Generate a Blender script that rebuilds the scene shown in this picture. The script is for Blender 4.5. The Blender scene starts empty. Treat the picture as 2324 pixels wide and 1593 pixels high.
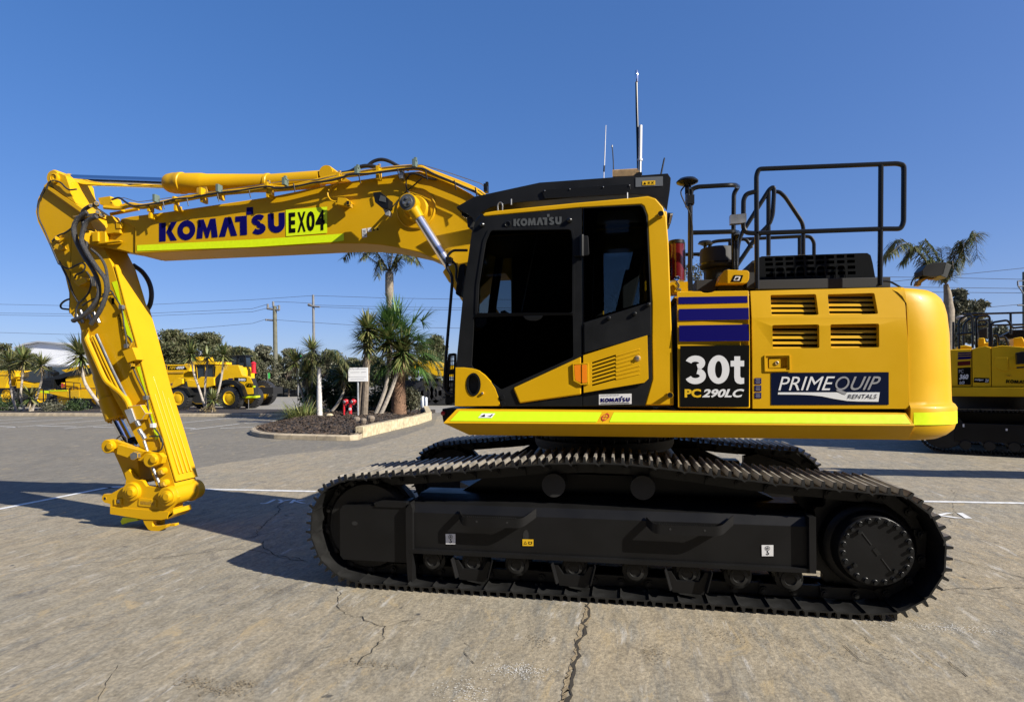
import bpy, bmesh, math, random
import numpy as np
from mathutils import Vector, Matrix
from mathutils.geometry import tessellate_polygon

random.seed(7)
rng = np.random.default_rng(11)
R = math.radians
S = bpy.context.scene
C = S.collection

# ---------------------------------------------------------------- camera, sky, sun, exposure
FOC, PSI, CX, CY, CH, VH, ROLL = 1315.0, R(10.87), .2175, -6.364, 1.8224, 860.1, -.0088
_s, _c, _sr, _cr = math.sin(PSI), math.cos(PSI), math.sin(ROLL), math.cos(ROLL)
cd = bpy.data.cameras.new('camera')
cam = bpy.data.objects.new('camera', cd); C.objects.link(cam)
_rx = Vector((_c, _s, 0)); _z = Vector((0, 0, 1)); _fw = Vector((-_s, _c, 0))
_cxv = _rx * _cr + _z * _sr; _cyv = _rx * -_sr + _z * _cr
_m = Matrix((_cxv, _cyv, -_fw)).transposed().to_4x4()
_m.translation = Vector((CX, CY, CH))
cam.matrix_world = _m
cd.sensor_fit = 'HORIZONTAL'; cd.sensor_width = 36.0
cd.lens = 36.0 * FOC / 2324.0
cd.shift_y = (VH - 796.5) / 2324.0
cd.clip_start = .05; cd.clip_end = 3000
S.camera = cam

SUN = Vector((.795, -.295, .53)).normalized()      # towards the sun
W = bpy.data.worlds.new('World'); S.world = W; W.use_nodes = True
wn = W.node_tree.nodes; wl = W.node_tree.links
sky = wn.new('ShaderNodeTexSky'); sky.sky_type = 'NISHITA'; sky.sun_disc = False
sky.sun_elevation = math.asin(SUN.z); sky.sun_rotation = math.atan2(SUN.x, SUN.y)
sky.altitude = 0; sky.air_density = .8; sky.dust_density = .8; sky.ozone_density = 10
hs = wn.new('ShaderNodeHueSaturation'); hs.inputs['Hue'].default_value = .52; hs.inputs['Saturation'].default_value = 1.15
gm = wn.new('ShaderNodeGamma'); gm.inputs[1].default_value = .55
wl.new(sky.outputs[0], hs.inputs['Color']); wl.new(hs.outputs[0], gm.inputs[0]); tn = wn.new('ShaderNodeMix'); tn.data_type = 'RGBA'; tn.blend_type = 'MULTIPLY'; tn.inputs[0].default_value = 1; tn.inputs[7].default_value = (1.12, 1.055, 1.065, 1)
wl.new(gm.outputs[0], tn.inputs[6]); wl.new(tn.outputs[2], wn['Background'].inputs[0]); wn['Background'].inputs[1].default_value = .15
ld = bpy.data.lights.new('sun', 'SUN'); ld.energy = 5.0; ld.angle = R(.53); ld.color = (1, .94, .84)
sun = bpy.data.objects.new('sun', ld); C.objects.link(sun); sun.location = (20, -8, 20)
sun.rotation_euler = SUN.to_track_quat('Z', 'Y').to_euler()
S.view_settings.view_transform = 'Standard'; S.view_settings.look = 'None'
S.view_settings.exposure = .9; S.view_settings.gamma = 1

# ---------------------------------------------------------------- measuring the photo: pixel -> point on a plane
def _ray(u, v):
    a_ = u - 1162; b_ = v - VH
    a = a_ * _cr + b_ * _sr; b = -a_ * _sr + b_ * _cr
    return Vector((a * _c - FOC * _s, a * _s + FOC * _c, -b)) / FOC
def P(u, v, Y):                       # on the vertical plane y = Y
    r = _ray(u, v); t = (Y - CY) / r.y
    return Vector((CX + t * r.x, Y, CH + t * r.z))
def PF(u, v, yf):                     # on a surface y = yf(z)
    if not callable(yf): return P(u, v, yf)
    y = yf(2.0)
    for _ in range(6):
        p = P(u, v, y); y = yf(p.z)
    return P(u, v, y)
def G(u, v, z=0.0):                   # on the ground
    r = _ray(u, v); t = (z - CH) / r.z
    return Vector((CX + t * r.x, CY + t * r.y, z))
_ZT = {'z1': (49.1, 343.6, .2465), 'z2': (130.9, 654.4, .3594), 'z3': (572.6, 343.6, .2465), 'z4': (1006.1, 376.3, .3903),
       'z5': (1505.1, 343.6, .2886), 'z6': (1488.8, 621.7, .3097), 'z7': (670.8, 965.2, .3168), 'z8': (1390.6, 965.2, .352),
       'b1': (0, 638, .2464), 'b2': (556.2, 670.8, .2182), 'b3': (1995.9, 507.2, .3493), 'b4': (0, 1014.3, .363),
       'b5': (736.2, 1267.9, .352), 'b6': (1554.2, 1022.5, .3579), 'b7': (1308.8, 147.2, .1951), 'b8': (1521.5, 638, .2253), 'd': (0, 0, 1)}
def Z(n, *pts):
    a, b, k = _ZT[n]
    r = [(a + k * x, b + k * y) for x, y in pts]
    return r if len(r) > 1 else r[0]

# ---------------------------------------------------------------- materials
M = {}
def _mat(name):
    m = bpy.data.materials.new(name); m.use_nodes = True
    M[name] = m
    return m, m.node_tree.nodes, m.node_tree.links, m.node_tree.nodes['Principled BSDF']
def mat(name, col, rough=.5, metal=0., coat=0., vary=0., scale=6., bump=0., bscale=120., spec=.5):
    m, n, l, b = _mat(name)
    b.inputs['Base Color'].default_value = (*col, 1); b.inputs['Roughness'].default_value = rough
    b.inputs['Metallic'].default_value = metal; b.inputs['Coat Weight'].default_value = coat
    b.inputs['Coat Roughness'].default_value = .08; b.inputs['Specular IOR Level'].default_value = spec
    tc = n.new('ShaderNodeTexCoord')
    if vary:
        nz = n.new('ShaderNodeTexNoise'); nz.inputs['Scale'].default_value = scale; nz.inputs['Detail'].default_value = 6
        l.new(tc.outputs['Object'], nz.inputs['Vector'])
        rp = n.new('ShaderNodeMapRange'); rp.inputs[1].default_value = .3; rp.inputs[2].default_value = .7
        rp.inputs[3].default_value = 1 - vary; rp.inputs[4].default_value = 1 + vary
        l.new(nz.outputs[0], rp.inputs[0])
        mx = n.new('ShaderNodeMix'); mx.data_type = 'RGBA'; mx.blend_type = 'MULTIPLY'; mx.inputs[0].default_value = 1
        mx.inputs[6].default_value = (*col, 1); l.new(rp.outputs[0], mx.inputs[7]); l.new(mx.outputs[2], b.inputs['Base Color'])
        rr = n.new('ShaderNodeMapRange'); rr.inputs[3].default_value = max(.03, rough - .12); rr.inputs[4].default_value = min(1, rough + .12)
        l.new(nz.outputs[0], rr.inputs[0]); l.new(rr.outputs[0], b.inputs['Roughness'])
    if bump:
        nb = n.new('ShaderNodeTexNoise'); nb.inputs['Scale'].default_value = bscale; nb.inputs['Detail'].default_value = 3
        l.new(tc.outputs['Object'], nb.inputs['Vector'])
        bp = n.new('ShaderNodeBump'); bp.inputs['Strength'].default_value = bump; bp.inputs['Distance'].default_value = .01
        l.new(nb.outputs[0], bp.inputs['Height']); l.new(bp.outputs[0], b.inputs['Normal'])
    return m
mat('yellow', (.53, .297, .003), .42, coat=.03, spec=.22, vary=.04, scale=3, bump=.05, bscale=260)
mat('yellow_far', (.66, .385, .005), .5, spec=.2, vary=.08, scale=2)
mat('yellow_dusty', (.36, .21, .02), .6, vary=.15, scale=4)
mat('black', (.007, .0075, .008), .42, spec=.28, vary=.15, scale=5, bump=.06, bscale=200)
mat('black_gloss', (.008, .0085, .009), .26, spec=.35)
mat('black_matte', (.009, .009, .009), .7)
mat('seal_black', (.0015, .0015, .0015), .5, spec=.08)
mat('frame_black', (.0065, .0065, .0067), .42, spec=.22, vary=.2, scale=3, bump=.05, bscale=180)
mat('track_steel', (.0125, .0125, .0122), .46, spec=.3, vary=.35, scale=7, bump=.12, bscale=60)
mat('worn_steel', (.27, .245, .205), .42, metal=.3, vary=.3, scale=9)
mat('rubber', (.016, .016, .017), .62, vary=.2, scale=8, bump=.2, bscale=30)
mat('hose', (.016, .016, .017), .45, bump=.35, bscale=300)
mat('hose_grey', (.035, .035, .037), .42, bump=.8, bscale=320)
mat('chrome', (.78, .79, .82), .07, metal=1)
mat('brushed_chrome', (.86, .86, .87), .20, metal=.9)
mat('zinc', (.34, .34, .33), .36, metal=.85, vary=.2)
mat('galvanised', (.42, .44, .46), .45, metal=.6, vary=.2)
mat('grey_plastic', (.065, .07, .07), .4)
mat('silver_decal', (.10, .11, .12), .4)
mat('lime', (.62, .78, .0), .45, vary=.05, scale=25)
mat('lime_strip', (.49, .72, .0), .4, vary=.03, scale=25)
mat('navy', (.004, .003, .085), .5, spec=.05, vary=.05)
mat('royal', (.004, .003, .08), .5, spec=.05)
mat('decal_black', (.005, .005, .0045), .5, spec=.05)
mat('decal_navy', (.003, .006, .022), .5, spec=.05)
mat('decal_white', (.62, .62, .62), .4)
mat('decal_grey', (.24, .24, .25), .4)
mat('decal_yellow', (.62, .38, .01), .4)
mat('red', (.42, .012, .02), .3, coat=.4)
mat('dark_red', (.085, .004, .006), .22, coat=.5)
mat('amber', (.75, .20, .01), .25, coat=.5)
mat('lamp_glass', (.5, .52, .55), .12, coat=.5)
mat('white_panel', (.86, .86, .84), .5)
mat('tan_box', (.50, .34, .17), .7, vary=.2, scale=40)
mat('seat_cloth', (.03, .032, .035), .85)
mat('shed_white', (.80, .81, .82), .5, vary=.03)
mat('shed_grey', (.45, .46, .47), .6)
mat('window_dark', (.02, .028, .035), .12, coat=.3)
mat('wood_pole', (.11, .108, .075), .8, vary=.25, scale=3)
mat('pole_grey', (.15, .15, .15), .7, vary=.15, scale=2)
mat('wire', (.05, .05, .055), .6)
mat('mulch', (.026, .020, .016), .95, vary=.85, scale=30, bump=1., bscale=40)
mat('bark_chip', (.05, .034, .024), .9, vary=.7, scale=9)
mat('limestone', (.42, .35, .22), .85, vary=.3, scale=7, bump=.6, bscale=30)
mat('kerb', (.34, .28, .19), .85, vary=.22, scale=5, bump=.3, bscale=50)
mat('paint_white', (.58, .58, .56), .6, vary=.2, scale=14)
mat('crack', (.030, .025, .018), .95)
mat('clamp_green', (.10, .14, .12), .5)
mat('sand_fill', (.21, .165, .10), .95, vary=.35, scale=24, bump=.6, bscale=60)
mat('bark', (.15, .12, .09), .9, vary=.3, scale=8, bump=.8, bscale=18)
mat('bark_pale', (.33, .29, .24), .9, vary=.3, scale=10, bump=.8, bscale=22)
mat('palm_white', (.46, .44, .42), .8, vary=.2, scale=9, bump=.4, bscale=30)
mat('palm_trunk', (.20, .17, .13), .9, vary=.3, scale=10, bump=.8, bscale=24)
mat('date_trunk', (.15, .085, .05), .95, vary=.4, scale=14, bump=1., bscale=22)
mat('car_blue', (.20, .30, .40), .3, coat=.4)
mat('green_sign', (.05, .45, .08), .5)

def leaf(name, c1, c2, c3=None):
    m, n, l, b = _mat(name)
    g = n.new('ShaderNodeNewGeometry'); rp = n.new('ShaderNodeValToRGB')
    rp.color_ramp.elements[0].color = (*c1, 1); rp.color_ramp.elements[1].color = (*c2, 1)
    if c3:
        e = rp.color_ramp.elements.new(.93); e.color = (*c3, 1); rp.color_ramp.elements[1].position = .85
    l.new(g.outputs['Random Per Island'], rp.inputs[0])
    b.inputs['Roughness'].default_value = .5; b.inputs['Specular IOR Level'].default_value = .35
    l.new(rp.outputs[0], b.inputs['Base Color'])
    tr = n.new('ShaderNodeBsdfTranslucent'); l.new(rp.outputs[0], tr.inputs[0])
    mx = n.new('ShaderNodeMixShader'); mx.inputs[0].default_value = .22
    l.new(b.outputs[0], mx.inputs[1]); l.new(tr.outputs[0], mx.inputs[2]); l.new(mx.outputs[0], n['Material Output'].inputs[0])
leaf('leaf_yucca', (.045, .085, .022), (.11, .18, .045), (.26, .24, .09))
leaf('leaf_palm', (.03, .055, .022), (.085, .125, .045), (.16, .15, .06))
leaf('leaf_fan', (.04, .09, .02), (.11, .20, .045))
leaf('leaf_tree', (.035, .052, .018), (.085, .108, .04), (.13, .12, .06))
leaf('leaf_grey', (.045, .056, .032), (.10, .115, .062), (.15, .14, .09))
leaf('leaf_bush', (.025, .048, .016), (.07, .11, .035))
leaf('leaf_dry', (.20, .15, .07), (.34, .27, .14))
leaf('leaf_flax', (.07, .13, .03), (.24, .30, .07), (.40, .38, .16))

def glass(name, tint, ior=1.45, rough=.02):
    m = bpy.data.materials.new(name); m.use_nodes = True; M[name] = m
    n = m.node_tree.nodes; l = m.node_tree.links; n.remove(n['Principled BSDF'])
    t = n.new('ShaderNodeBsdfTransparent'); t.inputs[0].default_value = (*tint, 1)
    gl = n.new('ShaderNodeBsdfGlossy'); gl.inputs['Roughness'].default_value = rough
    fr = n.new('ShaderNodeFresnel'); fr.inputs[0].default_value = ior
    mx = n.new('ShaderNodeMixShader'); l.new(fr.outputs[0], mx.inputs[0]); l.new(t.outputs[0], mx.inputs[1]); l.new(gl.outputs[0], mx.inputs[2])
    l.new(mx.outputs[0], n['Material Output'].inputs[0])
glass('glass_tint', (.36, .39, .40), 1.25)
glass('glass_dark', (.05, .05, .055), 1.22)
glass('glass_clear', (.62, .65, .67), 1.25)
glass('glass_side', (.55, .57, .58), 1.2)
mat('workshop_wall', (.10, .10, .105), .7)
mat('workshop_floor', (.12, .115, .11), .8)

# ---------------------------------------------------------------- mesh building
class MB:
    def __init__(s): s.v = []; s.f = []; s.m = []; s.mats = []
    def mi(s, m):
        if m not in s.mats: s.mats.append(m)
        return s.mats.index(m)
    def add(s, vs, fs, m):
        o = len(s.v); k = s.mi(m)
        s.v += [tuple(p) for p in vs]
        for f in fs: s.f.append([o + i for i in f]); s.m.append(k)
        return s
    def box(s, c, d, m, rot=None):
        c = Vector(c); x, y, z = [q / 2 for q in d]
        vs = [Vector((a * x, b * y, e * z)) for a in (-1, 1) for b in (-1, 1) for e in (-1, 1)]
        if rot: vs = [rot @ q for q in vs]
        return s.add([c + q for q in vs], [(0, 1, 3, 2), (4, 6, 7, 5), (0, 4, 5, 1), (2, 3, 7, 6), (0, 2, 6, 4), (1, 5, 7, 3)], m)
    def prism(s, pts, vec, m):
        n = len(pts); vec = Vector(vec)
        vs = [Vector(p) for p in pts] + [Vector(p) + vec for p in pts]
        fs = [list(range(n)), list(range(2 * n - 1, n - 1, -1))] + [(i, n + i, n + (i + 1) % n, (i + 1) % n) for i in range(n)]
        return s.add(vs, fs, m)
    def ppx(s, px, Y, depth, m):        # prism from a pixel outline on plane Y (or a surface), running depth metres back
        return s.prism([PF(u, v, Y) for u, v in px], (0, depth, 0), m)
    def plate(s, outer, holes, Y, depth, m):   # pixel outline with holes, given a thickness
        loops = [outer] + holes
        flat = [q for lp in loops for q in lp]
        tri = tessellate_polygon([[Vector((u, v, 0)) for u, v in lp] for lp in loops])
        f3 = [PF(u, v, Y) for u, v in flat]; n = len(f3)
        vs = f3 + [p + Vector((0, depth, 0)) for p in f3]
        fs = [tuple(t) for t in tri] + [tuple(n + i for i in reversed(t)) for t in tri]
        o = 0
        for lp in loops:
            k = len(lp)
            fs += [(o + i, n + o + i, n + o + (i + 1) % k, o + (i + 1) % k) for i in range(k)]
            o += k
        return s.add(vs, fs, m)
    def quadpx(s, px, Y, m):
        return s.add([PF(u, v, Y) for u, v in px], [list(range(len(px)))], m)
    def tube(s, pts, r, m, n=8, caps=True):
        pts = [Vector(p) for p in pts]
        rs = r if isinstance(r, (list, tuple)) else [r] * len(pts)
        vs = []; up = None
        for i, p in enumerate(pts):
            a = pts[max(i - 1, 0)]; b = pts[min(i + 1, len(pts) - 1)]
            t = (b - a)
            if t.length < 1e-9: t = Vector((0, 0, 1))
            t.normalize()
            if up is None:
                up = Vector((0, 0, 1)) if abs(t.z) < .9 else Vector((1, 0, 0))
            up = (up - t * up.dot(t))
            if up.length < 1e-6: up = t.orthogonal()
            up.normalize(); w = t.cross(up)
            for k in range(n):
                an = 2 * math.pi * k / n
                vs.append(p + (up * math.cos(an) + w * math.sin(an)) * rs[i])
        fs = []
        for i in range(len(pts) - 1):
            for k in range(n):
                fs.append((i * n + k, i * n + (k + 1) % n, (i + 1) * n + (k + 1) % n, (i + 1) * n + k))
        if caps:
            fs.append(list(range(n - 1, -1, -1))); fs.append([(len(pts) - 1) * n + k for k in range(n)])
        return s.add(vs, fs, m)
    def cyl(s, a, b, r, m, n=24, r2=None):
        return s.tube([a, b], [r, r if r2 is None else r2], m, n)
    def lathe(s, prof, o, ax, m, n=28, caps=True):      # prof: (radius, distance along axis)
        o = Vector(o); ax = Vector(ax).normalized(); e = ax.orthogonal().normalized(); w = ax.cross(e)
        vs = []; k = len(prof)
        for r, d in prof:
            for i in range(n):
                an = 2 * math.pi * i / n
                vs.append(o + ax * d + (e * math.cos(an) + w * math.sin(an)) * max(r, 1e-4))
        fs = [(j * n + i, j * n + (i + 1) % n, (j + 1) * n + (i + 1) % n, (j + 1) * n + i) for j in range(k - 1) for i in range(n)]
        if caps: fs.append(list(range(n - 1, -1, -1))); fs.append([(k - 1) * n + i for i in range(n)])
        return s.add(vs, fs, m)
    def loft(s, rings, m, close=True, caps=True):
        n = len(rings[0]); vs = [p for r in rings for p in r]; fs = []
        for j in range(len(rings) - 1):
            for i in range(n if close else n - 1):
                fs.append((j * n + i, j * n + (i + 1) % n, (j + 1) * n + (i + 1) % n, (j + 1) * n + i))
        if caps: fs.append(list(range(n - 1, -1, -1))); fs.append([(len(rings) - 1) * n + i for i in range(n)])
        return s.add(vs, fs, m)
    def build(s, name, parent=None, bevel=0, smooth=35, loc=(0, 0, 0), recalc=True, seg=2):
        me = bpy.data.meshes.new(name)
        me.from_pydata(s.v, [], s.f)
        for q in s.mats: me.materials.append(M[q])
        me.polygons.foreach_set('material_index', s.m)
        if recalc or bevel:
            bm = bmesh.new(); bm.from_mesh(me)
            if bevel:
                bmesh.ops.remove_doubles(bm, verts=bm.verts, dist=1e-5)
            bmesh.ops.recalc_face_normals(bm, faces=bm.faces)
            if bevel:
                es = [e for e in bm.edges if len(e.link_faces) == 2 and e.calc_face_angle(0) > R(28)]
                bmesh.ops.bevel(bm, geom=es, offset=bevel, segments=seg, profile=.5, affect='EDGES', clamp_overlap=True)
            bm.to_mesh(me); bm.free()
        if smooth:
            me.polygons.foreach_set('use_smooth', [True] * len(me.polygons))
            me.set_sharp_from_angle(angle=R(smooth))
        o = bpy.data.objects.new(name, me); C.objects.link(o); o.location = loc
        if parent is not None: o.parent = parent
        if bevel:
            wm = o.modifiers.new('weighted_normal', 'WEIGHTED_NORMAL'); wm.keep_sharp = True; wm.weight = 80
        return o

def thing(name, label, cat, loc=(0, 0, 0), rz=0, group=None):
    o = bpy.data.objects.new(name, None); C.objects.link(o); o.empty_display_size = .3
    o.location = loc; o.rotation_euler = (0, 0, rz); o['label'] = label; o['category'] = cat
    if group: o['group'] = group
    return o
def tag(o, label, cat, group=None):
    o['label'] = label; o['category'] = cat
    if group: o['group'] = group
    return o
def struct(o): o['kind'] = 'structure'; return o
def fillet(pts, r, n=5):
    pts = [Vector(p) for p in pts]; out = [pts[0]]
    for i in range(1, len(pts) - 1):
        a, b, c = pts[i - 1], pts[i], pts[i + 1]
        d1 = (a - b); d2 = (c - b); k = min(r, d1.length * .48, d2.length * .48)
        p = b + d1.normalized() * k; q = b + d2.normalized() * k
        for j in range(n + 1):
            t = j / n
            out.append(p * (1 - t) ** 2 + b * 2 * t * (1 - t) + q * t * t)
    out.append(pts[-1]); return out
def spline(pts, n=6):
    pts = [Vector(p) for p in pts]; q = [pts[0] * 2 - pts[1]] + pts + [pts[-1] * 2 - pts[-2]]; out = []
    for i in range(1, len(q) - 2):
        a, b, c, d = q[i - 1:i + 3]
        for j in range(n):
            t = j / n
            out.append(.5 * ((2 * b) + (c - a) * t + (2 * a - 5 * b + 4 * c - d) * t * t + (3 * b - a - 3 * c + d) * t ** 3))
    out.append(pts[-1]); return out
def roundpx(px, r, n=4):       # rounded closed pixel outline
    out = []; k = len(px)
    for i in range(k):
        a, b, c = Vector((*px[i - 1], 0)), Vector((*px[i], 0)), Vector((*px[(i + 1) % k], 0))
        d1 = a - b; d2 = c - b; q = min(r, d1.length * .45, d2.length * .45)
        p = b + d1.normalized() * q; w = b + d2.normalized() * q
        for j in range(n + 1):
            t = j / n; z = p * (1 - t) ** 2 + b * 2 * t * (1 - t) + w * t * t
            out.append((z.x, z.y))
    return out
def circ(cx, cy, rx, ry=None, n=24):
    ry = ry or rx
    return [(cx + rx * math.cos(2 * math.pi * i / n), cy + ry * math.sin(2 * math.pi * i / n)) for i in range(n)]

# ---------------------------------------------------------------- lettering
_tcache = {}
def text_geo(txt, bold=0., shear=0.):
    key = (txt, bold, shear)
    if key in _tcache: return _tcache[key]
    cu = bpy.data.curves.new('lettering', 'FONT'); cu.body = txt; cu.offset = bold; cu.shear = shear; cu.resolution_u = 3
    o = bpy.data.objects.new('lettering', cu); C.objects.link(o)
    bpy.context.view_layer.update()
    dg = bpy.context.evaluated_depsgraph_get(); me = o.evaluated_get(dg).to_mesh()
    vs = [(v.co.x, v.co.y) for v in me.vertices]; fs = [tuple(p.vertices) for p in me.polygons]
    o.evaluated_get(dg).to_mesh_clear()
    bpy.data.objects.remove(o); bpy.data.curves.remove(cu)
    x0 = min(p[0] for p in vs); x1 = max(p[0] for p in vs); y0 = min(p[1] for p in vs); y1 = max(p[1] for p in vs)
    vs = [((x - x0) / (x1 - x0), (y - y0) / (y1 - y0)) for x, y in vs]
    _tcache[key] = (vs, fs); return _tcache[key]
def bil(c, s, t):               # c: bottom-left, bottom-right, top-right, top-left
    return tuple((c[0][k] * (1 - s) + c[1][k] * s) * (1 - t) + (c[3][k] * (1 - s) + c[2][k] * s) * t for k in (0, 1))
def text_px(mb, txt, c, Y, m, bold=0., shear=0., sub=None):
    vs, fs = text_geo(txt, bold, shear)
    mb.add([PF(*bil(c, s, t), Y) for s, t in vs], fs, m)
def _strip(cl, w):
    L = []; Rr = []
    for i, p in enumerate(cl):
        a = cl[max(i - 1, 0)]; b = cl[min(i + 1, len(cl) - 1)]
        dx, dy = b[0] - a[0], b[1] - a[1]; k = math.hypot(dx, dy) or 1
        L.append((p[0] - dy / k * w / 2, p[1] + dx / k * w / 2)); Rr.append((p[0] + dy / k * w / 2, p[1] - dx / k * w / 2))
    n = len(cl)
    return L + Rr, [(i, i + 1, n + i + 1, n + i) for i in range(n - 1)]
def logo_geo():                 # the maker's heavy word mark: unit = letter height
    V = []; F = []
    def add(vs, fs, ox):
        o = len(V); V.extend((x + ox, y) for x, y in vs); F.extend([tuple(o + i for i in f) for f in fs])
    def poly(p, ox): 
        t = tessellate_polygon([[Vector((x, y, 0)) for x, y in p]]); add(p, t, ox)
    poly([(0, 0), (.37, 0), (.37, 1), (0, 1)], 0); poly([(.40, .5), (.66, 1), (1.0, 1), (.70, .5), (1.0, 0), (.64, 0)], 0)
    n = 28; ring = []
    for i in range(n): ring.append((.5 + .5 * math.cos(6.2832 * i / n), .5 + .53 * math.sin(6.2832 * i / n)))
    for i in range(n): ring.append((.5 + .20 * math.cos(6.2832 * i / n), .5 + .21 * math.sin(6.2832 * i / n)))
    add(ring, [(i, (i + 1) % n, n + (i + 1) % n, n + i) for i in range(n)], 1.02)
    poly([(0, 0), (.12, 1), (.42, 1), (.6, .5), (.78, 1), (1.08, 1), (1.2, 0), (.86, 0), (.82, .48), (.67, 0), (.53, 0), (.38, .48), (.34, 0)], 2.07)
    poly([(0, 0), (.33, 1), (.69, 1), (1.02, 0), (.67, 0), (.51, .55), (.35, 0)], 3.33)
    poly([(0, 1), (.65, 1), (.65, 0), (.26, 0), (.26, .72), (0, .72)], 4.25)
    poly([(.63, 1.04), (1.0, 1.04), (1.0, 1.42), (.63, 1.42)], 4.25)
    sc = []
    for i in range(11):
        a = R(25 + i * 23.5); sc.append((.42 + .26 * math.cos(a), .72 + .155 * math.sin(a)))
    for i in range(11):
        a = R(80 - i * 23.5); sc.append((.40 + .28 * math.cos(a), .27 + .165 * math.sin(a)))
    v, f = _strip(sc, .27); add(v, f, 5.13)
    uc = [(.165, 1.0), (.165, .5)] + [(.465 - .30 * math.cos(R(a)), .42 - .27 * math.sin(R(a))) for a in range(0, 181, 18)] + [(.765, .5), (.765, 1.0)]
    v, f = _strip(uc, .33); add(v, f, 6.08)
    return [(x / 7.01, y) for x, y in V], F
_logo = logo_geo()
def logo_px(mb, c, Y, m):
    mb.add([PF(*bil(c, s, t), Y) for s, t in _logo[0]], _logo[1], m)

def ring_geo(cx, cy, ox, oy, ix, iy, n=32):
    v = [(cx + ox * math.cos(6.2832 * i / n), cy + oy * math.sin(6.2832 * i / n)) for i in range(n)] + [(cx + ix * math.cos(6.2832 * i / n), cy + iy * math.sin(6.2832 * i / n)) for i in range(n)]
    return v, [(i, (i + 1) % n, n + (i + 1) % n, n + i) for i in range(n)]
def three_geo():
    c = [(.355 + .235 * math.cos(R(a)), .74 + .155 * math.sin(R(a))) for a in range(168, -84, -12)]; c2 = [(.36 + .255 * math.cos(R(a)), .285 + .18 * math.sin(R(a))) for a in range(76, -176, -12)]
    a, f = _strip(c, .21); b, g = _strip(c2, .21); n = len(a)
    return [(x / .72, y) for x, y in a + b], list(f) + [tuple(n + i for i in q) for q in g]
def tee_geo():
    q = [(0, .84), (.22, .84), (.22, 1), (.58, 1), (.58, .84), (.82, .84), (.82, .63), (.58, .63), (.58, .27), (.65, .21), (.82, .21), (.82, .0), (.60, -.02), (.40, .01), (.27, .09), (.22, .22), (.22, .63), (0, .63)]
    return [(x / .82, y) for x, y in q], tessellate_polygon([[Vector((x, y, 0)) for x, y in q]])
def glyph_px(mb, g, c, Y, m): mb.add([PF(*bil(c, a, b), Y) for a, b in g[0]], g[1], m)
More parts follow.
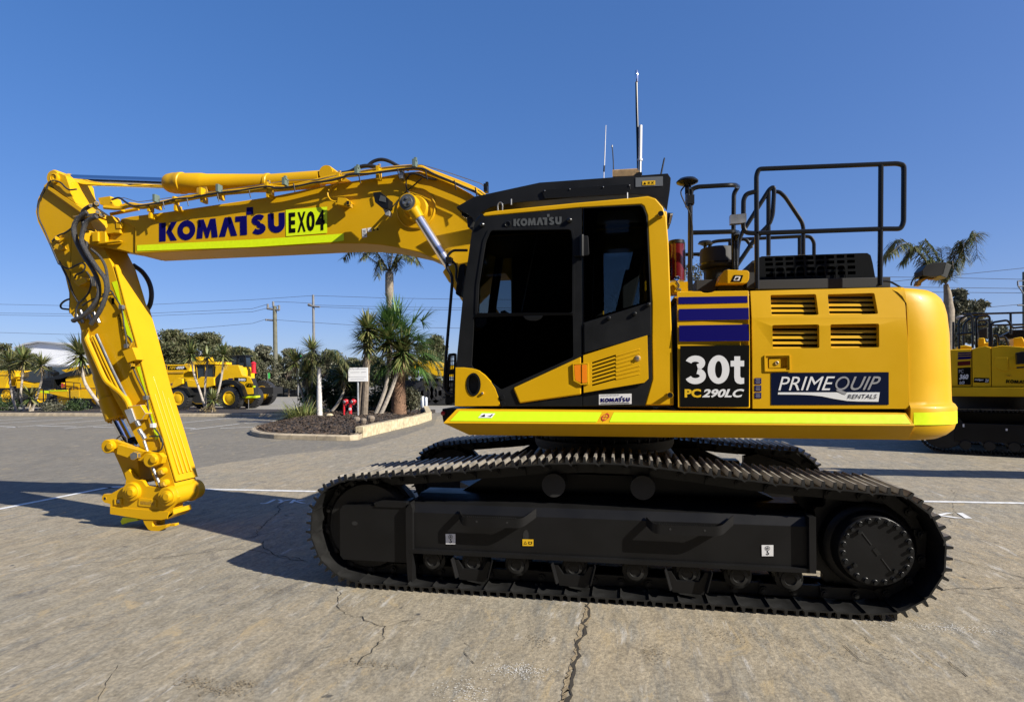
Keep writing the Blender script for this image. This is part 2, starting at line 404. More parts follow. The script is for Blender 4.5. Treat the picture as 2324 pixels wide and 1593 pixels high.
# ================================================================ THE GROUND
def ground_mat(name, c1, c2, c3, rough=.85, streak=(1.0, 6.0), ang=25, fine=34, spots=0., scuff=0., bump=.35, coarse=.35, agg=0.):
    m, n, l, b = _mat(name)
    tc = n.new('ShaderNodeTexCoord')
    def noise(scale, detail=6, rot=0, sc=(1, 1, 1), rough_=.6, dist=0.):
        mp = n.new('ShaderNodeMapping'); mp.inputs['Rotation'].default_value = (0, 0, R(rot)); mp.inputs['Scale'].default_value = sc
        l.new(tc.outputs['Object'], mp.inputs['Vector'])
        q = n.new('ShaderNodeTexNoise'); q.inputs['Scale'].default_value = scale; q.inputs['Detail'].default_value = detail
        q.inputs['Roughness'].default_value = rough_; q.inputs['Distortion'].default_value = dist
        l.new(mp.outputs[0], q.inputs['Vector']); return q.outputs[0]
    def ramp(src, a, bb, lo=0., hi=1.):
        r = n.new('ShaderNodeMapRange'); r.inputs[1].default_value = a; r.inputs[2].default_value = bb; r.inputs[3].default_value = lo; r.inputs[4].default_value = hi
        l.new(src, r.inputs[0]); return r.outputs[0]
    def mix(f, a, bb, mode='MIX'):
        x = n.new('ShaderNodeMix'); x.data_type = 'RGBA'; x.blend_type = mode
        if isinstance(f, float): x.inputs[0].default_value = f
        else: l.new(f, x.inputs[0])
        for k, v in ((6, a), (7, bb)):
            if isinstance(v, tuple): x.inputs[k].default_value = (*v, 1)
            else: l.new(v, x.inputs[k])
        return x.outputs[2]
    big = noise(coarse, 8, 0, (1, 1, 1), .65, .6)
    mid = noise(1.3, 9, ang, (streak[1], streak[0], 1), .72, .5)
    fin = noise(fine, 5)
    col = mix(ramp(big, .40, .62), c1, c2)
    col = mix(ramp(mid, .50, .66), col, c3)
    pat = noise(4.2, 10, ang + 4, (2.0, 1, 1), .80, .9)
    v = ramp(pat, .34, .66, .68, 1.30); cmb = n.new('ShaderNodeCombineColor')
    for k in range(3): l.new(v, cmb.inputs[k])
    col = mix(1.0, col, cmb.outputs[0], 'MULTIPLY')
    v2 = ramp(fin, .3, .7, .74, 1.26); cm2 = n.new('ShaderNodeCombineColor')
    for k in range(3): l.new(v2, cm2.inputs[k])
    col = mix(1.0, col, cm2.outputs[0], 'MULTIPLY')
    if spots:
        vo = n.new('ShaderNodeTexVoronoi'); vo.inputs['Scale'].default_value = 3.4; vo.inputs['Randomness'].default_value = 1
        ds = n.new('ShaderNodeTexNoise'); ds.inputs['Scale'].default_value = 9; l.new(tc.outputs['Object'], ds.inputs['Vector'])
        ad = n.new('ShaderNodeMixRGB'); ad.blend_type = 'LINEAR_LIGHT'; ad.inputs[0].default_value = .06; l.new(tc.outputs['Object'], ad.inputs[1]); l.new(ds.outputs[1], ad.inputs[2])
        l.new(ad.outputs[0], vo.inputs['Vector'])
        k = ramp(vo.outputs['Distance'], .06, .10, spots, 0.)
        sel = ramp(noise(.8, 3), .50, .53); mu = n.new('ShaderNodeMath'); mu.operation = 'MULTIPLY'; l.new(k, mu.inputs[0]); l.new(sel, mu.inputs[1])
        col = mix(mu.outputs[0], col, (.045, .045, .046))
    if scuff:
        s1 = noise(1.6, 8, ang, (6.5, .8, 1), .72, .5); s2 = noise(3.5, 4)
        mu = n.new('ShaderNodeMath'); mu.operation = 'MULTIPLY'; l.new(ramp(s1, .555, .64, 0, scuff), mu.inputs[0]); l.new(ramp(s2, .46, .60), mu.inputs[1])
        col = mix(mu.outputs[0], col, (.46, .45, .42))
        s3 = noise(1.9, 10, ang, (2.0, 1, 1), .82, 1.0)
        col = mix(ramp(s3, .545, .66, 0, .8), col, (.34, .265, .15))
        s4 = noise(1.7, 10, ang + 10, (2.2, 1, 1), .82, .9)
        col = mix(ramp(s4, .545, .66, 0, .65), col, (.085, .08, .075))
    l.new(col, b.inputs['Base Color']); b.inputs['Roughness'].default_value = rough; b.inputs['Specular IOR Level'].default_value = .3
    s_b = noise(24, 8, 0, (1, 1, 1), .7)
    bp = n.new('ShaderNodeBump'); bp.inputs['Strength'].default_value = bump; bp.inputs['Distance'].default_value = .010
    ad = n.new('ShaderNodeMath'); ad.operation = 'ADD'; l.new(s_b, ad.inputs[0]); l.new(fin, ad.inputs[1]); l.new(ad.outputs[0], bp.inputs['Height']); l.new(bp.outputs[0], b.inputs['Normal'])
ground_mat('concrete', (.222, .197, .147), (.258, .217, .15), (.175, .165, .138), ang=6, spots=.85, scuff=.55, bump=.5)
ground_mat('asphalt', (.142, .131, .108), (.165, .15, .12), (.175, .158, .126), ang=70, streak=(1, 3), fine=90, scuff=.12, bump=.5)
ground_mat('pale_yard', (.22, .21, .185), (.25, .235, .205), (.20, .19, .17), ang=10, streak=(1, 2), fine=40)

def sheet(name, pts, m, z):
    mb = MB(); q = [Vector((p[0], p[1], z)) for p in pts]
    mb.add(q, tessellate_polygon([[Vector((p.x, p.y, 0)) for p in q]]), m)
    return struct(mb.build(name, None, 0, smooth=0))
sheet('ground', [(-900, -300), (900, -300), (900, 1500), (-900, 1500)], 'asphalt', 0)
edge = [G(u, v) for u, v in Z('b4', (-900, 420), (0, 372), (350, 318), (690, 262), (1000, 185), (1350, 110), (1800, 45), (2250, 2))] + [G(u, v) for u, v in ((905, 992), (985, 965), (992, 945))]
sheet('concrete_yard', [(p.x, p.y) for p in edge] + [(-9, 40), (60, 40), (60, -30), (-60, -30), (-60, edge[0].y)], 'concrete', .004)
sheet('back_yard', [(-70, 24.2), (-9.4, 24.2), (-9.4, 56), (-70, 56)], 'pale_yard', .005)

def jag(px, w0, w1, m, z=.009, jig=.03, n=7, name='crack', seed=0):
    rg = np.random.default_rng(seed)
    pts = [G(u, v, 0) for u, v in px]; out = []
    for a, b_ in zip(pts[:-1], pts[1:]):
        L = (b_ - a).length; k = max(2, int(L / .05))
        for i in range(k): out.append(a.lerp(b_, i / k))
    out.append(pts[-1]); vs = []; N = len(out)
    off = np.zeros(N); o = 0
    for i in range(N): o = o * .7 + rg.normal(0, jig * .5); off[i] = o
    for i, p in enumerate(out):
        t = (out[min(i + 1, N - 1)] - out[max(i - 1, 0)]); t.normalize(); nn = Vector((-t.y, t.x, 0))
        w = (w0 + (w1 - w0) * i / N) * rg.uniform(.2, 1.3) * (1 if w0 > .0095 and w1 > .015 else .5); c = p + nn * off[i]
        vs += [c + nn * w + Vector((0, 0, z)), c - nn * w + Vector((0, 0, z))]
    mb = MB(); mb.add(vs, [(2 * i, 2 * i + 1, 2 * i + 3, 2 * i + 2) for i in range(N - 1)], m)
    return mb
def crack_obj(lst, name, m):
    mb = MB()
    for i, (px, w0, w1) in enumerate(lst):
        q = jag(px, w0, w1, m, seed=i + 3); mb.add(q.v, q.f, m)
    o = mb.build(name, None, 0, smooth=0, recalc=False); struct(o)
sf = MB(); a = [G(u, v) for u, v in Z('b5', (1688, 288), (1670, 380), (1644, 460), (1618, 560), (1592, 660), (1562, 760), (1540, 860), (1520, 940), (1496, 1060))]; b_ = [G(u, v) for u, v in Z('b5', (1705, 300), (1715, 390), (1668, 450), (1650, 560), (1622, 650), (1585, 740), (1580, 830), (1552, 925), (1530, 1060))]
rg = np.random.default_rng(5); a = spline(a, 8); b_ = spline(b_, 8)
a = [p + Vector((rg.normal(0, .008), rg.normal(0, .01), .0075)) for p in a]; b_ = [p + Vector((rg.normal(0, .006), rg.normal(0, .008), .0075)) for p in b_]
n = len(a); sf.add(a + b_, [(i, i + 1, n + i + 1, n + i) for i in range(n - 1)], 'sand_fill'); struct(sf.build('joint_filling', None, 0, smooth=0, recalc=False))
crack_obj([(Z('b5', (1690, 285), (1715, 330), (1722, 400), (1690, 430), (1662, 445), (1682, 490), (1645, 560), (1640, 630), (1600, 690), (1580, 750), (1590, 820), (1555, 880), (1550, 923), (1525, 1060)), .010, .016),
    (Z('b5', (85, 195), (100, 290), (118, 365), (230, 385), (330, 430), (410, 435), (375, 520), (355, 560), (280, 640), (230, 690)), .006, .007), (Z('b5', (410, 435), (500, 400), (690, 400)), .005, .003), (Z('b5', (890, 550), (920, 620), (940, 685)), .006, .005),
    (Z('b4', (330, 745), (800, 710), (1150, 672), (1450, 632), (1600, 650), (1900, 712)), .004, .010), (Z('b4', (1780, 350), (1700, 440), (1580, 570), (1490, 585)), .016, .012), (Z('b4', (1700, 470), (1890, 478)), .008, .008), (Z('b4', (1660, 590), (1650, 640), (1760, 690), (1940, 715)), .012, .01),
    (Z('b6', (1690, 690), (1900, 742), (2151, 812), (2400, 880)), .007, .008), (Z('b6', (1630, 892), (1850, 880), (2151, 868), (2400, 850)), .008, .008), (Z('b6', (1700, 892), (1950, 940), (2151, 980), (2400, 1030)), .006, .006), (Z('b6', (1000, 1240), (1100, 1300), (1220, 1350)), .006, .006), (Z('b6', (1700, 1345), (1815, 1440)), .006, .006), (Z('b6', (1000, 1100), (1160, 1230)), .004, .004),
    (Z('b4', (720, 1370), (700, 1420), (710, 1470), (650, 1590)), .004, .004), (Z('b6', (1700, 250), (1700, 480), (2151, 560)), .004, .004)], 'ground_cracks', 'crack')

def gline(p, q, w, m='paint_white', z=.010):
    a, b_ = G(*p), G(*q); t = (b_ - a).normalized(); nn = Vector((-t.y, t.x, 0)) * w / 2; e = Vector((0, 0, z)); return [a + nn + e, b_ + nn + e, b_ - nn + e, a - nn + e]
mk = MB()
for n_, p, q, w in (('b4', (-300, 450), (690, 252), .11), ('b4', (660, 254), (790, 250), .10), ('b4', (1275, 266), (1975, 280), .11), ('b6', (1490, 324), (2600, 345), .11)):
    mk.add(gline(Z(n_, p), Z(n_, q), w), [(0, 1, 2, 3)], 'paint_white')
for p, q in (((-300, 1300), (320, 1262)), ((0, 1310), (760, 1262)), ((60, 1352), (975, 1278)), ((-200, 1330), (160, 1345)), ((340, 1334), (700, 1342)), ((590, 1360), (1030, 1322)), ((860, 1345), (1250, 1352)), ((1640, 1310), (2120, 1262)), ((1750, 1370), (2200, 1315)), ((1640, 1350), (1800, 1356)), ((2030, 1356), (2330, 1345)), ((2100, 1268), (2700, 1240)), ((2250, 1310), (2700, 1275))):
    mk.add(gline(Z('b1', p), Z('b1', q), .10), [(0, 1, 2, 3)], 'paint_white')
struct(mk.build('road_markings', None, 0, smooth=0, recalc=False))
mk = MB()      # worn painted letters on the yard
def gtext(txt, q):
    vs, fs = text_geo(txt, .02); mk.add([G(*bil(q, a, b), .011) for a, b in vs], fs, 'paint_white')
_w = lambda x, y: ((2100 + x * .3188) / 1.22246, (1180 + y * .3188) / 1.22246)
gtext('KI', [_w(1520, 800), _w(1875, 808), _w(1790, 760), _w(1500, 756)])
gtext('JYK', Z('b4', (1620, 354), (1915, 358), (1925, 328), (1690, 326)))
struct(mk.build('painted_letters', None, 0, smooth=0, recalc=False))

# garden beds
isl = [G(u, v) for u, v in Z('b2', (60, 1432), (140, 1470), (300, 1488), (520, 1494), (760, 1500), (960, 1506), (1190, 1498), (1240, 1470), (1500, 1410), (1760, 1345), (1900, 1300), (1945, 1262), (1900, 1205), (1790, 1160), (1500, 1130), (1100, 1115), (700, 1130), (560, 1180), (470, 1240), (380, 1310), (220, 1372), (100, 1400))]
def inset_poly(pts, d):
    c = sum((p for p in pts), Vector()) / len(pts); return [p + (c - p).normalized() * d for p in pts]
bed = MB(); ins = inset_poly(isl, .12); N = len(ins)
top = [p + Vector((0, 0, .13)) for p in ins]; cpt = sum(ins, Vector()) / N
mid = [p.lerp(cpt, .5) + Vector((0, 0, .34 + .05 * math.sin(i * 2.1))) for i, p in enumerate(ins)]
bed.add(ins + top + mid + [cpt + Vector((0, 0, .42))], [(i, (i + 1) % N, N + (i + 1) % N, N + i) for i in range(N)] + [(N + i, N + (i + 1) % N, 2 * N + (i + 1) % N, 2 * N + i) for i in range(N)] + [(2 * N + i, 2 * N + (i + 1) % N, 3 * N) for i in range(N)], 'mulch')
struct(bed.build('garden_soil', None, 0, smooth=60))
yk0, yk1 = G(*Z('b1', (-800, 1240))).y, G(*Z('b2', (360, 1262))).y
bd = MB(); bd.box((-40, 22.35, .09), (60, 3.9, .18), 'mulch'); bd.box((-14.2, 22.35, .09), (0, 0, 0), 'mulch'); struct(bd.build('garden_soil', None, 0, smooth=0))
kb = MB()
for i in range(44):
    x = -60 + i * 1.05; kb.prism([(x + .01, 20.22, 0), (x + .01, 20.24, .14), (x + .01, 20.30, .17), (x + .01, 20.42, .17), (x + .01, 20.42, 0)], (1.03, 0, 0), 'kerb')
back_kerb = struct(kb.build('kerb', None, .01, smooth=30))
kb = MB(); path = [G(u, v) for u, v in Z('b2', (380, 1310), (220, 1375), (95, 1405), (45, 1432), (70, 1455), (150, 1475), (300, 1490), (480, 1496), (740, 1503), (950, 1510), (1090, 1510), (1185, 1500), (1225, 1478))]
sp = []
for a, c in zip(path[:-1], path[1:]):
    L = (c - a).length; k = max(1, int(L / .9 + .5)); sp += [(a.lerp(c, i / k), a.lerp(c, (i + 1) / k)) for i in range(k)]
cen = sum(isl, Vector()) / len(isl)
for a, c in sp:
    t = (c - a); t.normalize(); nn = Vector((-t.y, t.x, 0)); 
    if nn.dot(cen - a) < 0: nn = -nn
    a2 = a + t * .008; prof_ = [(0, 0), (.01, .13), (.07, .165), (.20, .165), (.20, 0)]
    kb.prism([a2 + nn * u + Vector((0, 0, w)) for u, w in prof_], (c - a) - t * .014, 'kerb')
struct(kb.build('kerb', None, .008, smooth=30))
lw = thing('limestone_wall', 'low wall of pale limestone blocks edging the raised garden bed', 'wall', tuple(G(*Z('b2', (1230, 1478)))))
p0, p1, p2 = G(*Z('b2', (1228, 1480))), G(*Z('b2', (1810, 1338))), G(*Z('b2', (1942, 1292)))
o = Vector(lw.location)
segs = []
for a, c in ((p0, p1), (p1, p2), (p2, G(*Z('b2', (1905, 1215))))):
    k = max(1, int((c - a).length / .62 + .5)); segs += [(a.lerp(c, i / k), a.lerp(c, (i + 1) / k)) for i in range(k)]
for a, c in segs:
    t = (c - a).normalized(); nn = Vector((-t.y, t.x, 0)); nn = nn if nn.dot(cen - a) > 0 else -nn
    blk = MB(); h_ = .36 + random.uniform(-.012, .012); blk.prism([a - o + t * .006, a - o + t * .006 + nn * .26, a - o + t * .006 + nn * .26 + Vector((0, 0, h_)), a - o + t * .006 + Vector((0, 0, h_))], (c - a) - t * .012, 'limestone'); blk.build('block', lw, .012)

# loose chips over the raised bed
_n = 9000; _k = rng.integers(0, N, _n); _t = rng.uniform(0, 1, (_n, 2)); V_ = []; F_ = []
for i in range(_n):
    a, b_ = top[_k[i]], top[(_k[i] + 1) % N]; q = a.lerp(b_, _t[i, 0]); u = _t[i, 1] ** .5; m_ = mid[_k[i]].lerp(mid[(_k[i] + 1) % N], _t[i, 0])
    p = cpt.lerp(m_, min(1, u * 2)) if u < .5 else m_.lerp(q, (u - .5) * 2)
    if u < .5: p.z = .42 + (m_.z - .42) * u * 2
    d = rng.normal(size=3); d[2] *= .35; d /= np.linalg.norm(d); e = np.cross(d, rng.normal(size=3)); e /= np.linalg.norm(e); L = rng.uniform(.03, .09); w = L * .35; c = np.array(p) + [0, 0, .02]
    V_ += [c - d * L, c + e * w, c + d * L, c - e * w]; F_.append((4 * i, 4 * i + 1, 4 * i + 2, 4 * i + 3))
ch = MB(); ch.add(V_, F_, 'bark_chip'); o = ch.build('bark_chips', None, 0, smooth=0, recalc=False); o['kind'] = 'stuff'
# powdery and sandy patches on the slab
PT = {}
def patch(name, n_, cen_px, rx, ry, count, size, m, seed):
    rg = np.random.default_rng(seed); c = G(*Z(n_, cen_px)); vs = []; fs = []
    for i in range(count):
        x, y = rg.normal(0, rx * .45), rg.normal(0, ry * .45); s_ = size * rg.uniform(.3, 1.3); an = rg.uniform(0, 3.14); k = 6; o = len(vs); zz = .0082 + .0006 * (i % 9)
        for j in range(k): a = 6.283 * j / k; r = s_ * rg.uniform(.5, 1.2); vs.append((c.x + x + r * math.cos(a + an), c.y + y + r * .6 * math.sin(a + an), zz))
        fs.append(tuple(range(o, o + k)))
    PT.setdefault(name, MB()).add(vs, fs, m)
for k_, (n_, c_, rx, ry, ct) in enumerate((('b4', (1210, 1470), .16, .07, 260), ('b4', (1400, 1530), .20, .07, 340), ('b4', (1530, 1485), .12, .05, 180), ('b5', (2130, 620), .10, .16, 220), ('b5', (1390, 535), .14, .12, 160), ('b6', (350, 1180), .40, .2, 420), ('b4', (1680, 900), .5, .12, 420), ('b5', (280, 680), .3, .07, 260), ('b6', (1200, 1300), .5, .2, 300))): patch('loose_sand', n_, c_, rx, ry, ct, .0055, 'sand_fill', k_)
for k_, (n_, c_, rx, ry, ct) in enumerate((('b5', (1250, 730), .22, .12, 420), ('b6', (1650, 1130), .5, .10, 420), ('b5', (900, 860), .2, .16, 260))): patch('lime_dust', n_, c_, rx, ry, ct, .0045, 'paint_white', 20 + k_)
for k_, m_ in PT.items():
    o = m_.build(k_, None, 0, smooth=0, recalc=False); o['kind'] = 'stuff'
# ================================================================ THE EXCAVATOR
EX = thing('excavator', 'large clean yellow tracked excavator filling the foreground, boom bent down to a hitch', 'excavator', (0, 0, 0))
def part(name, mb, parent=EX, bevel=.006, **k): return mb.build(name, parent, bevel, **k)

# ---- undercarriage
SH = .700; TY = 1.295
TOP = [(-2.25, .945), (-1.9, .985), (-1.24, 1.042), (-.8, 1.092), (-.37, 1.132), (0, 1.142), (.25, 1.138), (.69, 1.092), (1.35, 1.012), (1.82, .978), (2.2, .945)]
def track_path():
    pts = [(x, .0455) for x in np.linspace(1.98, -2.0, 40)]
    pts += [(-2.06 + .478 * math.cos(a), .5235 + .478 * math.sin(a)) for a in np.linspace(R(-88), R(-246), 26)]
    sp = spline([Vector((x, 0, z)) for x, z in TOP], 6)
    pts += [(p.x, p.z) for p in sp]
    pts += [(2.05 + .472 * math.cos(a), .5175 + .472 * math.sin(a)) for a in np.linspace(R(66), R(-90), 26)]
    return np.array(pts + [pts[0]])
_tp = track_path(); _seg = np.hypot(*np.diff(_tp, axis=0).T); _cum = np.concatenate([[0], np.cumsum(_seg)]); _TL = _cum[-1]
NSH = int(round(_TL / .226)); PITCH = _TL / NSH
def tpos(d):
    d = d % _TL
    return np.array([np.interp(d, _cum, _tp[:, 0]), np.interp(d, _cum, _tp[:, 1])])
def shoe_mesh():
    m = MB(); p = PITCH / 2; w = SH / 2
    # section along travel (x) and outward (z): thin plate with an overlapping lip and three grousers
    prof = [(-p * 1.06, -.012), (-p * .8, .0), (p * .86, .0), (p * 1.05, -.020), (p * 1.05, -.030), (p * .80, -.012), (-p * .8, -.012), (-p * 1.06, -.022)]
    m.prism([(x, -w, z) for x, z in prof], (0, 2 * w, 0), 'track_steel')
    for gx in (-p * .72, 0.0, p * .72):
        m.prism([(gx - .013, -w, -.001), (gx - .008, -w + .004, .045), (gx + .008, -w + .004, .045), (gx + .013, -w, -.001)], (0, 2 * w, 0), 'track_steel')
        m.prism([(gx - .0135, -w + .02, .0005), (gx - .0085, -w + .02, .0455), (gx + .0085, -w + .02, .0455), (gx + .0135, -w + .02, .0005)], (0, 2 * w - .04, 0), 'worn_steel')
    for bx in (-.055, .055):
        for by in (-.11, .11): m.cyl((bx, by, -.001), (bx, by, .012), .014, 'track_steel', 6)
    return m
_shoe0 = None
def crawler(y, word):
    global _shoe0
    ch = MB()
    for i in range(NSH):
        a = tpos(i * PITCH); b = tpos((i + 1) * PITCH); c = (a + b) / 2; d = (b - a) / np.linalg.norm(b - a)
        out = np.array([-d[1], d[0]])
        # two link plates and a pin per pitch, inside the shoes
        for yy in (-.105, .105):
            e0 = a - out * .075 - d * .03; e1 = b - out * .075 + d * .03
            q = [e0 + out * .045, e1 + out * .045, e1 - out * .045, e0 - out * .045]
            k = .018 if i % 2 else .0
            ch.prism([(p[0], y + yy - .02 + k, p[1]) for p in q], (0, .036, 0), 'track_steel')
        pc = a - out * .072
        ch.cyl((pc[0], y - .150, pc[1]), (pc[0], y + .150, pc[1]), .030, 'track_steel', 10)
        for sg in (-1, 1): ch.cyl((pc[0], y + sg * .150, pc[1]), (pc[0], y + sg * .165, pc[1]), .018, 'track_steel', 8)
    chain = part('track_chain', ch, bevel=0)
    if word: chain['label'] = word
    for i in range(NSH):
        a = tpos((i + .5) * PITCH - PITCH * .5); b = tpos((i + .5) * PITCH + PITCH * .5); c = (a + b) / 2; d = (b - a) / np.linalg.norm(b - a)
        out = Vector((-d[1], 0, d[0]))
        if _shoe0 is None:
            o = shoe_mesh().build('track_shoe', chain, 0); _shoe0 = o
        else:
            o = _shoe0.copy(); C.objects.link(o); o.parent = chain
        xa = Vector((d[0], 0, d[1])); ya = out.cross(xa)
        o.matrix_local = Matrix(((xa.x, ya.x, out.x, c[0]), (xa.y, ya.y, out.y, y), (xa.z, ya.z, out.z, c[1]), (0, 0, 0, 1)))
crawler(-TY, None); crawler(TY, None)

def undercarriage(sg):
    y = sg * TY; fy = y + sg * .255                  # outer face of the frame
    f = MB()
    # box frame with sloped top shoulder, thick end plate, bottom lip
    sec = [(-.255, .335), (-.255, .665), (-.215, .735), (-.05, .80), (.20, .80), (.255, .70), (.255, .335)]
    f.loft([[(x, y + sg * -q[0], q[1]) for q in sec] for x in (-1.60, 1.60)], 'frame_black')
    f.box((-.005, y + sg * .262, .335), (3.24, .06, .036), 'frame_black')
    f.box((1.625, y + sg * .02, .535), (.05, .56, .43), 'frame_black')
    f.prism([(-1.64, fy + sg * .035, .06), (-1.60, fy + sg * .035, .06), (-1.59, fy + sg * .035, .30), (-1.59, fy + sg * .035, .70), (-1.61, fy + sg * .035, .76), (-1.655, fy + sg * .035, .70), (-1.655, fy + sg * .035, .30)], (0, -sg * .56, 0), 'frame_black')
    # front fork with a slot hole
    zf = [(-2.27, .215), (-2.30, .25), (-2.30, .66), (-2.27, .70), (-1.66, .72), (-1.66, .215)]
    f.prism([(x, fy - sg * .012, z) for x, z in zf], (0, -sg * .07, 0), 'frame_black')
    f.prism([(-1.95, fy + sg * .0, .70), (-1.97, fy, .735), (-1.90, fy, .755), (-1.66, fy, .75), (-1.66, fy, .70)], (0, -sg * .2, 0), 'frame_black')
    f.prism([(-2.155 + .032 * math.cos(a), fy - sg * .010, .545 + .022 * math.sin(a)) for a in np.linspace(0, 6.0, 12)], (0, -sg * .03, 0), 'black_matte')
    f.prism([(-.60 + .028 * math.cos(a), fy + sg * .002, .50 + .055 * math.sin(a)) for a in np.linspace(0, 6.0, 14)], (0, -sg * .03, 0), 'black_matte')
    # upper saddle and gussets towards the car body
    f.prism([(-1.25, y - sg * .1, .80), (-.95, y - sg * .1, .98), (1.10, y - sg * .1, .96), (1.45, y - sg * .1, .80)], (0, -sg * .20, 0), 'frame_black')
    # sprocket housing plate
    f.prism([(1.64, y - sg * .14, .35), (1.64, y - sg * .14, .86), (1.80, y - sg * .14, .90), (2.25, y - sg * .14, .74), (2.25, y - sg * .14, .30)], (0, -sg * .12, 0), 'frame_black')
    fr = part('track_frame', f, bevel=.008)
    for x0 in ((-1.16, .41) if sg < 0 else (-.95, .55)):
        s = MB(); l = .60
        o = fy + sg * .005
        top = fillet([(x0 - .02, o, .70), (x0 + .035, o + sg * .10, .665), (x0 + l - .06, o + sg * .10, .665), (x0 + l + .05, o, .735)], .05, 4)
        vs = [Vector(p) for p in top]; n = len(vs)
        s.add(vs + [v - Vector((0, 0, .075)) for v in vs] + [v + Vector((0, -sg * .012, 0)) for v in vs] + [v + Vector((0, -sg * .012, -.075)) for v in vs],
              [(i, i + 1, n + i + 1, n + i) for i in range(n - 1)] + [(2 * n + i, 3 * n + i, 3 * n + i + 1, 2 * n + i + 1) for i in range(n - 1)] +
              [(i, 2 * n + i, 2 * n + i + 1, i + 1) for i in range(n - 1)] + [(n + i, n + i + 1, 3 * n + i + 1, 3 * n + i) for i in range(n - 1)], 'frame_black')
        for k in range(24):
            xx = x0 + .07 + k * (l - .17) / 24
            s.prism([(xx, o + sg * .10, .664), (xx + .006, o + sg * .10, .676), (xx + .014, o + sg * .10, .664)], (0, -sg * .012, 0), 'frame_black')
        for k in (.16, .42): s.cyl((x0 + k, o + sg * .095, .632), (x0 + k, o + sg * .1018, .632), .009, 'black_matte', 8)
        part('step', s, fr, bevel=0)
    if sg < 0:
        Yf = fy - .003
        for c, kind in ((Z('z7', (1077, 850), (1145, 850), (1145, 776), (1074, 776)), 0), (Z('z8', (962, 842), (1036, 842), (1036, 770), (960, 770)), 0), (Z('z7', (1626, 862), (1704, 863), (1704, 816), (1625, 814)), 1)):
            d = MB()
            d.quadpx([bil(c, a, b) for a, b in ((0, 0), (1, 0), (1, 1), (0, 1))], Yf - .002, 'decal_yellow' if kind else 'decal_white')
            if kind:
                for t in ([(.12, .25), (.42, .25), (.27, .75)], [(.56, .3), (.72, .24), (.88, .3), (.88, .7), (.72, .64), (.56, .7)]):
                    n = len(t); cx = sum(p[0] for p in t) / n; cy = sum(p[1] for p in t) / n
                    o = len(d.v); d.add([PF(*bil(c, *p), Yf - .004) for p in t] + [PF(*bil(c, cx + (p[0] - cx) * .68, cy + (p[1] - cy) * .68), Yf - .004) for p in t], [(i, (i + 1) % n, n + (i + 1) % n, n + i) for i in range(n)], 'decal_black')
            else:
                cl = [(.5 + .2 * math.cos(a), .70 + .2 * math.sin(a)) for a in np.linspace(0, 6.283, 17)]
                v, f2 = _strip(cl, .035); d.add([PF(*bil(c, *p), Yf - .004) for p in v], f2, 'decal_black')
                star = [(.5 + (.16 if i % 2 == 0 else .07) * math.sin(6.283 * i / 10), .70 + (.16 if i % 2 == 0 else .07) * math.cos(6.283 * i / 10)) for i in range(10)]
                d.add([PF(*bil(c, *p), Yf - .004) for p in star], [list(range(10))], 'silver_decal')
                cl = [(.5, .5), (.5, .34), (.60, .26), (.60, .18), (.52, .13), (.43, .16), (.40, .23)]
                v, f2 = _strip(cl, .07); d.add([PF(*bil(c, *p), Yf - .004) for p in v], f2, 'decal_black')
            part('warning_label' if kind else 'lifting_label', d, fr, bevel=0, recalc=False)
    # running gear
    w = MB(); w.lathe([(.10, -.17), (.37, -.17), (.405, -.12), (.405, -.06), (.43, -.05), (.43, .05), (.405, .06), (.405, .12), (.37, .17), (.10, .17)], (-2.06, y, .512), (0, 1, 0), 'track_steel', 40)
    part('idler_wheel', w, bevel=0)
    w = MB(); n = 21; ring = []
    for i in range(n * 4):
        rr = (.41, .445, .445, .41)[i % 4] * .97; a = 6.283185 * i / (n * 4); ring.append((2.07 + rr * math.cos(a), y - .035, .507 + rr * math.sin(a)))
    w.prism(ring, (0, .07, 0), 'track_steel')
    sp = part('sprocket', w, bevel=.004)
    w = MB()
    w.lathe([(.33, -.12), (.33, .16), (.31, .18), (.285, .185), (.27, .262), (.262, .285), (.255, .290), (.001, .292)], (2.07, y, .507), (0, sg, 0), 'frame_black', 48)
    for i in range(22):
        a = 6.283185 * (i + .3) / 22; px, pz = 2.07 + .232 * math.cos(a), .507 + .232 * math.sin(a)
        w.lathe([(.022, .27), (.022, .2935), (.019, .296), (.012, .294)], (px, y, pz), (0, sg, 0), 'black', 10)
        w.lathe([(.013, .284), (.013, .312), (.0, .312)], (px, y, pz), (0, sg, 0), 'black', 6)
    a0 = R(125)
    for k in (-1, 1):
        c = Vector((2.07 + k * .075 * math.cos(a0), y + sg * .293, .507 + k * .075 * math.sin(a0)))
        w.box(c + Vector((k * .045 * math.cos(a0), 0, k * .045 * math.sin(a0))), (.12, .004, .006), 'black_matte', Matrix.Rotation(-a0, 3, 'Y'))
    w.box((2.07, y + sg * .293, .507), (.06, .005, .03), 'black_gloss', Matrix.Rotation(-a0, 3, 'Y'))
    for a in (R(130), R(215), R(312)):
        w.lathe([(.016, .28), (.016, .31), (.0, .312)], (2.07 + .185 * math.cos(a), y, .507 + .185 * math.sin(a)), (0, sg, 0), 'black_gloss', 6)
    part('drive_cover', w, sp, bevel=0)
    for x in (-1.43, -1.07, -.69, -.20, .30, .71, 1.10, 1.48):
        w = MB(); w.lathe([(.05, -.21), (.105, -.20), (.105, -.10), (.085, -.09), (.085, .09), (.105, .10), (.105, .20), (.075, .215), (.07, .245), (.045, .25), (.04, .235), (.001, .235)], (x, y, .245), (0, sg, 0), 'track_steel', 22)
        w.box((x, y + sg * .215, .295), (.17, .05, .075), 'frame_black')
        part('track_roller', w, bevel=0)
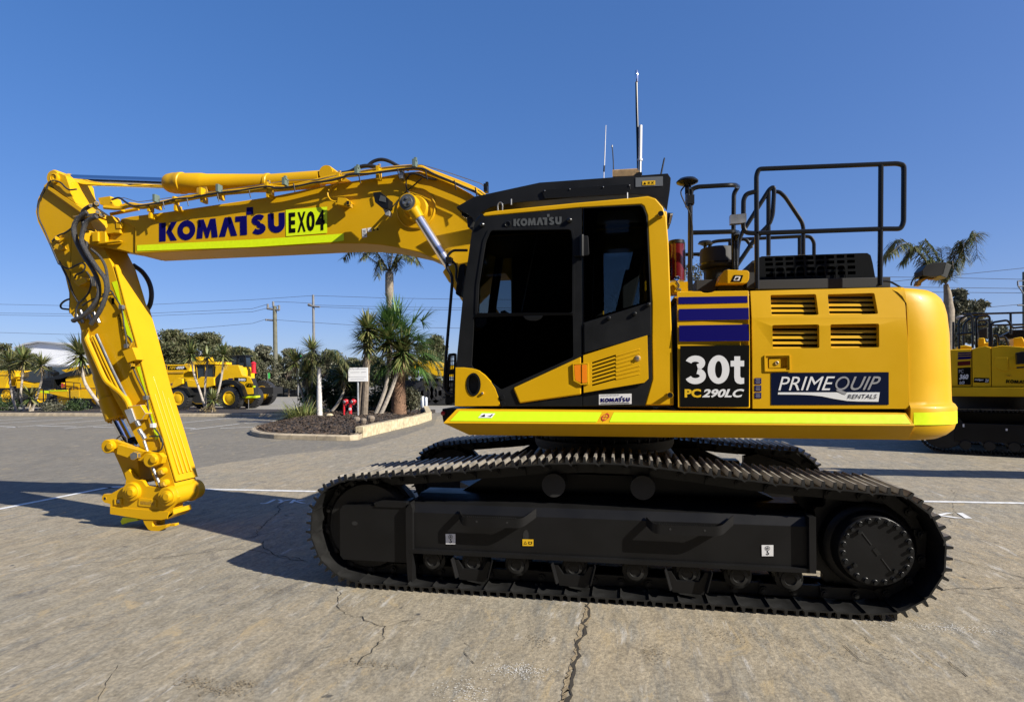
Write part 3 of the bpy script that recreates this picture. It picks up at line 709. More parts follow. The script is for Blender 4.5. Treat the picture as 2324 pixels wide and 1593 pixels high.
    for x in (-.37, .367):
        w = MB(); w.lathe([(.04, -.15), (.09, -.14), (.075, -.05), (.075, .05), (.09, .14), (.10, .15), (.10, .19), (.001, .195)], (x, y, .92), (0, sg, 0), 'black_matte', 24)
        w.box((x, y - sg * .05, .85), (.10, .12, .14), 'frame_black')
        part('carrier_roller', w, bevel=0)
    for x in (-1.06, -.20, .71):
        w = MB(); o = y + sg * .27
        w.prism([(x - .165, o, .275), (x - .12, o, .105), (x + .12, o, .095), (x + .165, o, .275), (x + .13, o, .275), (x + .085, o, .20), (x - .085, o, .20), (x - .13, o, .275)], (0, -sg * .03, 0), 'frame_black')
        for k in (-1, 1): w.prism([(x + k * .165, o, .30), (x + k * .120, o, .13), (x + k * .135, o + sg * .045, .13), (x + k * .175, o + sg * .045, .29)], (k * .012, 0, 0), 'frame_black')
        part('track_guard', w, bevel=.003)
undercarriage(-1); undercarriage(1)
b = MB()
b.prism([(-.75, -1.0, .62), (-.55, -1.0, .90), (.55, -1.0, .90), (.75, -1.0, .62)], (0, 2.0, 0), 'frame_black')
b.lathe([(.80, .55), (.80, .95), (.70, 1.08), (.70, 1.12), (.001, 1.12)], (0, 0, 0), (0, 0, 1), 'frame_black', 40)
for q in ((-1.3, -.9), (1.3, -.9), (-1.3, .9), (1.3, .9)):
    d = Vector((q[0], q[1], 0)) - Vector((q[0] * .3, q[1] * .3, 0)); p0 = Vector((q[0] * .3, q[1] * .3, .55)); p1 = Vector((q[0], q[1], .55)); w = Vector((-d.y, d.x, 0)).normalized() * .22
    b.loft([[p0 - w, p0 + w, p0 + w + Vector((0, 0, .42)), p0 - w + Vector((0, 0, .42))], [p1 - w * .8, p1 + w * .8, p1 + w * .8 + Vector((0, 0, .25)), p1 - w * .8 + Vector((0, 0, .25))]], 'frame_black')
part('car_body', b)
b = MB(); b.lathe([(.66, 1.10), (.72, 1.10), (.74, 1.14), (.74, 1.19), (.68, 1.20), (.68, 1.25), (.80, 1.26), (.80, 1.34), (.001, 1.34)], (0, 0, 0), (0, 0, 1), 'black_matte', 60)
for i in range(36):
    a = 6.2832 * i / 36; b.lathe([(.012, 1.19), (.012, 1.225), (.0, 1.226)], (.71 * math.cos(a), .71 * math.sin(a), 0), (0, 0, 1), 'frame_black', 6)
part('swing_ring', b, bevel=0)

# ---- revolving deck with its sloped skirt
A0, A1 = P(1036, 928.5, -1.50), P(2056, 937.5, -1.50); B0, B1 = P(1006, 960, -1.555), P(2076, 966, -1.555); C0, C1 = P(1065, 987, -1.43), P(2060, 998, -1.43)
I0, I1 = Vector((A0.x, -1.45, A0.z + .002)), Vector((A1.x, -1.45, A1.z + .002))
def mir(v): return Vector((v.x, -v.y, v.z))
d = MB()
ring0 = [I0, A0, B0, C0]; ring1 = [I1, A1, B1, C1]
vs = ring0 + ring1 + [mir(v) for v in ring0] + [mir(v) for v in ring1]
d.add(vs, [(0, 1, 5, 4), (1, 2, 6, 5), (2, 3, 7, 6), (8, 12, 13, 9), (9, 13, 14, 10), (10, 14, 15, 11), (0, 8, 9, 1), (1, 9, 10, 2), (2, 10, 11, 3), (3, 11, 15, 7), (0, 4, 12, 8), (4, 5, 13, 12), (5, 6, 14, 13), (6, 7, 15, 14)], 'yellow')
deck = part('deck', d, bevel=.012, seg=3)
def on_skirt(t, s, off=.004):          # t along, s from top edge to ridge
    a = A0.lerp(A1, t); b_ = B0.lerp(B1, t); p = a.lerp(b_, s); n = Vector((0, -1, .45)).normalized(); return p + n * off
tp = MB()
for t0, t1 in ((.012, .357), (.385, .995)):
    k = 12; g = [on_skirt(t0 + (t1 - t0) * i / k, .14) for i in range(k + 1)] + [on_skirt(t0 + (t1 - t0) * i / k, .86) for i in range(k + 1)]
    tp.add(g, [(i, i + 1, k + 2 + i, k + 1 + i) for i in range(k)], 'lime_strip')
part('reflective_strip', tp, deck, bevel=0, recalc=False)
tp = MB(); g = [on_skirt(.371 + .008 * math.cos(a), .5 + .26 * math.sin(a), .006) for a in np.linspace(0, 6.2832, 19)]; g2 = [on_skirt(.371 + .0064 * math.cos(a), .5 + .20 * math.sin(a), .006) for a in np.linspace(0, 6.2832, 19)]
tp.add(g + g2, [(i, i + 1, 19 + i + 1, 19 + i) for i in range(18)], 'red')
for (t0, s0, t1, s1) in ((.361, .485, .381, .515), (.3706, .16, .3714, .84)): tp.add([on_skirt(t0, s0, .007), on_skirt(t1, s0, .007), on_skirt(t1, s1, .007), on_skirt(t0, s1, .007)], [(0, 1, 2, 3)], 'red')
part('lifting_point_mark', tp, deck, bevel=0, recalc=False)
tp = MB(); c = [(.074, .62), (.107, .62), (.107, .30), (.074, .30)]
tp.add([on_skirt(t, s, .007) for t, s in c], [(0, 1, 2, 3)], 'decal_white')
tp.add([on_skirt(.077 + .006 * k, .55 - .2 * (k == 1), .009) for k in range(3)], [(0, 1, 2)], 'decal_black'); tp.add([on_skirt(t, s, .009) for t, s in ((.094, .52), (.103, .55), (.104, .38), (.101, .36), (.1, .47))], [(0, 1, 2, 3, 4)], 'decal_black')
part('warning_label', tp, deck, bevel=0, recalc=False)
fr = MB(); fr.ppx(Z('z4', (-6, 1412), (66, 1412), (12, 1486), (0, 1490), (-6, 1455)), -1.35, .5, 'black')
fr.lathe([(.022, -.01), (.022, .012), (.0, .014)], P(*Z('z4', (0, 1438)), -1.36), (0, -1, 0), 'red', 14)
part('front_marker', fr, deck, bevel=.003)
# engine house core behind the doors
def side_y(z): return -1.478 + max(0, z - 2.20) * .22
core = MB(); zt = P(1800, 660, -1.4).z
core.box(((.66 + 2.2) / 2, .02, (1.50 + zt - .04) / 2), (2.2 - .66, 2.78, zt - .04 - 1.50), 'black_matte')
core.box((-.30, .95, 1.95), (1.7, 1.0, .85), 'yellow')       # tank and tool side on the far half
core.box((1.45, .02, zt - .012), (1.62, 2.70, .022), 'yellow')
part('engine_house', core, bevel=.006)

# ---- storage door with the blue bands
sd = MB(); Q = side_y
sd.ppx(Z('z6', (155, 129), (330, 127), (340, 134), (352, 138), (380, 139), (415, 133), (425, 126), (680, 122), (684, 250), (687, 380), (690, 985), (162, 980), (158, 400)), Q, .05, 'yellow')
sdoor = part('storage_door', sd, bevel=.008)
off = lambda z: side_y(z) - .003
off2 = lambda z: side_y(z) - .0055
st = MB()
for c in ([(165, 170), (670, 162), (672, 212), (166, 220)], [(167, 257), (680, 248), (682, 333), (168, 342)], [(168, 378), (682, 370), (684, 490), (170, 495)]):
    st.quadpx(Z('z6', *c), off, 'royal')
part('blue_bands', st, sdoor, bevel=0, recalc=False)
dc = MB(); dc.quadpx(Z('z6', (177, 527), (684, 522), (682, 972), (177, 975)), off, 'decal_black')
glyph_px(dc, three_geo(), Z('z6', (213, 808), (366, 806), (366, 597), (213, 599)), off2, 'decal_white')
glyph_px(dc, ring_geo(.5, .5, .5, .5, .165, .30), Z('z6', (379, 806), (538, 804), (538, 594), (379, 597)), off2, 'decal_white')
glyph_px(dc, tee_geo(), Z('z6', (547, 804), (646, 803), (646, 603), (547, 604)), off2, 'decal_white')
text_px(dc, 'PC', Z('z6', (210, 905), (330, 905), (330, 842), (210, 843)), off2, 'decal_yellow', .04)
text_px(dc, '290LC', Z('z6', (338, 905), (640, 905), (648, 842), (338, 843)), off2, 'decal_white', .035, .25)
part('model_decal', dc, sdoor, bevel=0, recalc=False)

# ---- engine door with louvres
ed = MB()
lou = [Z('z6', (838, 155), (1172, 148), (1192, 300), (848, 305)), Z('z6', (1258, 150), (1600, 140), (1628, 293), (1272, 300)), Z('z6', (852, 375), (1195, 370), (1197, 543), (856, 545)), Z('z6', (1278, 370), (1634, 364), (1636, 538), (1282, 542))]
lou = [roundpx(q, 4, 3) for q in lou]
hnd = roundpx(Z('z6', (818, 614), (962, 610), (964, 692), (820, 694)), 3, 2)
ed.plate(Z('z6', (692, 125), (1796, 97), (1818, 180), (1828, 240), (1833, 325)) + Z('z6', (702, 325), (698, 250)), lou[:2], Q, .05, 'yellow')
ed.plate(Z('z6', (702, 325.2), (1833, 325.2), (1846, 480), (1852, 650), (1853, 988), (708, 986), (706, 600)), lou[2:] + [hnd], Q, .05, 'yellow')
edoor = part('engine_door', ed, bevel=.006)
for q in lou:
    m = MB(); us = [p[0] for p in q]; vs_ = [p[1] for p in q]; u0, u1, v0, v1 = min(us) - 4, max(us) + 4, min(vs_) - 3, max(vs_) + 3
    yb = side_y(P(u0, v0, -1.45).z) + .075
    m.quadpx([(u0, v0), (u1, v0), (u1, v1), (u0, v1)], yb, 'black_matte')
    k = 5
    for i in range(k):
        va = v0 + (v1 - v0) * (i + .50) / k; vb = v0 + (v1 - v0) * (i + .97) / k
        y0 = side_y(P(u0, va, -1.45).z); pf = [PF(u0, va, y0 + .048), PF(u1, va, y0 + .048), PF(u1, vb, y0 + .040), PF(u0, vb, y0 + .040)]
        m.add(pf + [q + Vector((0, .022, .006)) for q in pf], [(0, 1, 2, 3), (7, 6, 5, 4), (0, 4, 5, 1), (1, 5, 6, 2), (2, 6, 7, 3), (3, 7, 4, 0)], 'yellow')
    part('louvre', m, edoor, bevel=0)
m = MB()
fo = roundpx(Z('z6', (793, 593), (985, 589), (989, 714), (796, 717)), 3, 3); fi = roundpx(Z('z6', (803, 602), (976, 598), (979, 705), (806, 708)), 2.5, 3)
m.plate(fo, [fi], lambda z: side_y(z) - .009, .012, 'yellow')
m.quadpx(Z('z6', (812, 608), (970, 604), (972, 698), (814, 700)), lambda z: side_y(z) + .035, 'yellow')
m.ppx(Z('z6', (828, 619), (912, 616), (913, 688), (829, 690)), lambda z: side_y(z) + .006, .02, 'yellow')
kp = PF(*Z('z6', (884, 653)), lambda z: side_y(z) + .006); m.lathe([(.016, -.002), (.016, .006), (.011, .008), (.009, .004), (.0, .004)], kp, (0, -1, 0), 'zinc', 16)
part('door_latch', m, edoor, bevel=.002)
dc = MB(); dc.quadpx(Z('z6', (843, 724), (1706, 719), (1706, 958), (843, 960)), off, 'decal_navy')
text_px(dc, 'PRIME', Z('z6', (897, 853), (1296, 851), (1312, 751), (897, 753)), off2, 'decal_white', .0, .25)
vsw = [(895, 867), (1640, 867), (1630, 936), (1480, 934), (1400, 930), (1300, 914), (1220, 897), (1140, 888), (1040, 884), (893, 883)]
dc.add([PF(*Z('z6', p), off2) for p in vsw], tessellate_polygon([[Vector((x, y, 0)) for x, y in vsw]]), 'decal_white')
off3 = lambda z: side_y(z) - .008
dc.add([PF(*Z('z6', p), off2) for p in _strip([(1366 + 44 * math.cos(a) + 12 * math.sin(a), 801 - 44 * math.sin(a)) for a in np.linspace(0, 6.2832, 29)], 13)[0]], _strip([(0, 0)] * 29, 13)[1], 'decal_grey')
dc.add([PF(*Z('z6', p), off3) for p in ((1318, 848), (1345, 846), (1398, 868), (1390, 884), (1372, 880), (1330, 860))], [(0, 1, 2, 3, 4, 5)], 'decal_grey')
text_px(dc, 'UIP', Z('z6', (1422, 852), (1628, 850), (1652, 750), (1440, 752)), off2, 'decal_grey', .006, .25)
text_px(dc, 'RENTALS', Z('z6', (1404, 914), (1618, 913), (1622, 881), (1406, 882)), off3, 'decal_navy', .0, .2)
part('rental_decal', dc, edoor, bevel=0, recalc=False)
for k, (ya, yb) in enumerate(((762, 806), (815, 859), (868, 912))):
    dc = MB(); dc.quadpx(Z('z6', (723, ya), (772, ya), (772, yb), (723, yb)), off, 'navy')
    for j in range(4): dc.quadpx(Z('z6', (729 + j % 2 * 4, ya + 7 + j * 9), (766 - j % 2 * 4, ya + 7 + j * 9), (766 - j % 2 * 4, ya + 10 + j * 9), (729 + j % 2 * 4, ya + 10 + j * 9)), off2, 'decal_grey')
    part('service_sticker', dc, edoor, bevel=0, recalc=False)

# ---- counterweight: plan outline lofted through height with rounded top and bulging foot
cw = MB()
xs = P(2062, 800, -1.47).x; xe = 2.94; zt_ = P(2060, 652, -1.40).z; zb = P(2060, 1000, -1.47).z
def plan(inset, flare=0.):
    pts = []; yw = 1.492 - (inset if inset < .05 else .05 + (inset - .05) * .30); xr = xe - inset; rc = .42
    pts.append((xs, -yw)); 
    for a in np.linspace(-90, -14, 12): pts.append((xr - .12 - rc + rc * math.cos(R(a)), -yw + rc + rc * math.sin(R(a))))
    for y in np.linspace(-yw + rc + .05, yw - rc - .05, 10): pts.append((xr - .12 + .12 * (1 - (y / yw) ** 2) ** .5 - .02, y))
    for a in np.linspace(14, 90, 12): pts.append((xr - .12 - rc + rc * math.cos(R(a)), yw - rc + rc * math.sin(R(a))))
    pts.append((xs, yw)); return pts
prof = [(zb, .10), (zb + .03, .045), (zb + .075, .012), (zb + .13, .0), (zb + .245, -.004), (zb + .262, .004), (zb + .275, .018), (zb + .30, .022), (1.80, .024), (2.15, .030), (2.30, .040), (2.38, .054), (2.43, .075), (2.465, .105), (zt_ - .012, .145), (zt_, .20)]
rings = [[(x, y, z) for x, y in plan(i)] for z, i in prof]
cw.loft(rings, 'yellow')
cwt = part('counterweight', cw, bevel=0, smooth=40)
tp = MB(); rr = []
for z in (zb + .122, zb + .222): rr.append([(x, y, z) for x, y in plan(-.003)][0:16])
rr = [[(x + (.02 if i == 0 else 0), y, z) for i, (x, y, z) in enumerate(r)] for r in rr]
tp.add(rr[0] + rr[1], [(i, i + 1, 16 + i + 1, 16 + i) for i in range(15)], 'lime')
part('reflective_strip', tp, cwt, bevel=0, recalc=False)
gp = MB(); gx = P(2052, 800, -1.46).x
gp.box((gx + .004, 0, (zt_ + zb) / 2 + .05), (.035, 2.80, zt_ - zb - .2), 'black_matte'); part('body_seal', gp, bevel=0)

# ---- cab
CYF = -1.452
cab_hole = Z('z4', (1165, 236), (1150, 226), (800, 245), (400, 281), (242, 296), (205, 300))
shell_px = Z('z4', (214, 296), (240, 272), (300, 262), (500, 242), (760, 216), (1100, 186), (1190, 176), (1235, 190), (1278, 240), (1298, 300), (1310, 450), (1330, 1000), (1341, 1392), (1172, 1392), (1215, 1240), (1211, 990), (1212, 800), (1195, 500), (1185, 290)) + cab_hole[:-1]
sh = MB(); sh.ppx(shell_px, CYF, .07, 'yellow')
# roof skin, back wall and far rim run the real depth of the cab
top_px = Z('z4', (214, 296), (240, 272), (300, 262), (500, 242), (760, 216), (1100, 186), (1190, 176), (1235, 190), (1278, 240), (1298, 300), (1310, 450))
rf = [PF(u, v, CYF) + Vector((0, .02, -.003)) for u, v in top_px]
sh.add(rf + [p + Vector((0, 1.0, 0)) for p in rf] + [p + Vector((0, 0, -.05)) for p in rf] + [p + Vector((0, 1.0, -.05)) for p in rf], sum([[(i, i + 1, 11 + i + 1, 11 + i), (22 + i, 33 + i, 33 + i + 1, 22 + i + 1)] for i in range(10)], []), 'yellow')
cabx0, cabx1 = P(*Z('z4', (66, 1398)), CYF).x, P(*Z('z4', (1341, 1392)), CYF).x; cz0 = P(*Z('z4', (600, 1398)), CYF).z
zr = rf[5].z
sh.box((cabx1 - .05, -.93, (cz0 + 2.35) / 2), (.06, 1.0, 2.35 - cz0), 'yellow')
for y in (-1.37, -.50): sh.box((cabx1 - .12, y, 2.75), (.16, .10, .9), 'yellow')
# far side frame: pillar and lower panel, plus an added view-blocking panel
FYY = -.45
sh.box(((cabx0 + cabx1) / 2, FYY, (cz0 + 2.30) / 2), (cabx1 - cabx0 - .04, .06, 2.30 - cz0), 'yellow')
sh.box((cabx1 - .14, FYY, 2.75), (.2, .06, 1.0), 'yellow')
sh.box((cabx0 + .80, FYY, 2.72), (.95, .05, .95), 'black_matte')  # solid panel added over window opening, blocks sky so the glass looks dark
sh.box(((cabx0 + cabx1) / 2, -.93, 3.10), (cabx1 - cabx0 - .3, .95, .05), 'black_matte')
cab = part('cab', sh, bevel=.012, seg=3)
# quarter panel at the front foot, with its round vent
q = MB(); vent = circ(*Z('z4', (175, 1271)), 15.2, 25)
q.plate(Z('z4', (66, 1398), (70, 1172), (120, 1172), (172, 1178), (205, 1190), (240, 1216), (272, 1250), (300, 1292), (318, 1340), (330, 1396)), [vent], CYF - .016, .06, 'yellow')
q.lathe([(.013, 0), (.013, .015), (.007, .018), (.0, .018)], P(*Z('z4', (230, 1322)), CYF - .016), (0, -1, 0), 'zinc', 12)
part('corner_panel', q, cab, bevel=.008)
q = MB(); vo = circ(*Z('z4', (175, 1271)), 16.4, 26.4)
q.plate(vo, [circ(*Z('z4', (173, 1271)), 12.5, 22)], CYF - .021, .04, 'black_gloss'); q.quadpx(vent, CYF + .03, 'black_matte')
part('air_vent', q, cab, bevel=0)
# door: black frame, upper and lower glass
win_u = roundpx(Z('z4', (199, 856), (206, 690), (246, 440), (276, 375), (742, 370), (750, 430), (750, 856)), 7, 4)
win_l = roundpx(Z('z4', (178, 880), (753, 866), (756, 1112), (334, 1302), (163, 1165)), 5, 4)
fr = MB()
fr.plate(Z('z4', (76, 1172), (80, 1100), (118, 720), (166, 385), (186, 325), (214, 297), (242, 296.5), (400, 281.5), (804, 245.5), (808, 1105), (405, 1290), (440, 1380), (808, 1328), (808, 1397), (334, 1397), (322, 1345), (300, 1296), (270, 1252), (235, 1216), (200, 1194), (170, 1181), (120, 1174)), [win_u, win_l], CYF - .010, .06, 'black')
# raised rim round the upper window
big = roundpx(Z('z4', (184, 868), (191, 690), (232, 430), (266, 360), (754, 356), (765, 430), (764, 868)), 8, 4)
fr.plate(big, [win_u], CYF - .018, .012, 'black')
fr.lathe([(.030, -.005), (.030, .01), (.022, .012), (.018, .004), (0, .004)], P(*Z('z4', (375, 341)), CYF - .01), (0, -1, 0), 'black_gloss', 18)
for uv in ((735, 318), (228, 345)): fr.lathe([(.022, -.005), (.02, .02), (.008, .03), (0, .03)], P(*Z('z4', uv), CYF - .01), (0, -1, 0), 'black_gloss', 12)
for uv in ((345, 1345), (350, 1385)): fr.lathe([(.02, -.005), (.02, .015), (.0, .016)], P(*Z('z4', uv), CYF - .01), (0, -1, 0), 'black_gloss', 12)
door = part('door', fr, cab, bevel=.006)
g = MB(); g.ppx(roundpx(Z('z4', (195, 860), (202, 690), (242, 438), (272, 370), (746, 366), (754, 430), (754, 860)), 7, 3), CYF + .012, .005, 'glass_tint')
part('door_window', g, cab, bevel=0)
g = MB(); g.ppx(roundpx(Z('z4', (175, 878), (756, 863), (759, 1116), (334, 1306), (160, 1166)), 5, 3), CYF + .012, .005, 'glass_dark')
part('lower_door_window', g, cab, bevel=0)
bar = MB(); bar.ppx(Z('z4', (196, 857), (752, 857), (752, 865), (180, 879)), CYF - .0195, .004, 'seal_black'); part('door_bar', bar, cab, bevel=0)
h = MB(); h.ppx(Z('z4', (462, 874), (580, 870), (565, 890), (540, 901), (500, 901), (478, 892)), CYF - .020, .03, 'black_gloss'); part('door_handle', h, cab, bevel=.004)
h = MB(); h.tube([P(*Z('z4', (549, 390)), CYF + .05), P(*Z('z4', (456, 850)), CYF + .05)], .006, 'zinc', 6); part('gas_strut', h, cab, bevel=0)
lg = MB(); logo_px(lg, Z('z4', (408, 352), (688, 341), (688, 296), (408, 310)), CYF - .014, 'grey_plastic'); part('maker_lettering', lg, cab, bevel=0, recalc=False)
# rear side window and the panels beneath
rw = roundpx(Z('z4', (862, 885), (880, 455), (900, 262), (1135, 248), (1160, 320), (1176, 500), (1186, 786)), 6, 3)
fr = MB(); fr.plate(Z('z4', (811, 245), (1150, 227), (1166, 240), (1186, 292), (1196, 500), (1210, 800), (1210, 990), (1214, 1240), (1170, 1394), (811, 1397)), [rw], CYF - .004, .05, 'black')
part('rear_side_frame', fr, cab, bevel=.006)
g = MB(); g.ppx(Z('z4', (818, 908), (818, 248), (1146, 231), (1160, 243), (1180, 294), (1190, 500), (1203, 789)), CYF - .010, .005, 'glass_tint'); part('rear_side_window', g, cab, bevel=0)
pn = MB(); pn.ppx(Z('z4', (818, 914), (1207, 793), (1209, 985), (820, 1088)), CYF - .022, .02, 'black')
for uv in ((963, 886), (1113, 860), (1192, 808)): pn.lathe([(.018, -.005), (.018, .018), (.01, .024), (0, .024)], P(*Z('z4', uv), CYF - .022), (0, -1, 0), 'black_gloss', 12)
part('side_panel', pn, cab, bevel=.006)
ac = MB(); ac.ppx(Z('z4', (405, 1292), (803, 1108), (803, 1330), (442, 1381)), CYF - .026, .03, 'yellow'); part('door_accent', ac, cab, bevel=.014, seg=3)
slots = []
for i in range(7):
    x0, y0 = 864, 1143 + i * 21.5; x1, y1 = 1002, 1098 + i * 22.3
    if i == 6: x1, y1 = 1003, 1234
    slots.append(Z('z4', (x0, y0), (x1, y1), (x1, y1 + 9), (x0, y0 + 9)))
ac = MB(); ac.plate(Z('z4', (813, 1102), (1186, 985), (1193, 1238), (1168, 1261), (816, 1320)), slots, CYF - .030, .03, 'yellow')
for i in range(7):
    x0, y0 = 1004, 1099 + i * 22.3; x1, y1 = 1142, 1056 + i * 24
    if i in (2, 3): x1 = 1100; y1 += 12
    ac.tube([P(*Z('z4', (x0, y0 + 9)), CYF - .029), P(*Z('z4', (x1, y1 + 9)), CYF - .029)], .006, 'yellow', 8)
ac.quadpx(Z('z4', (850, 1130), (1010, 1085), (1010, 1250), (850, 1290)), CYF + .02 - .022, 'black_matte')
ac.lathe([(.026, -.005), (.026, .004), (.017, .006), (.017, .016), (.0, .018)], P(*Z('z4', (1130, 1119)), CYF - .03), (0, -1, 0), 'zinc', 14)
part('vent_panel', ac, cab, bevel=.010)
hg = MB(); hg.ppx(roundpx(Z('z4', (752, 412), (842, 404), (848, 520), (756, 527)), 5), CYF - .034, .05, 'black'); hg.tube([P(*Z('z4', (805, 402)), CYF - .045), P(*Z('z4', (805, 528)), CYF - .045)], .020, 'black_gloss', 12)
part('door_hinge', hg, cab, bevel=.006)
am = MB(); am.plate(Z('z4', (752, 1150), (842, 1146), (846, 1270), (800, 1274), (756, 1250)), [Z('z4', (758, 1156), (836, 1153), (838, 1263), (800, 1266), (764, 1246))], CYF - .042, .04, 'yellow')
am.ppx(roundpx(Z('z4', (760, 1157), (802, 1155), (803, 1264), (766, 1246)), 3), CYF - .040, .02, 'amber'); am.ppx(roundpx(Z('z4', (805, 1155), (836, 1154), (838, 1262), (806, 1265)), 3), CYF - .044, .02, 'amber')
part('amber_reflector', am, cab, bevel=.002)
dc = MB(); c = Z('z4', (905, 1389), (1095, 1384), (1095, 1324), (905, 1329)); dc.quadpx(c, CYF - .006, 'decal_white'); logo_px(dc, [bil(c, .05, .24), bil(c, .95, .24), bil(c, .95, .62), bil(c, .05, .62)], CYF - .0085, 'navy')
text_px(dc, 'SOLD AND SERVICED BY', [bil(c, .05, .84), bil(c, .62, .84), bil(c, .62, .93), bil(c, .05, .93)], CYF - .0085, 'navy', .01); dc.quadpx([bil(c, .06, .08), bil(c, .94, .08), bil(c, .94, .15), bil(c, .06, .15)], CYF - .0085, 'silver_decal')
part('dealer_sticker', dc, cab, bevel=0, recalc=False)
for uv in ((1262, 290), (1316, 1332)):
    l_ = MB(); p = P(*Z('z4', uv), CYF); l_.box(p, (.04, .02, .034), 'yellow'); l_.cyl(p, p + Vector((0, -.055, 0)), .020, 'black_gloss', 12); l_.cyl(p + Vector((0, -.055, 0)), p + Vector((0, -.06, 0)), .025, 'black_gloss', 12); part('mirror_lug', l_, cab, bevel=.002)
for uv in ((330, 240), (395, 215), (1070, 178)):
    l_ = MB(); p = P(*Z('z4', uv), CYF + .03)
    if uv[0] == 330: l_.tube(spline([p + Vector((-.02, 0, -.03)), p + Vector((-.02, 0, .02)), p + Vector((0, 0, .04)), p + Vector((.02, 0, .02)), p + Vector((.02, 0, -.03))], 4), .006, 'zinc', 6)
    else: l_.cyl(p + Vector((0, 0, -.02)), p + Vector((0, 0, .03)), .007, 'zinc', 8)
    part('roof_eye', l_, cab, bevel=0)
# front windscreen, floor, seat, console
fx = [PF(*Z('z4', p), CYF) for p in ((76, 1390), (82, 1100), (120, 720), (168, 385), (190, 320), (216, 290))]
g = MB(); n = len(fx); ff = [p + Vector((.03, .05, 0)) for p in fx]; g.add(ff + [p + Vector((0, .93, 0)) for p in ff], [(i, i + 1, n + i + 1, n + i) for i in range(n - 1)], 'glass_clear'); part('windscreen', g, cab, bevel=0)
pl = MB()
for yy in (-1.43, -.46): pl.tube([p + Vector((.03, yy + 1.452 + .02, 0)) for p in fx], .045, 'black', 10)
part('front_pillars', pl, cab, bevel=0)
g = MB(); g.box((cabx1 - .45, FYY, 2.72), (.52, .006, .95), 'glass_side'); part('right_side_window', g, cab, bevel=0)
fl = MB(); fl.box(((cabx0 + cabx1) / 2, -.95, cz0 + .02), (cabx1 - cabx0 - .05, .96, .05), 'black_matte'); fl.box((cabx1 - .2, -.95, 1.95), (.26, .9, .7), 'black_matte'); part('cab_floor', fl, cab, bevel=0)
se = MB(); sx = P(*Z('z4', (1000, 700)), -.95).x
se.box((sx - .16, -.95, 2.12), (.52, .52, .15), 'seat_cloth'); se.box((sx + .08, -.95, 2.46), (.13, .48, .62), 'seat_cloth', Matrix.Rotation(R(14), 3, 'Y')); se.box((sx + .19, -.95, 2.86), (.10, .27, .20), 'seat_cloth', Matrix.Rotation(R(14), 3, 'Y'))
se.box((sx - .15, -1.26, 2.22), (.36, .09, .10), 'black'); se.box((sx - .15, -.64, 2.22), (.36, .09, .10), 'black'); se.cyl((sx - .32, -1.26, 2.26), (sx - .34, -1.26, 2.46), .022, 'black', 10); se.cyl((sx - .32, -.64, 2.26), (sx - .34, -.64, 2.46), .022, 'black', 10)
se.box((sx - .1, -.95, 1.85), (.4, .4, .45), 'black_matte'); part('seat', se, cab, bevel=.03, seg=3)
mo = MB(); mo.box((cabx0 + .30, -.60, 2.42), (.05, .22, .17), 'black', Matrix.Rotation(R(-12), 3, 'Y')); mo.cyl((cabx0 + .3, -.58, 2.0), (cabx0 + .3, -.58, 2.36), .02, 'black'); mo.box((cabx0 + .32, -.95, 1.85), (.3, .3, .5), 'black_matte'); part('monitor', mo, cab, bevel=.006)
# falling object guard over the cab roof
gd = MB()
gd.ppx(Z('z4', (75, 240), (180, 180), (560, 98), (1305, 45), (1323, 72), (1318, 140), (1300, 262), (1286, 240), (1240, 188), (1194, 172), (1100, 165), (760, 185), (420, 215), (280, 240), (216, 275), (180, 330), (165, 300)), -1.36, .012, 'black')
gd.ppx(Z('z4', (75, 240), (180, 180), (560, 98), (1305, 45), (1323, 72), (1320, 95), (1295, 72), (562, 122), (188, 204), (84, 256)), -1.348, .90, 'black')
gd.ppx(Z('z4', (75, 240), (180, 180), (560, 98), (1305, 45), (1323, 72), (1318, 140), (1300, 262), (1240, 188), (1100, 165), (760, 185), (420, 215), (280, 240), (216, 275), (165, 300)), -.44, .012, 'black')
gd.ppx(Z('z4', (572, 146), (590, 192), (1068, 166), (1090, 138), (1086, 106), (1050, 106), (588, 138)), -1.376, .012, 'black_gloss')
for uv in ((590, 147), (736, 138), (930, 125), (1082, 116)): gd.lathe([(.008, 0), (.008, .006), (0, .008)], P(*Z('z4', uv), -1.376), (0, -1, 0), 'zinc', 8)
guard = part('roof_guard', gd, bevel=.006)
dc = MB(); c = Z('z4', (1118, 124), (1277, 117), (1277, 62), (1118, 70)); dc.quadpx(c, -1.364, 'silver_decal'); c2 = [bil(c, .25, .14), bil(c, .72, .14), bil(c, .72, .6), bil(c, .25, .6)]; dc.quadpx(c2, -1.367, 'decal_yellow')
dc.add([PF(*bil(c2, a, b), -1.369) for a, b in ((.08, .2), (.30, .2), (.19, .8))], [(0, 1, 2)], 'decal_black')
for k in (.42, .70): dc.add([PF(*bil(c2, k + a, b), -1.369) for a, b in ((0, .25), (.05, .2), (.10, .45), (.16, .2), (.20, .25), (.13, .5), (.2, .8), (.14, .8), (.1, .6), (.05, .8), (0, .75), (.06, .5))], [list(range(12))], 'decal_black')
part('warning_label', dc, guard, bevel=0, recalc=False)
wl_ = MB()
for k in range(4):
    l4 = MB(); l4.box(P(*Z('z4', (140 + 9 * k, 285 + 8 * k)), -1.2 + .2 * k), (.07, .10, .07), 'black_gloss', Matrix.Rotation(R(30), 3, 'Y')); part('roof_lamp', l4, guard, bevel=.006)
wl_.ppx(Z('z4', (136, 290), (190, 310), (165, 370), (140, 355)), -1.33, .1, 'black_matte')
part('roof_lamp', wl_, guard, bevel=.006)
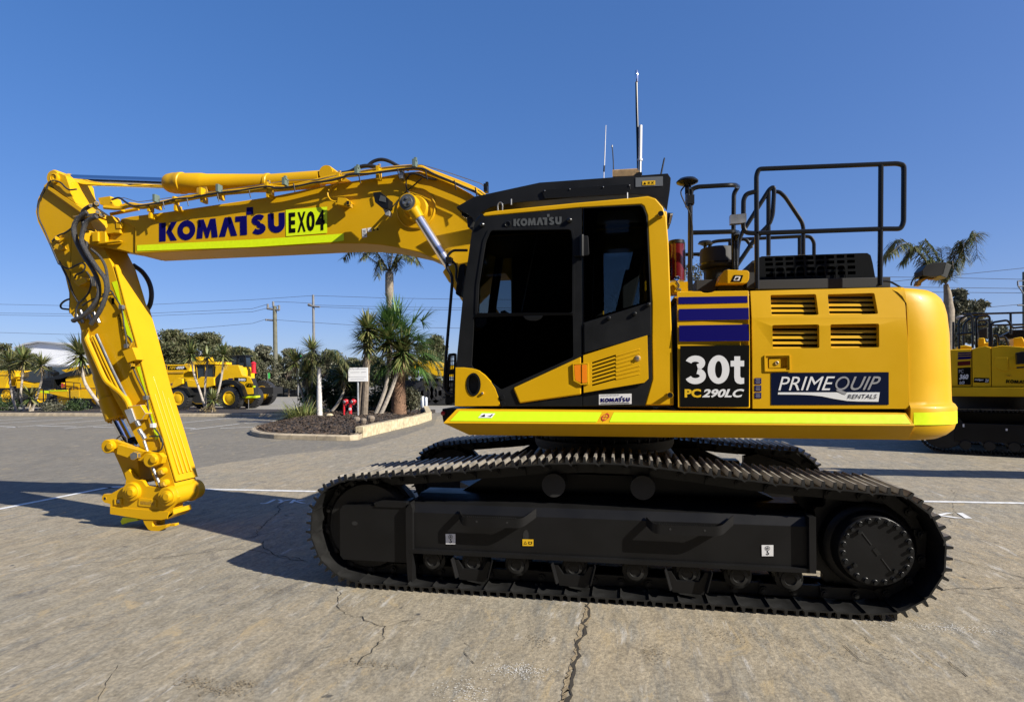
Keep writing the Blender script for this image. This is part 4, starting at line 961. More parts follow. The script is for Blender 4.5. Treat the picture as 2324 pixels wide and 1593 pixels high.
bl = MB(); bl.ppx(Z('z4', (1303, 272), (1336, 276), (1318, 345), (1300, 348)), -1.15, .14, 'black'); bl.ppx(Z('z4', (1318, 280), (1337, 277), (1322, 338), (1308, 345)), -1.154, .004, 'lamp_glass'); part('rear_cab_lamp', bl, cab, bevel=.004)

# mirrors and front handrail
hr = MB()
hr.tube(fillet([P(*Z('z4', (140, 492)), -1.38), P(*Z('z4', (55, 492)), -1.38), P(*Z('z4', (25, 520)), -1.38), P(*Z('z4', (25, 545)), -1.38)], .06), .012, 'black', 8)
hr.ppx(Z('z4', (12, 530), (44, 530), (46, 565), (14, 565)), -1.41, .07, 'black')
hr.tube(fillet([P(*Z('z4', q), -1.38) for q in ((22, 560), (20, 590), (50, 640), (52, 680), (18, 1080), (5, 1280), (18, 1322), (60, 1330))], .05), .0145, 'black', 8)
part('front_handrail', hr, cab, bevel=0)
mr = MB(); mr.ppx(roundpx(Z('z4', (92, 580), (118, 568), (128, 575), (102, 766), (70, 745)), 4), -1.33, .17, 'black'); mr.tube(fillet([P(*Z('z4', q), -1.38) for q in ((44, 550), (70, 570), (78, 600), (74, 660), (90, 690))], .05), .011, 'black', 8)
part('mirror', mr, cab, bevel=.012, seg=3)
mr = MB(); c = roundpx(Z('z4', (28, 1092), (70, 1088), (68, 1200), (62, 1380), (10, 1385), (18, 1190)), 4)
mr.plate(c, [Z('z4', (36, 1105), (62, 1103), (60, 1180), (32, 1185)), Z('z4', (28, 1210), (58, 1208), (54, 1340), (22, 1345))], -1.0, .05, 'black')
for k in range(10): mr.tube([P(*Z('z4', (34 - k * .9, 1112 + k * 25)), -.97), P(*Z('z4', (62 - k * .6, 1110 + k * 25)), -.97)], .004, 'black', 5)
for k in range(3): mr.tube([P(*Z('z4', (40 + k * 8, 1100)), -.965), P(*Z('z4', (28 + k * 10, 1350)), -.965)], .004, 'black', 5)
part('front_guard_mesh', mr, cab, bevel=0)

# ---- antennas on the roof
def rod(name, pts, r, m, Y, n=8):
    a = MB(); pp = [P(*Z('b7', q), Y) for q in pts]; a.tube(pp, r, m, n); return a
a = rod('a', [(340, 705), (330, 960), (322, 1175)], [.003, .0045, .005], 'decal_white', -.75); a.tube([P(*Z('b7', (321, 1175)), -.75), P(*Z('b7', (317, 1245)), -.75)], .008, 'black', 8); a.tube([P(*Z('b7', (317, 1245)), -.75), P(*Z('b7', (315, 1345)), -.75)], .004, 'decal_white', 8); part('whip_antenna', a, guard, bevel=0)
a = rod('a', [(412, 945), (420, 1030), (426, 1130), (431, 1330)], [.004, .005, .005, .005], 'black', -.8); a.tube([P(*Z('b7', (413, 938)), -.8), P(*Z('b7', (413, 962)), -.8)], .008, 'zinc', 8); part('whip_antenna', a, guard, bevel=0)
a = rod('a', [(694, 150), (700, 520), (710, 900), (718, 1280)], [.010, .012, .0125, .013], 'black_gloss', -1.0, 10); a.lathe([(.001, -.06), (.014, -.05), (.018, -.01), (.018, .03), (.012, .055), (.001, .06)], P(*Z('b7', (697, 140)), -1.0), (0, 0, 1), 'chrome', 12); part('whip_antenna', a, guard, bevel=0)
a = rod('a', [(743, 708), (738, 1095)], .0155, 'decal_white', -1.02, 12); a.tube([P(*Z('b7', (738, 1095)), -1.02), P(*Z('b7', (736, 1118)), -1.02)], .022, 'decal_white', 12); a.tube([P(*Z('b7', (735, 1118)), -1.02), P(*Z('b7', (733, 1255)), -1.02)], .017, 'zinc', 12); a.ppx(Z('b7', (690, 1255), (760, 1250), (762, 1285), (690, 1290)), -1.09, .14, 'black'); part('rod_antenna', a, guard, bevel=0)
a = rod('a', [(1022, 1085), (1015, 1110), (981, 1275)], [.006, .007, .008], 'black', -1.0); part('stub_antenna', a, guard, bevel=0)
a = MB(); a.ppx(Z('b7', (415, 1225), (705, 1208), (708, 1300), (418, 1312)), -1.05, .30, 'tan_box')
for k in range(22): a.ppx(Z('b7', (418 + k * 13.3, 1221 - k * .75), (424 + k * 13.3, 1221 - k * .75), (424 + k * 13.3, 1300 - k * .5), (418 + k * 13.3, 1300 - k * .5)), -1.062, .31, 'tan_box')
part('finned_box', a, guard, bevel=0)

# ---- top of the engine house: hood, precleaner, cylinder, lamps
hd = MB()
HY = -1.06
gpx = Z('z5', (738, 1012), (740, 880), (748, 838), (775, 826), (1560, 800), (1606, 800), (1632, 818), (1648, 880), (1668, 992))
holes = []
for rI in range(4):
    for cI in range(9):
        t = cI / 8; y = [(850, 823), (888, 865), (932, 911), (976, 955)][rI]; yy = y[0] + (y[1] - y[0]) * t; x = 830 + cI * 80.5 + rI * 3
        holes.append(Z('z5', (x - 30, yy - 11), (x + 30, yy - 13), (x + 30, yy + 12), (x - 30, yy + 14)))
hd.plate(gpx, holes, HY, .04, 'black_gloss')
hd.ppx([(u, v + 2.2) for u, v in gpx], HY + .1, 1.15, 'black_matte')
top = [PF(u, v, HY + .02) for u, v in gpx[1:]]; n = len(top); hd.add(top + [p + Vector((0, 1.25, .0)) for p in top], [(i, i + 1, n + i + 1, n + i) for i in range(n - 1)], 'black_gloss')
for k in range(4):
    x = 920 + k * 160
    hd.tube(fillet([P(*Z('z5', q), HY - .01) for q in ((x - 42, 1000), (x - 42, 935), (x - 30, 912 - k * 5), (x + 22, 908 - k * 5), (x + 34, 930), (x + 36, 1000))], .03), .006, 'black_gloss', 6)
hood = part('engine_hood', hd, bevel=.004)
bb = MB(); bb.ppx(Z('z5', (655, 1080), (660, 1000), (700, 860), (735, 850), (738, 1080)), -1.12, .5, 'black_matte')
bb.ppx(Z('z5', (738, 1085), (738, 1012), (1790, 988), (1790, 1070)), -1.15, 1.5, 'black_matte')
bb.ppx(Z('z5', (258, 1105), (258, 1010), (430, 1008), (432, 1105)), -1.0, .6, 'black_matte'); bb.ppx(Z('z5', (430, 1105), (440, 1035), (640, 1040), (650, 1105)), -1.05, .6, 'black_matte')
part('hood_base', bb, bevel=.006)
pc = MB(); o = P(*Z('z5', (430, 1000)), -.75); zc = P(*Z('z5', (430, 765)), -.75).z; hh = zc - o.z
pc.lathe([(.115, -.02), (.115, hh * .30), (.155, hh * .34), (.162, hh * .42), (.158, hh * .46), (.158, hh * .93), (.15, hh * .985), (.135, hh), (.001, hh)], o, (0, 0, 1), 'black_matte', 36)
pc.lathe([(.161, hh * .44), (.161, hh * .50)], o, (0, 0, 1), 'black_gloss', 36); pc.box(o + Vector((.10, -.125, hh * .47)), (.06, .05, .02), 'zinc')
part('air_precleaner', pc, bevel=.0)
cy = MB(); o = P(*Z('z5', (108, 1020)), -1.12); zc = P(*Z('z5', (108, 700)), -1.12).z
cy.cyl(o, (o.x, o.y, zc - .03), .062, 'dark_red', 28); cy.lathe([(.067, zc - o.z - .035), (.067, zc - o.z - .005), (.05, zc - o.z), (.001, zc - o.z)], o, (0, 0, 1), 'black', 28)
for s_ in (-1, 1): cy.tube([o + Vector((s_ * .068, 0, 0)), Vector((o.x + s_ * .068, o.y, zc - .02))], .006, 'zinc', 6)
cy.lathe([(.025, -.01), (.025, .02), (.02, .026), (.0, .02)], P(*Z('z5', (108, 1003)), -1.24), (0, -1, 0), 'chrome', 16); cy.tube(spline([P(*Z('z5', q), -1.22) for q in ((100, 1030), (120, 1055), (108, 1085), (140, 1090))], 5), .012, 'zinc', 8)
cy.box((o.x + .02, o.y, o.z - .07), (.2, .16, .10), 'yellow')
part('suppressant_cylinder', cy, bevel=0)
lb = MB(); lb.ppx(roundpx(Z('z5', (428, 1040), (440, 1000), (480, 935), (505, 930), (662, 936), (678, 950), (676, 1008), (655, 1038)), 4, 4), -1.16, .26, 'yellow')
ek = Z('z5', (532, 1026), (612, 1026), (630, 974), (556, 972)); lb.quadpx(ek, -1.163, 'decal_black'); lb.quadpx([bil(ek, a, b) for a, b in ((.22, .18), (.78, .18), (.78, .82), (.22, .82))], -1.166, 'decal_white'); lb.quadpx([bil(ek, a, b) for a, b in ((.36, .34), (.64, .34), (.64, .66), (.36, .66))], -1.169, 'decal_black')
part('toolbox_camera', lb, bevel=.012, seg=3)
rl = MB(); rl.ppx(Z('b3', (278, 305), (305, 268), (348, 256), (432, 252), (410, 330), (392, 340), (330, 345), (283, 340)), -1.1, .14, 'black'); rl.ppx(Z('b3', (432, 253), (470, 272), (440, 355), (410, 345), (395, 338), (412, 328)), -1.08, .16, 'grey_plastic')
rl.tube(spline([P(*Z('b3', q), -1.0) for q in ((370, 345), (330, 360), (290, 345), (262, 370), (258, 400))], 5), .012, 'yellow', 8); rl.tube(spline([P(*Z('b3', q), -1.05) for q in ((250, 350), (225, 355), (208, 385), (206, 405))], 5), .006, 'black', 6)
rl.ppx(Z('b3', (238, 402), (250, 372), (290, 352), (340, 350), (300, 368), (275, 385), (270, 405)), -1.06, .05, 'yellow_dusty')
part('rear_work_lamp', rl, bevel=.005)
cb = MB(); cb.tube(spline([P(*Z('z5', q), -1.2) for q in ((1680, 1062), (1700, 1035), (1740, 1020), (1790, 1028), (1850, 1060), (1870, 1072))], 5), .008, 'black', 6); part('lamp_cable', cb, bevel=0)

# ---- handrails
RW = .0195
def rail(name, runs, r=RW, m='black_gloss', extra=None):
    a = MB()
    for pts, Y, rad in runs:
        pts = [P(*Z('z5', q[:2]), q[2] if len(q) > 2 else Y) for q in pts]
        a.tube(fillet(pts, rad) if rad else pts, r, m, 10)
    if extra: extra(a)
    return part(name, a, bevel=0)
def ex1(a):
    a.ppx(Z('z5', (190, 345), (246, 340), (246, 408), (190, 412)), -1.33, .07, 'black')
    a.ppx(Z('z5', (198, 1095), (200, 960), (212, 930), (228, 960), (238, 1095)), -1.31, .03, 'black')
rail('side_handrail', [([(212, 1080), (212, 700), (214, 400), (222, 300), (270, 280), (560, 264), (590, 280, -.95), (556, 330, -.95), (552, 640, -.95), (556, 1000, -.95)], -1.28, .10), ([(228, 640), (555, 632), (590, 640, -1.0), (572, 690, -.95), (575, 930, -.95)], -1.28, .04)], extra=ex1)
def ex2(a):
    a.ppx(Z('z5', (528, 500), (655, 488), (656, 550), (640, 560), (600, 565), (530, 570)), -1.30, .06, 'zinc')
rail('platform_guardrail', [([(738, 1085), (735, 600), (733, 190), (752, 140), (800, 138), (1840, 97), (1890, 110), (1893, 150), (1890, 560), (1868, 610), (1720, 610), (716, 645), (650, 640), (630, 600), (632, 380), (655, 335), (722, 318)], -1.26, .10), ([(1712, 108), (1706, 1000), (1708, 1060)], -1.26, 0)], RW, extra=ex2)
rail('stair_handrail', [([(580, 900), (590, 690), (835, 300), (868, 278), (872, 320), (862, 500), (835, 575), (720, 690), (575, 905)], -.30, .10), ], .021)
rail('stair_handrail', [([(828, 310), (828, 820)], -.30, 0)], .021)
rail('stair_handrail', [([(868, 318, .2), (912, 318, .2), (960, 360, .2), (1090, 555, .2), (1102, 600, .2), (1102, 815, .2)], .2, .12)], .021)
rail('far_handrail', [([(362, 770), (372, 720), (420, 706), (640, 690), (1100, 668), (1160, 672), (1186, 715), (1186, 815)], .95, .15), ([(1072, 680), (1072, 815)], .95, 0), ([(160, 812), (305, 808)], .6, 0), ([(525, 700), (525, 770)], .95, 0), ([(590, 690), (650, 690), (680, 730), (700, 760)], .9, .08)], .021)
gn = MB(); o = P(*Z('z5', (190, 290)), -1.30)
gn.lathe([(.015, -.03), (.02, .02), (.06, .03), (.088, .045), (.090, .055), (.07, .075), (.04, .083), (.001, .085)], o, (0, 0, 1), 'black_gloss', 28); gn.tube([o + Vector((0, 0, -.05)), o + Vector((0, 0, .03))], .02, 'black', 10)
for k in (-1, 1, .4): gn.tube(spline([o + Vector((k * .02, -.01, .02)), o + Vector((k * .045 - .01, -.02, -.04)), o + Vector((k * .02, -.02, -.14)), o + Vector((.03, -.03, -.28)), o + Vector((.035, -.03, -.6))], 5), .006, 'black', 6)
gn.cyl(o + Vector((.0, 0, -.16)), o + Vector((0, 0, -.04)), .018, 'zinc', 8)
part('positioning_receiver', gn, bevel=0)
gn = MB(); o = P(*Z('z5', (330, 745)), .9); gn.lathe([(.015, -.03), (.02, .0), (.06, .02), (.085, .03), (.07, .055), (.001, .06)], o, (0, 0, 1), 'black_gloss', 24); gn.tube([o + Vector((0, 0, -.5)), o], .02, 'black', 8); part('positioning_receiver', gn, bevel=0)
# ---- boom
BY, BD = -.24, .48
bt = Z('z1', (905, 622), (1000, 600), (1350, 556), (1730, 500), (2060, 452)) + Z('z3', (199, 412), (500, 350), (720, 305), (960, 268), (1200, 232), (1400, 196), (1540, 182), (1640, 208), (1850, 300), (2010, 390), (2120, 470), (2330, 640)) + [(1200, 560), (1262, 660), (1300, 780)]
bb_ = [(1312, 830), (1290, 870), (1255, 850), (1200, 700)] + Z('z3', (2330, 1120), (2100, 1130), (1880, 1078), (1740, 1020), (1540, 932), (1300, 880), (1180, 862), (1040, 850), (780, 850), (0, 890)) + Z('z1', (1800, 905), (1040, 942))
b = MB(); b.ppx(bt + bb_ + [Z('z1', (1040, 705))], BY, BD, 'yellow')
boom = part('boom', b, bevel=.012, seg=3)
b = MB()   # nose casting with pivot boss
b.ppx(Z('z1', (1042, 700), (920, 622), (905, 640), (905, 740), (840, 755), (780, 735), (700, 735), (640, 742), (600, 760), (575, 790), (572, 820), (590, 850), (640, 866), (900, 905), (1042, 944)), BY + .02, BD - .04, 'yellow')
b.ppx(Z('z1', (755, 745), (790, 690), (770, 600), (815, 588), (838, 600), (868, 690), (905, 700), (905, 755), (850, 752), (800, 760)), BY - .02, .10, 'yellow')
b.ppx(Z('z1', (862, 650), (910, 650), (912, 710), (868, 712)), BY - .03, .06, 'yellow')
for k, (r, o_) in enumerate(((.085, .02), (.065, .04))):
    b.cyl(P(*Z('z1', (628, 795)), BY - o_), P(*Z('z1', (628, 795)), BY + BD + .05), r, 'yellow', 28)
b.ppx(Z('z1', (620, 745), (770, 740), (772, 830), (905, 818), (905, 830), (640, 862), (600, 850)), BY - .04, .05, 'yellow')
b.box(P(*Z('z1', (685, 790)), BY - .05), (.09, .03, .12), 'yellow')
part('boom_nose', b, boom, bevel=.010, seg=3)
tp = MB(); c = [Z('z1', (1062, 918)), Z('z3', (843, 822)), Z('z3', (843, 757)), Z('z1', (1062, 864))]
mid0, mid1 = Z('z3', (0, 882)), Z('z3', (0, 812))
tp.quadpx([c[0], mid0, Z('z3', (780, 832)), c[1], c[2], Z('z3', (700, 768)), mid1, c[3]], BY - .004, 'lime')
part('reflective_strip', tp, boom, bevel=0, recalc=False)
lg = MB(); logo_px(lg, [Z('z1', (1266, 832)), Z('z3', (302, 742)), Z('z3', (298, 562)), Z('z1', (1266, 662))], BY - .004, 'navy'); part('maker_lettering', lg, boom, bevel=0, recalc=False)
pn = MB(); c = Z('z3', (310, 783), (690, 752), (690, 510), (308, 540)); pn.quadpx(c, BY - .0045, 'lime')
for ch_, x0, x1 in (('E', .07, .23), ('X', .28, .48), ('0', .50, .70), ('4', .72, .94)): text_px(pn, ch_, [bil(c, x0, .12), bil(c, x1, .12), bil(c, x1, .88), bil(c, x0, .88)], BY - .0075, 'decal_black', .035)
part('fleet_number_plate', pn, boom, bevel=0, recalc=False)
dc = MB(); dc.quadpx(Z('z3', (1010, 715), (1050, 708), (1056, 790), (1014, 796)), BY - .004, 'decal_white')
for k in range(5): dc.quadpx(Z('z3', (1018, 728 + k * 13), (1046, 724 + k * 13), (1046, 729 + k * 13), (1018, 733 + k * 13)), BY - .006, 'silver_decal')
dc.quadpx(Z('z3', (1060, 708), (1095, 700), (1098, 738), (1063, 745)), BY - .004, 'decal_white'); dc.quadpx(Z('z3', (1098, 705), (1170, 690), (1173, 730), (1102, 742)), BY - .004, 'decal_yellow')
for k in (0, 36): dc.add([P(*Z('z3', q), BY - .006) for q in ((1106 + k, 735 - k * .16), (1132 + k, 730 - k * .16), (1118 + k, 708 - k * .16))], [(0, 1, 2)], 'decal_black')
part('warning_label', dc, boom, bevel=0, recalc=False)
# round boss where the lift cylinders pin on
bs = MB(); o = P(*Z('z3', (1510, 530)), BY); bs.lathe([(.23, -.01), (.23, .012), (.215, .02), (.215, .012), (.15, .015), (.13, .05), (.0, .05)], o, (0, -1, 0), 'yellow', 44)
bs.cyl(P(*Z('z3', (1450, 485)), BY - .2), P(*Z('z3', (1450, 485)), BY + BD + .2), .062, 'yellow', 24)
part('cylinder_boss', bs, boom, bevel=0)
# lamp, box and plate on the boom side
lp = MB()
hd_ = Z('z3', (1112, 380), (1175, 372), (1255, 440), (1250, 520), (1190, 520), (1130, 470))
lp.ppx(hd_, BY - .30, .12, 'black'); lp.ppx(Z('z3', (1180, 402), (1225, 420), (1228, 470), (1165, 455)), BY - .306, .01, 'grey_plastic')
lp.ppx(Z('z3', (1200, 520), (1245, 520), (1262, 560), (1255, 590), (1228, 588)), BY - .24, .08, 'galvanised'); lp.tube([P(*Z('z3', (1240, 570)), BY - .22), P(*Z('z3', (1250, 560)), BY)], .014, 'galvanised', 8)
lp.tube(spline([P(*Z('z3', q), BY - .22) for q in ((1195, 510), (1180, 490), (1210, 480), (1228, 500), (1220, 520))], 5), .005, 'zinc', 6)
lp.tube(spline([P(*Z('z3', (1250, 560)), BY - .2), P(*Z('z3', (1330, 470)), BY - .04), P(*Z('z3', (1420, 370)), BY - .03), P(*Z('z3', (1560, 250)), BY - .02)], 6), .006, 'black', 6)
part('boom_lamp', lp, boom, bevel=.006)
bx = MB(); bx.ppx(Z('z3', (785, 425), (860, 430), (900, 470), (850, 500), (782, 490)), BY - .10, .10, 'yellow'); bx.ppx(Z('z3', (860, 470), (905, 480), (908, 515), (870, 510)), BY - .09, .05, 'yellow_dusty'); bx.box(P(*Z('z3', (885, 478)), BY - .10), (.04, .03, .05), 'black')
bx.tube(spline([P(*Z('z3', (780, 468)), BY - .05), P(*Z('z3', (725, 450)), BY - .06), P(*Z('z3', (695, 400)), BY - .06), P(*Z('z3', (712, 345)), BY - .04), P(*Z('z3', (790, 290)), BY - .02), P(*Z('z3', (850, 245)), BY - .04)], 6), .009, 'black', 8)
part('junction_box', bx, boom, bevel=.005)
# pipes and clamps along the top
def run(px, Y, off=0): return [P(u, v, Y) + Vector((0, 0, off)) for u, v in px]
line = Z('z1', (760, 520), (900, 530), (1000, 505), (1120, 520), (1300, 488), (1500, 450), (1800, 400), (2100, 372), (2260, 345)) + Z('z3', (300, 352), (480, 318), (700, 262), (850, 232), (1000, 215), (1200, 185), (1400, 165), (1540, 165), (1640, 205), (1850, 285), (2010, 350), (2100, 400), (2250, 520))
pp = MB()
for k, (y, o_) in enumerate(((BY - .085, 0), (BY - .03, .012), (BY + .10, .03), (BY + .36, .02))): pp.tube(spline(run(line, y, o_), 3), .019, 'yellow', 8)
part('boom_pipes', pp, boom, bevel=0)
hs = MB()
l2 = Z('z1', (830, 445), (900, 430), (960, 470), (1020, 500), (1110, 500), (1300, 470), (1420, 440), (1560, 430), (1700, 400), (1820, 385), (1990, 365), (2250, 325)) + Z('z3', (230, 340), (420, 320), (560, 290), (720, 270), (830, 240), (900, 215), (1100, 205), (1270, 180), (1420, 160), (1560, 160), (1680, 215), (1850, 285), (1950, 330), (2060, 375))
hs.tube(spline(run(l2, BY - .12), 4), .012, 'hose', 8)
l3 = Z('z1', (840, 440), (940, 428), (1070, 468), (1280, 440), (1850, 358), (2300, 295)) + Z('z3', (330, 268), (600, 262), (985, 185), (1200, 150), (1510, 125), (1560, 125), (1800, 195), (2110, 300), (2170, 360))
hs.tube(run(l3, BY - .05), .0045, 'zinc', 6)
part('boom_hose', hs, boom, bevel=0)
hs = MB(); hs.tube(spline([P(*Z('z3', q), .0) for q in ((820, 205), (900, 190), (980, 150), (1060, 135), (1150, 150), (1190, 175))], 6), .024, 'hose', 10)
hs.tube(spline([P(*Z('z3', q), .06) for q in ((1065, 132), (1120, 92), (1190, 76), (1260, 92), (1350, 140), (1420, 165))], 6), .020, 'hose', 10)
hs.tube(spline([P(*Z('z3', q), .10) for q in ((1070, 130), (1130, 90), (1210, 82), (1290, 110), (1380, 155), (1440, 175))], 6), .016, 'hose', 10)
hs.tube(spline([P(*Z('z3', q), BY - .02) for q in ((1440, 215), (1490, 205), (1560, 225), (1600, 245), (1700, 262))], 6), .012, 'hose', 8)
hs.tube(spline([P(*Z('z3', q), BY - .03) for q in ((1440, 390), (1418, 330), (1420, 260), (1450, 220))], 6), .008, 'hose', 8); hs.tube([P(*Z('z3', (1442, 380)), BY - .10), P(*Z('z3', (1445, 425)), BY - .2)], .012, 'zinc', 8)
part('boom_hose', hs, boom, bevel=0)
for q, mt in [((1280, 445), 'clamp_green'), ((1460, 465), 'yellow'), ((1855, 355), 'clamp_green'), ((1700, 385), 'yellow'), ((2300, 340), 'yellow'), ((1230, 535), 'yellow')]:
    c_ = MB(); p = P(*Z('z1', q), BY); c_.box(p + Vector((0, -.07, -.01)), (.035, .08, .09), mt); c_.box(p + Vector((.01, -.05, -.10)), (.035, .10, .07), 'yellow'); part('pipe_clamp', c_, boom, bevel=.004)
for q, mt in [((180, 330), 'yellow'), ((330, 290), 'clamp_green'), ((990, 190), 'clamp_green'), ((1185, 185), 'yellow'), ((1185, 240), 'yellow'), ((1515, 125), 'clamp_green'), ((1400, 235), 'zinc'), ((200, 385), 'yellow'), ((825, 245), 'yellow'), ((2165, 350), 'black'), ((1340, 600), None)]:
    if mt is None: continue
    c_ = MB(); p = P(*Z('z3', q), BY); c_.box(p + Vector((0, -.06, -.01)), (.04, .08, .085), mt); c_.box(p + Vector((.015, -.08, .03)), (.03, .03, .04), 'zinc' if mt == 'yellow' else mt); part('pipe_clamp', c_, boom, bevel=.004)
for q in ((1320, 490), (1540, 462), (1820, 420), (2110, 385)):
    c_ = MB(); p = P(*Z('z1', q), BY - .12); c_.tube([p + Vector((-.01, -.02, .03)), p + Vector((.01, -.02, -.06))], .006, 'black', 6); part('cable_tie', c_, boom, bevel=0)
for q in ((395, 325), (995, 245), (1350, 190), (1608, 210), (1872, 300), (2065, 365)):
    c_ = MB(); p = P(*Z('z3', q), BY - .12); c_.tube([p + Vector((-.01, -.02, .03)), p + Vector((.01, -.02, -.07))], .007, 'black', 6); part('cable_tie', c_, boom, bevel=0)
# bracket and hose entry at the boom nose
bk = MB(); bk.ppx(Z('z1', (702, 428), (812, 412), (838, 490), (880, 520), (880, 536), (820, 512), (720, 490)), BY - .03, .16, 'yellow'); bk.ppx(Z('z1', (462, 598), (560, 580), (690, 565), (690, 585), (600, 605), (480, 606)), BY - .06, .12, 'zinc')
bk.tube([P(*Z('z1', (820, 580)), BY + .1), P(*Z('z1', (1080, 530)), BY + .1)], .022, 'yellow', 8)
for q in ((640, 500), (700, 560), (735, 585), (540, 600), (690, 480)): bk.cyl(P(*Z('z1', q), BY - .07), P(*Z('z1', q), BY + .02), .028, 'zinc', 6)
part('hose_bracket', bk, boom, bevel=.004)

# ---- lift cylinders
for y in (BY - .17, BY + BD + .17):
    sg = -1 if y < 0 else 1
    lc = MB(); a = P(*Z('z3', (1450, 485)), BY - .17); k = P(*Z('z3', (1835, 1090)), BY - .17); a.y = k.y = y; dr = (k - a).normalized()
    lc.lathe([(.095, -.07), (.10, -.06), (.10, .06), (.095, .07)], a, (0, 1, 0), 'yellow', 28)
    lc.lathe([(.082, .07), (.086, .074), (.06, .076), (.055, .09), (0, .092)], a, (0, sg, 0), 'grey_plastic', 28)
    for an in (R(90), R(210), R(330)): lc.lathe([(.016, .09), (.016, .10), (0, .102)], a + Vector((.035 * math.cos(an), 0, .035 * math.sin(an))), (0, sg, 0), 'zinc', 6)
    lc.tube([a + dr * .06, a + dr * .20], [.075, .062], 'yellow', 20)
    cyl_ = part('lift_cylinder', lc, bevel=0)
    c_ = MB(); c_.tube([a + dr * .19, k], .052, 'brushed_chrome', 24); part('cylinder_rod', c_, cyl_, bevel=0)
    c_ = MB(); e = Vector((-.62, y, 1.55)) if False else k + dr * 1.25
    c_.tube([k - dr * .02, k + dr * .10, k + dr * .12, e], [.095, .095, .085, .085], 'yellow', 24); part('cylinder_barrel', c_, cyl_, bevel=0)

# ---- arm cylinder on top of the boom
c0, c1 = P(*Z('z1', (360, 262)), 0), P(*Z('z1', (1350, 295)), 0); c2 = P(*Z('z3', (640, 258)), 0)
ac = MB(); dr = (c2 - c0).normalized()
L = (c2 - c1).length
ac.tube([c1 - dr * .01, c1 + dr * .02, c1 + dr * .10, c1 + dr * .16, c1 + dr * .17, c1 + dr * .22, c1 + dr * .23, c1 + dr * .50, c1 + dr * .51, c1 + dr * .53, c1 + dr * .54, c1 + dr * 1.38, c1 + dr * 1.39, c1 + dr * 1.42, c1 + dr * 1.43, c2],
        [.10, .115, .128, .128, .133, .133, .122, .122, .118, .118, .112, .108, .116, .116, .106, .102], 'yellow', 32)
ac.box(c1 + dr * .55 + Vector((0, -.06, -.11)), (.14, .06, .07), 'yellow_dusty')
o = P(*Z('z3', (715, 222)), 0); ac.lathe([(.085, -.1), (.09, -.08), (.09, .08), (.085, .1)], o, (0, 1, 0), 'yellow', 28); ac.ppx(Z('z3', (672, 150), (712, 140), (745, 170), (820, 220), (780, 230), (680, 200)), -.09, .18, 'yellow')
ac.ppx(Z('z3', (640, 240), (720, 180), (850, 240), (900, 270), (620, 300)), -.15, .05, 'yellow'); ac.ppx(Z('z3', (640, 240), (720, 180), (850, 240), (900, 270), (620, 300)), .10, .05, 'yellow')
acy = part('arm_cylinder', ac, bevel=0)
c_ = MB(); c_.tube([c0 + dr * .1, c1], .068, 'chrome', 28); part('cylinder_rod', c_, acy, bevel=0)
c_ = MB(); c_.lathe([(.09, -.09), (.105, -.07), (.105, .07), (.09, .09)], P(*Z('z1', (345, 262)), 0), (0, 1, 0), 'yellow', 28); c_.tube([P(*Z('z1', (390, 270)), 0), P(*Z('z1', (440, 275)), 0), P(*Z('z1', (500, 292)), 0), P(*Z('z1', (512, 294)), 0)], [.07, .095, .085, .08], 'yellow', 24)
part('rod_eye', c_, acy, bevel=0)
# ---- arm
AY, AD = -.18, .36
arm_px = Z('z1', (290, 225), (345, 203), (400, 222), (430, 260), (440, 330), (470, 450), (520, 500), (570, 540), (660, 700), (830, 1040)) + Z('z2', (395, 20), (480, 330), (560, 640), (650, 930), (745, 1262), (690, 1290), (628, 1262), (560, 1080), (500, 960), (430, 820), (330, 640), (240, 430), (160, 260), (95, 175), (72, 150)) + Z('z1', (440, 1490), (437, 1300), (402, 1150), (330, 1000), (250, 850), (150, 650), (130, 560), (150, 440), (215, 310))
a = MB(); a.ppx(arm_px, AY, AD, 'yellow')
arm = part('arm', a, bevel=.010, seg=3)
a = MB()   # thickened back flange and upper flange plates
fl_px = Z('z1', (205, 312), (225, 305), (560, 530), (575, 560), (540, 560), (215, 330)); a.ppx(fl_px, AY - .05, AD + .10, 'yellow')
a.ppx(Z('z1', (262, 262), (300, 215), (350, 203), (405, 228), (440, 330), (455, 400), (500, 480), (380, 400), (300, 340)), AY - .04, .04, 'yellow'); a.ppx(Z('z1', (300, 215), (350, 203), (405, 228), (440, 330), (470, 450), (600, 500), (380, 440), (300, 340)), AY + AD, .05, 'yellow')
o = P(*Z('z1', (345, 262)), AY); a.lathe([(.062, .04), (.062, .075), (.045, .08), (.045, .072), (.02, .072), (.0, .06)], o, (0, -1, 0), 'yellow', 26)
a.ppx(Z('z1', (435, 270), (500, 255), (510, 330), (580, 340), (610, 480), (520, 470), (455, 380)), AY + AD + .02, .04, 'yellow')
part('arm_head', a, arm, bevel=.006)
a = MB()   # doubling plate on the right-hand (inner) face, with its weld ribs
def face(p, n=3): return p
def arm_edge(px, y): return P(px[0], px[1], y)
E0, E1 = Z('z1', (842, 1045)), Z('z2', (395, 5))
ed_ = [Z('z1', (842, 1045)), Z('z2', (420, 120)), Z('z2', (480, 330)), Z('z2', (560, 640)), Z('z2', (650, 930)), Z('z2', (735, 1220))]
near = [P(*q, AY - .004) + Vector((.012, 0, 0)) for q in ed_]
far = [p + Vector((0, AD + .008, 0)) for p in near]; far[0] = near[0] + Vector((0, .05, 0)); far[1] = near[1].lerp(near[2], .0) + Vector((0, AD + .008, 0))
vs = near + far; n = len(near); vs2 = [p + Vector((.02, 0, .004)) for p in vs]
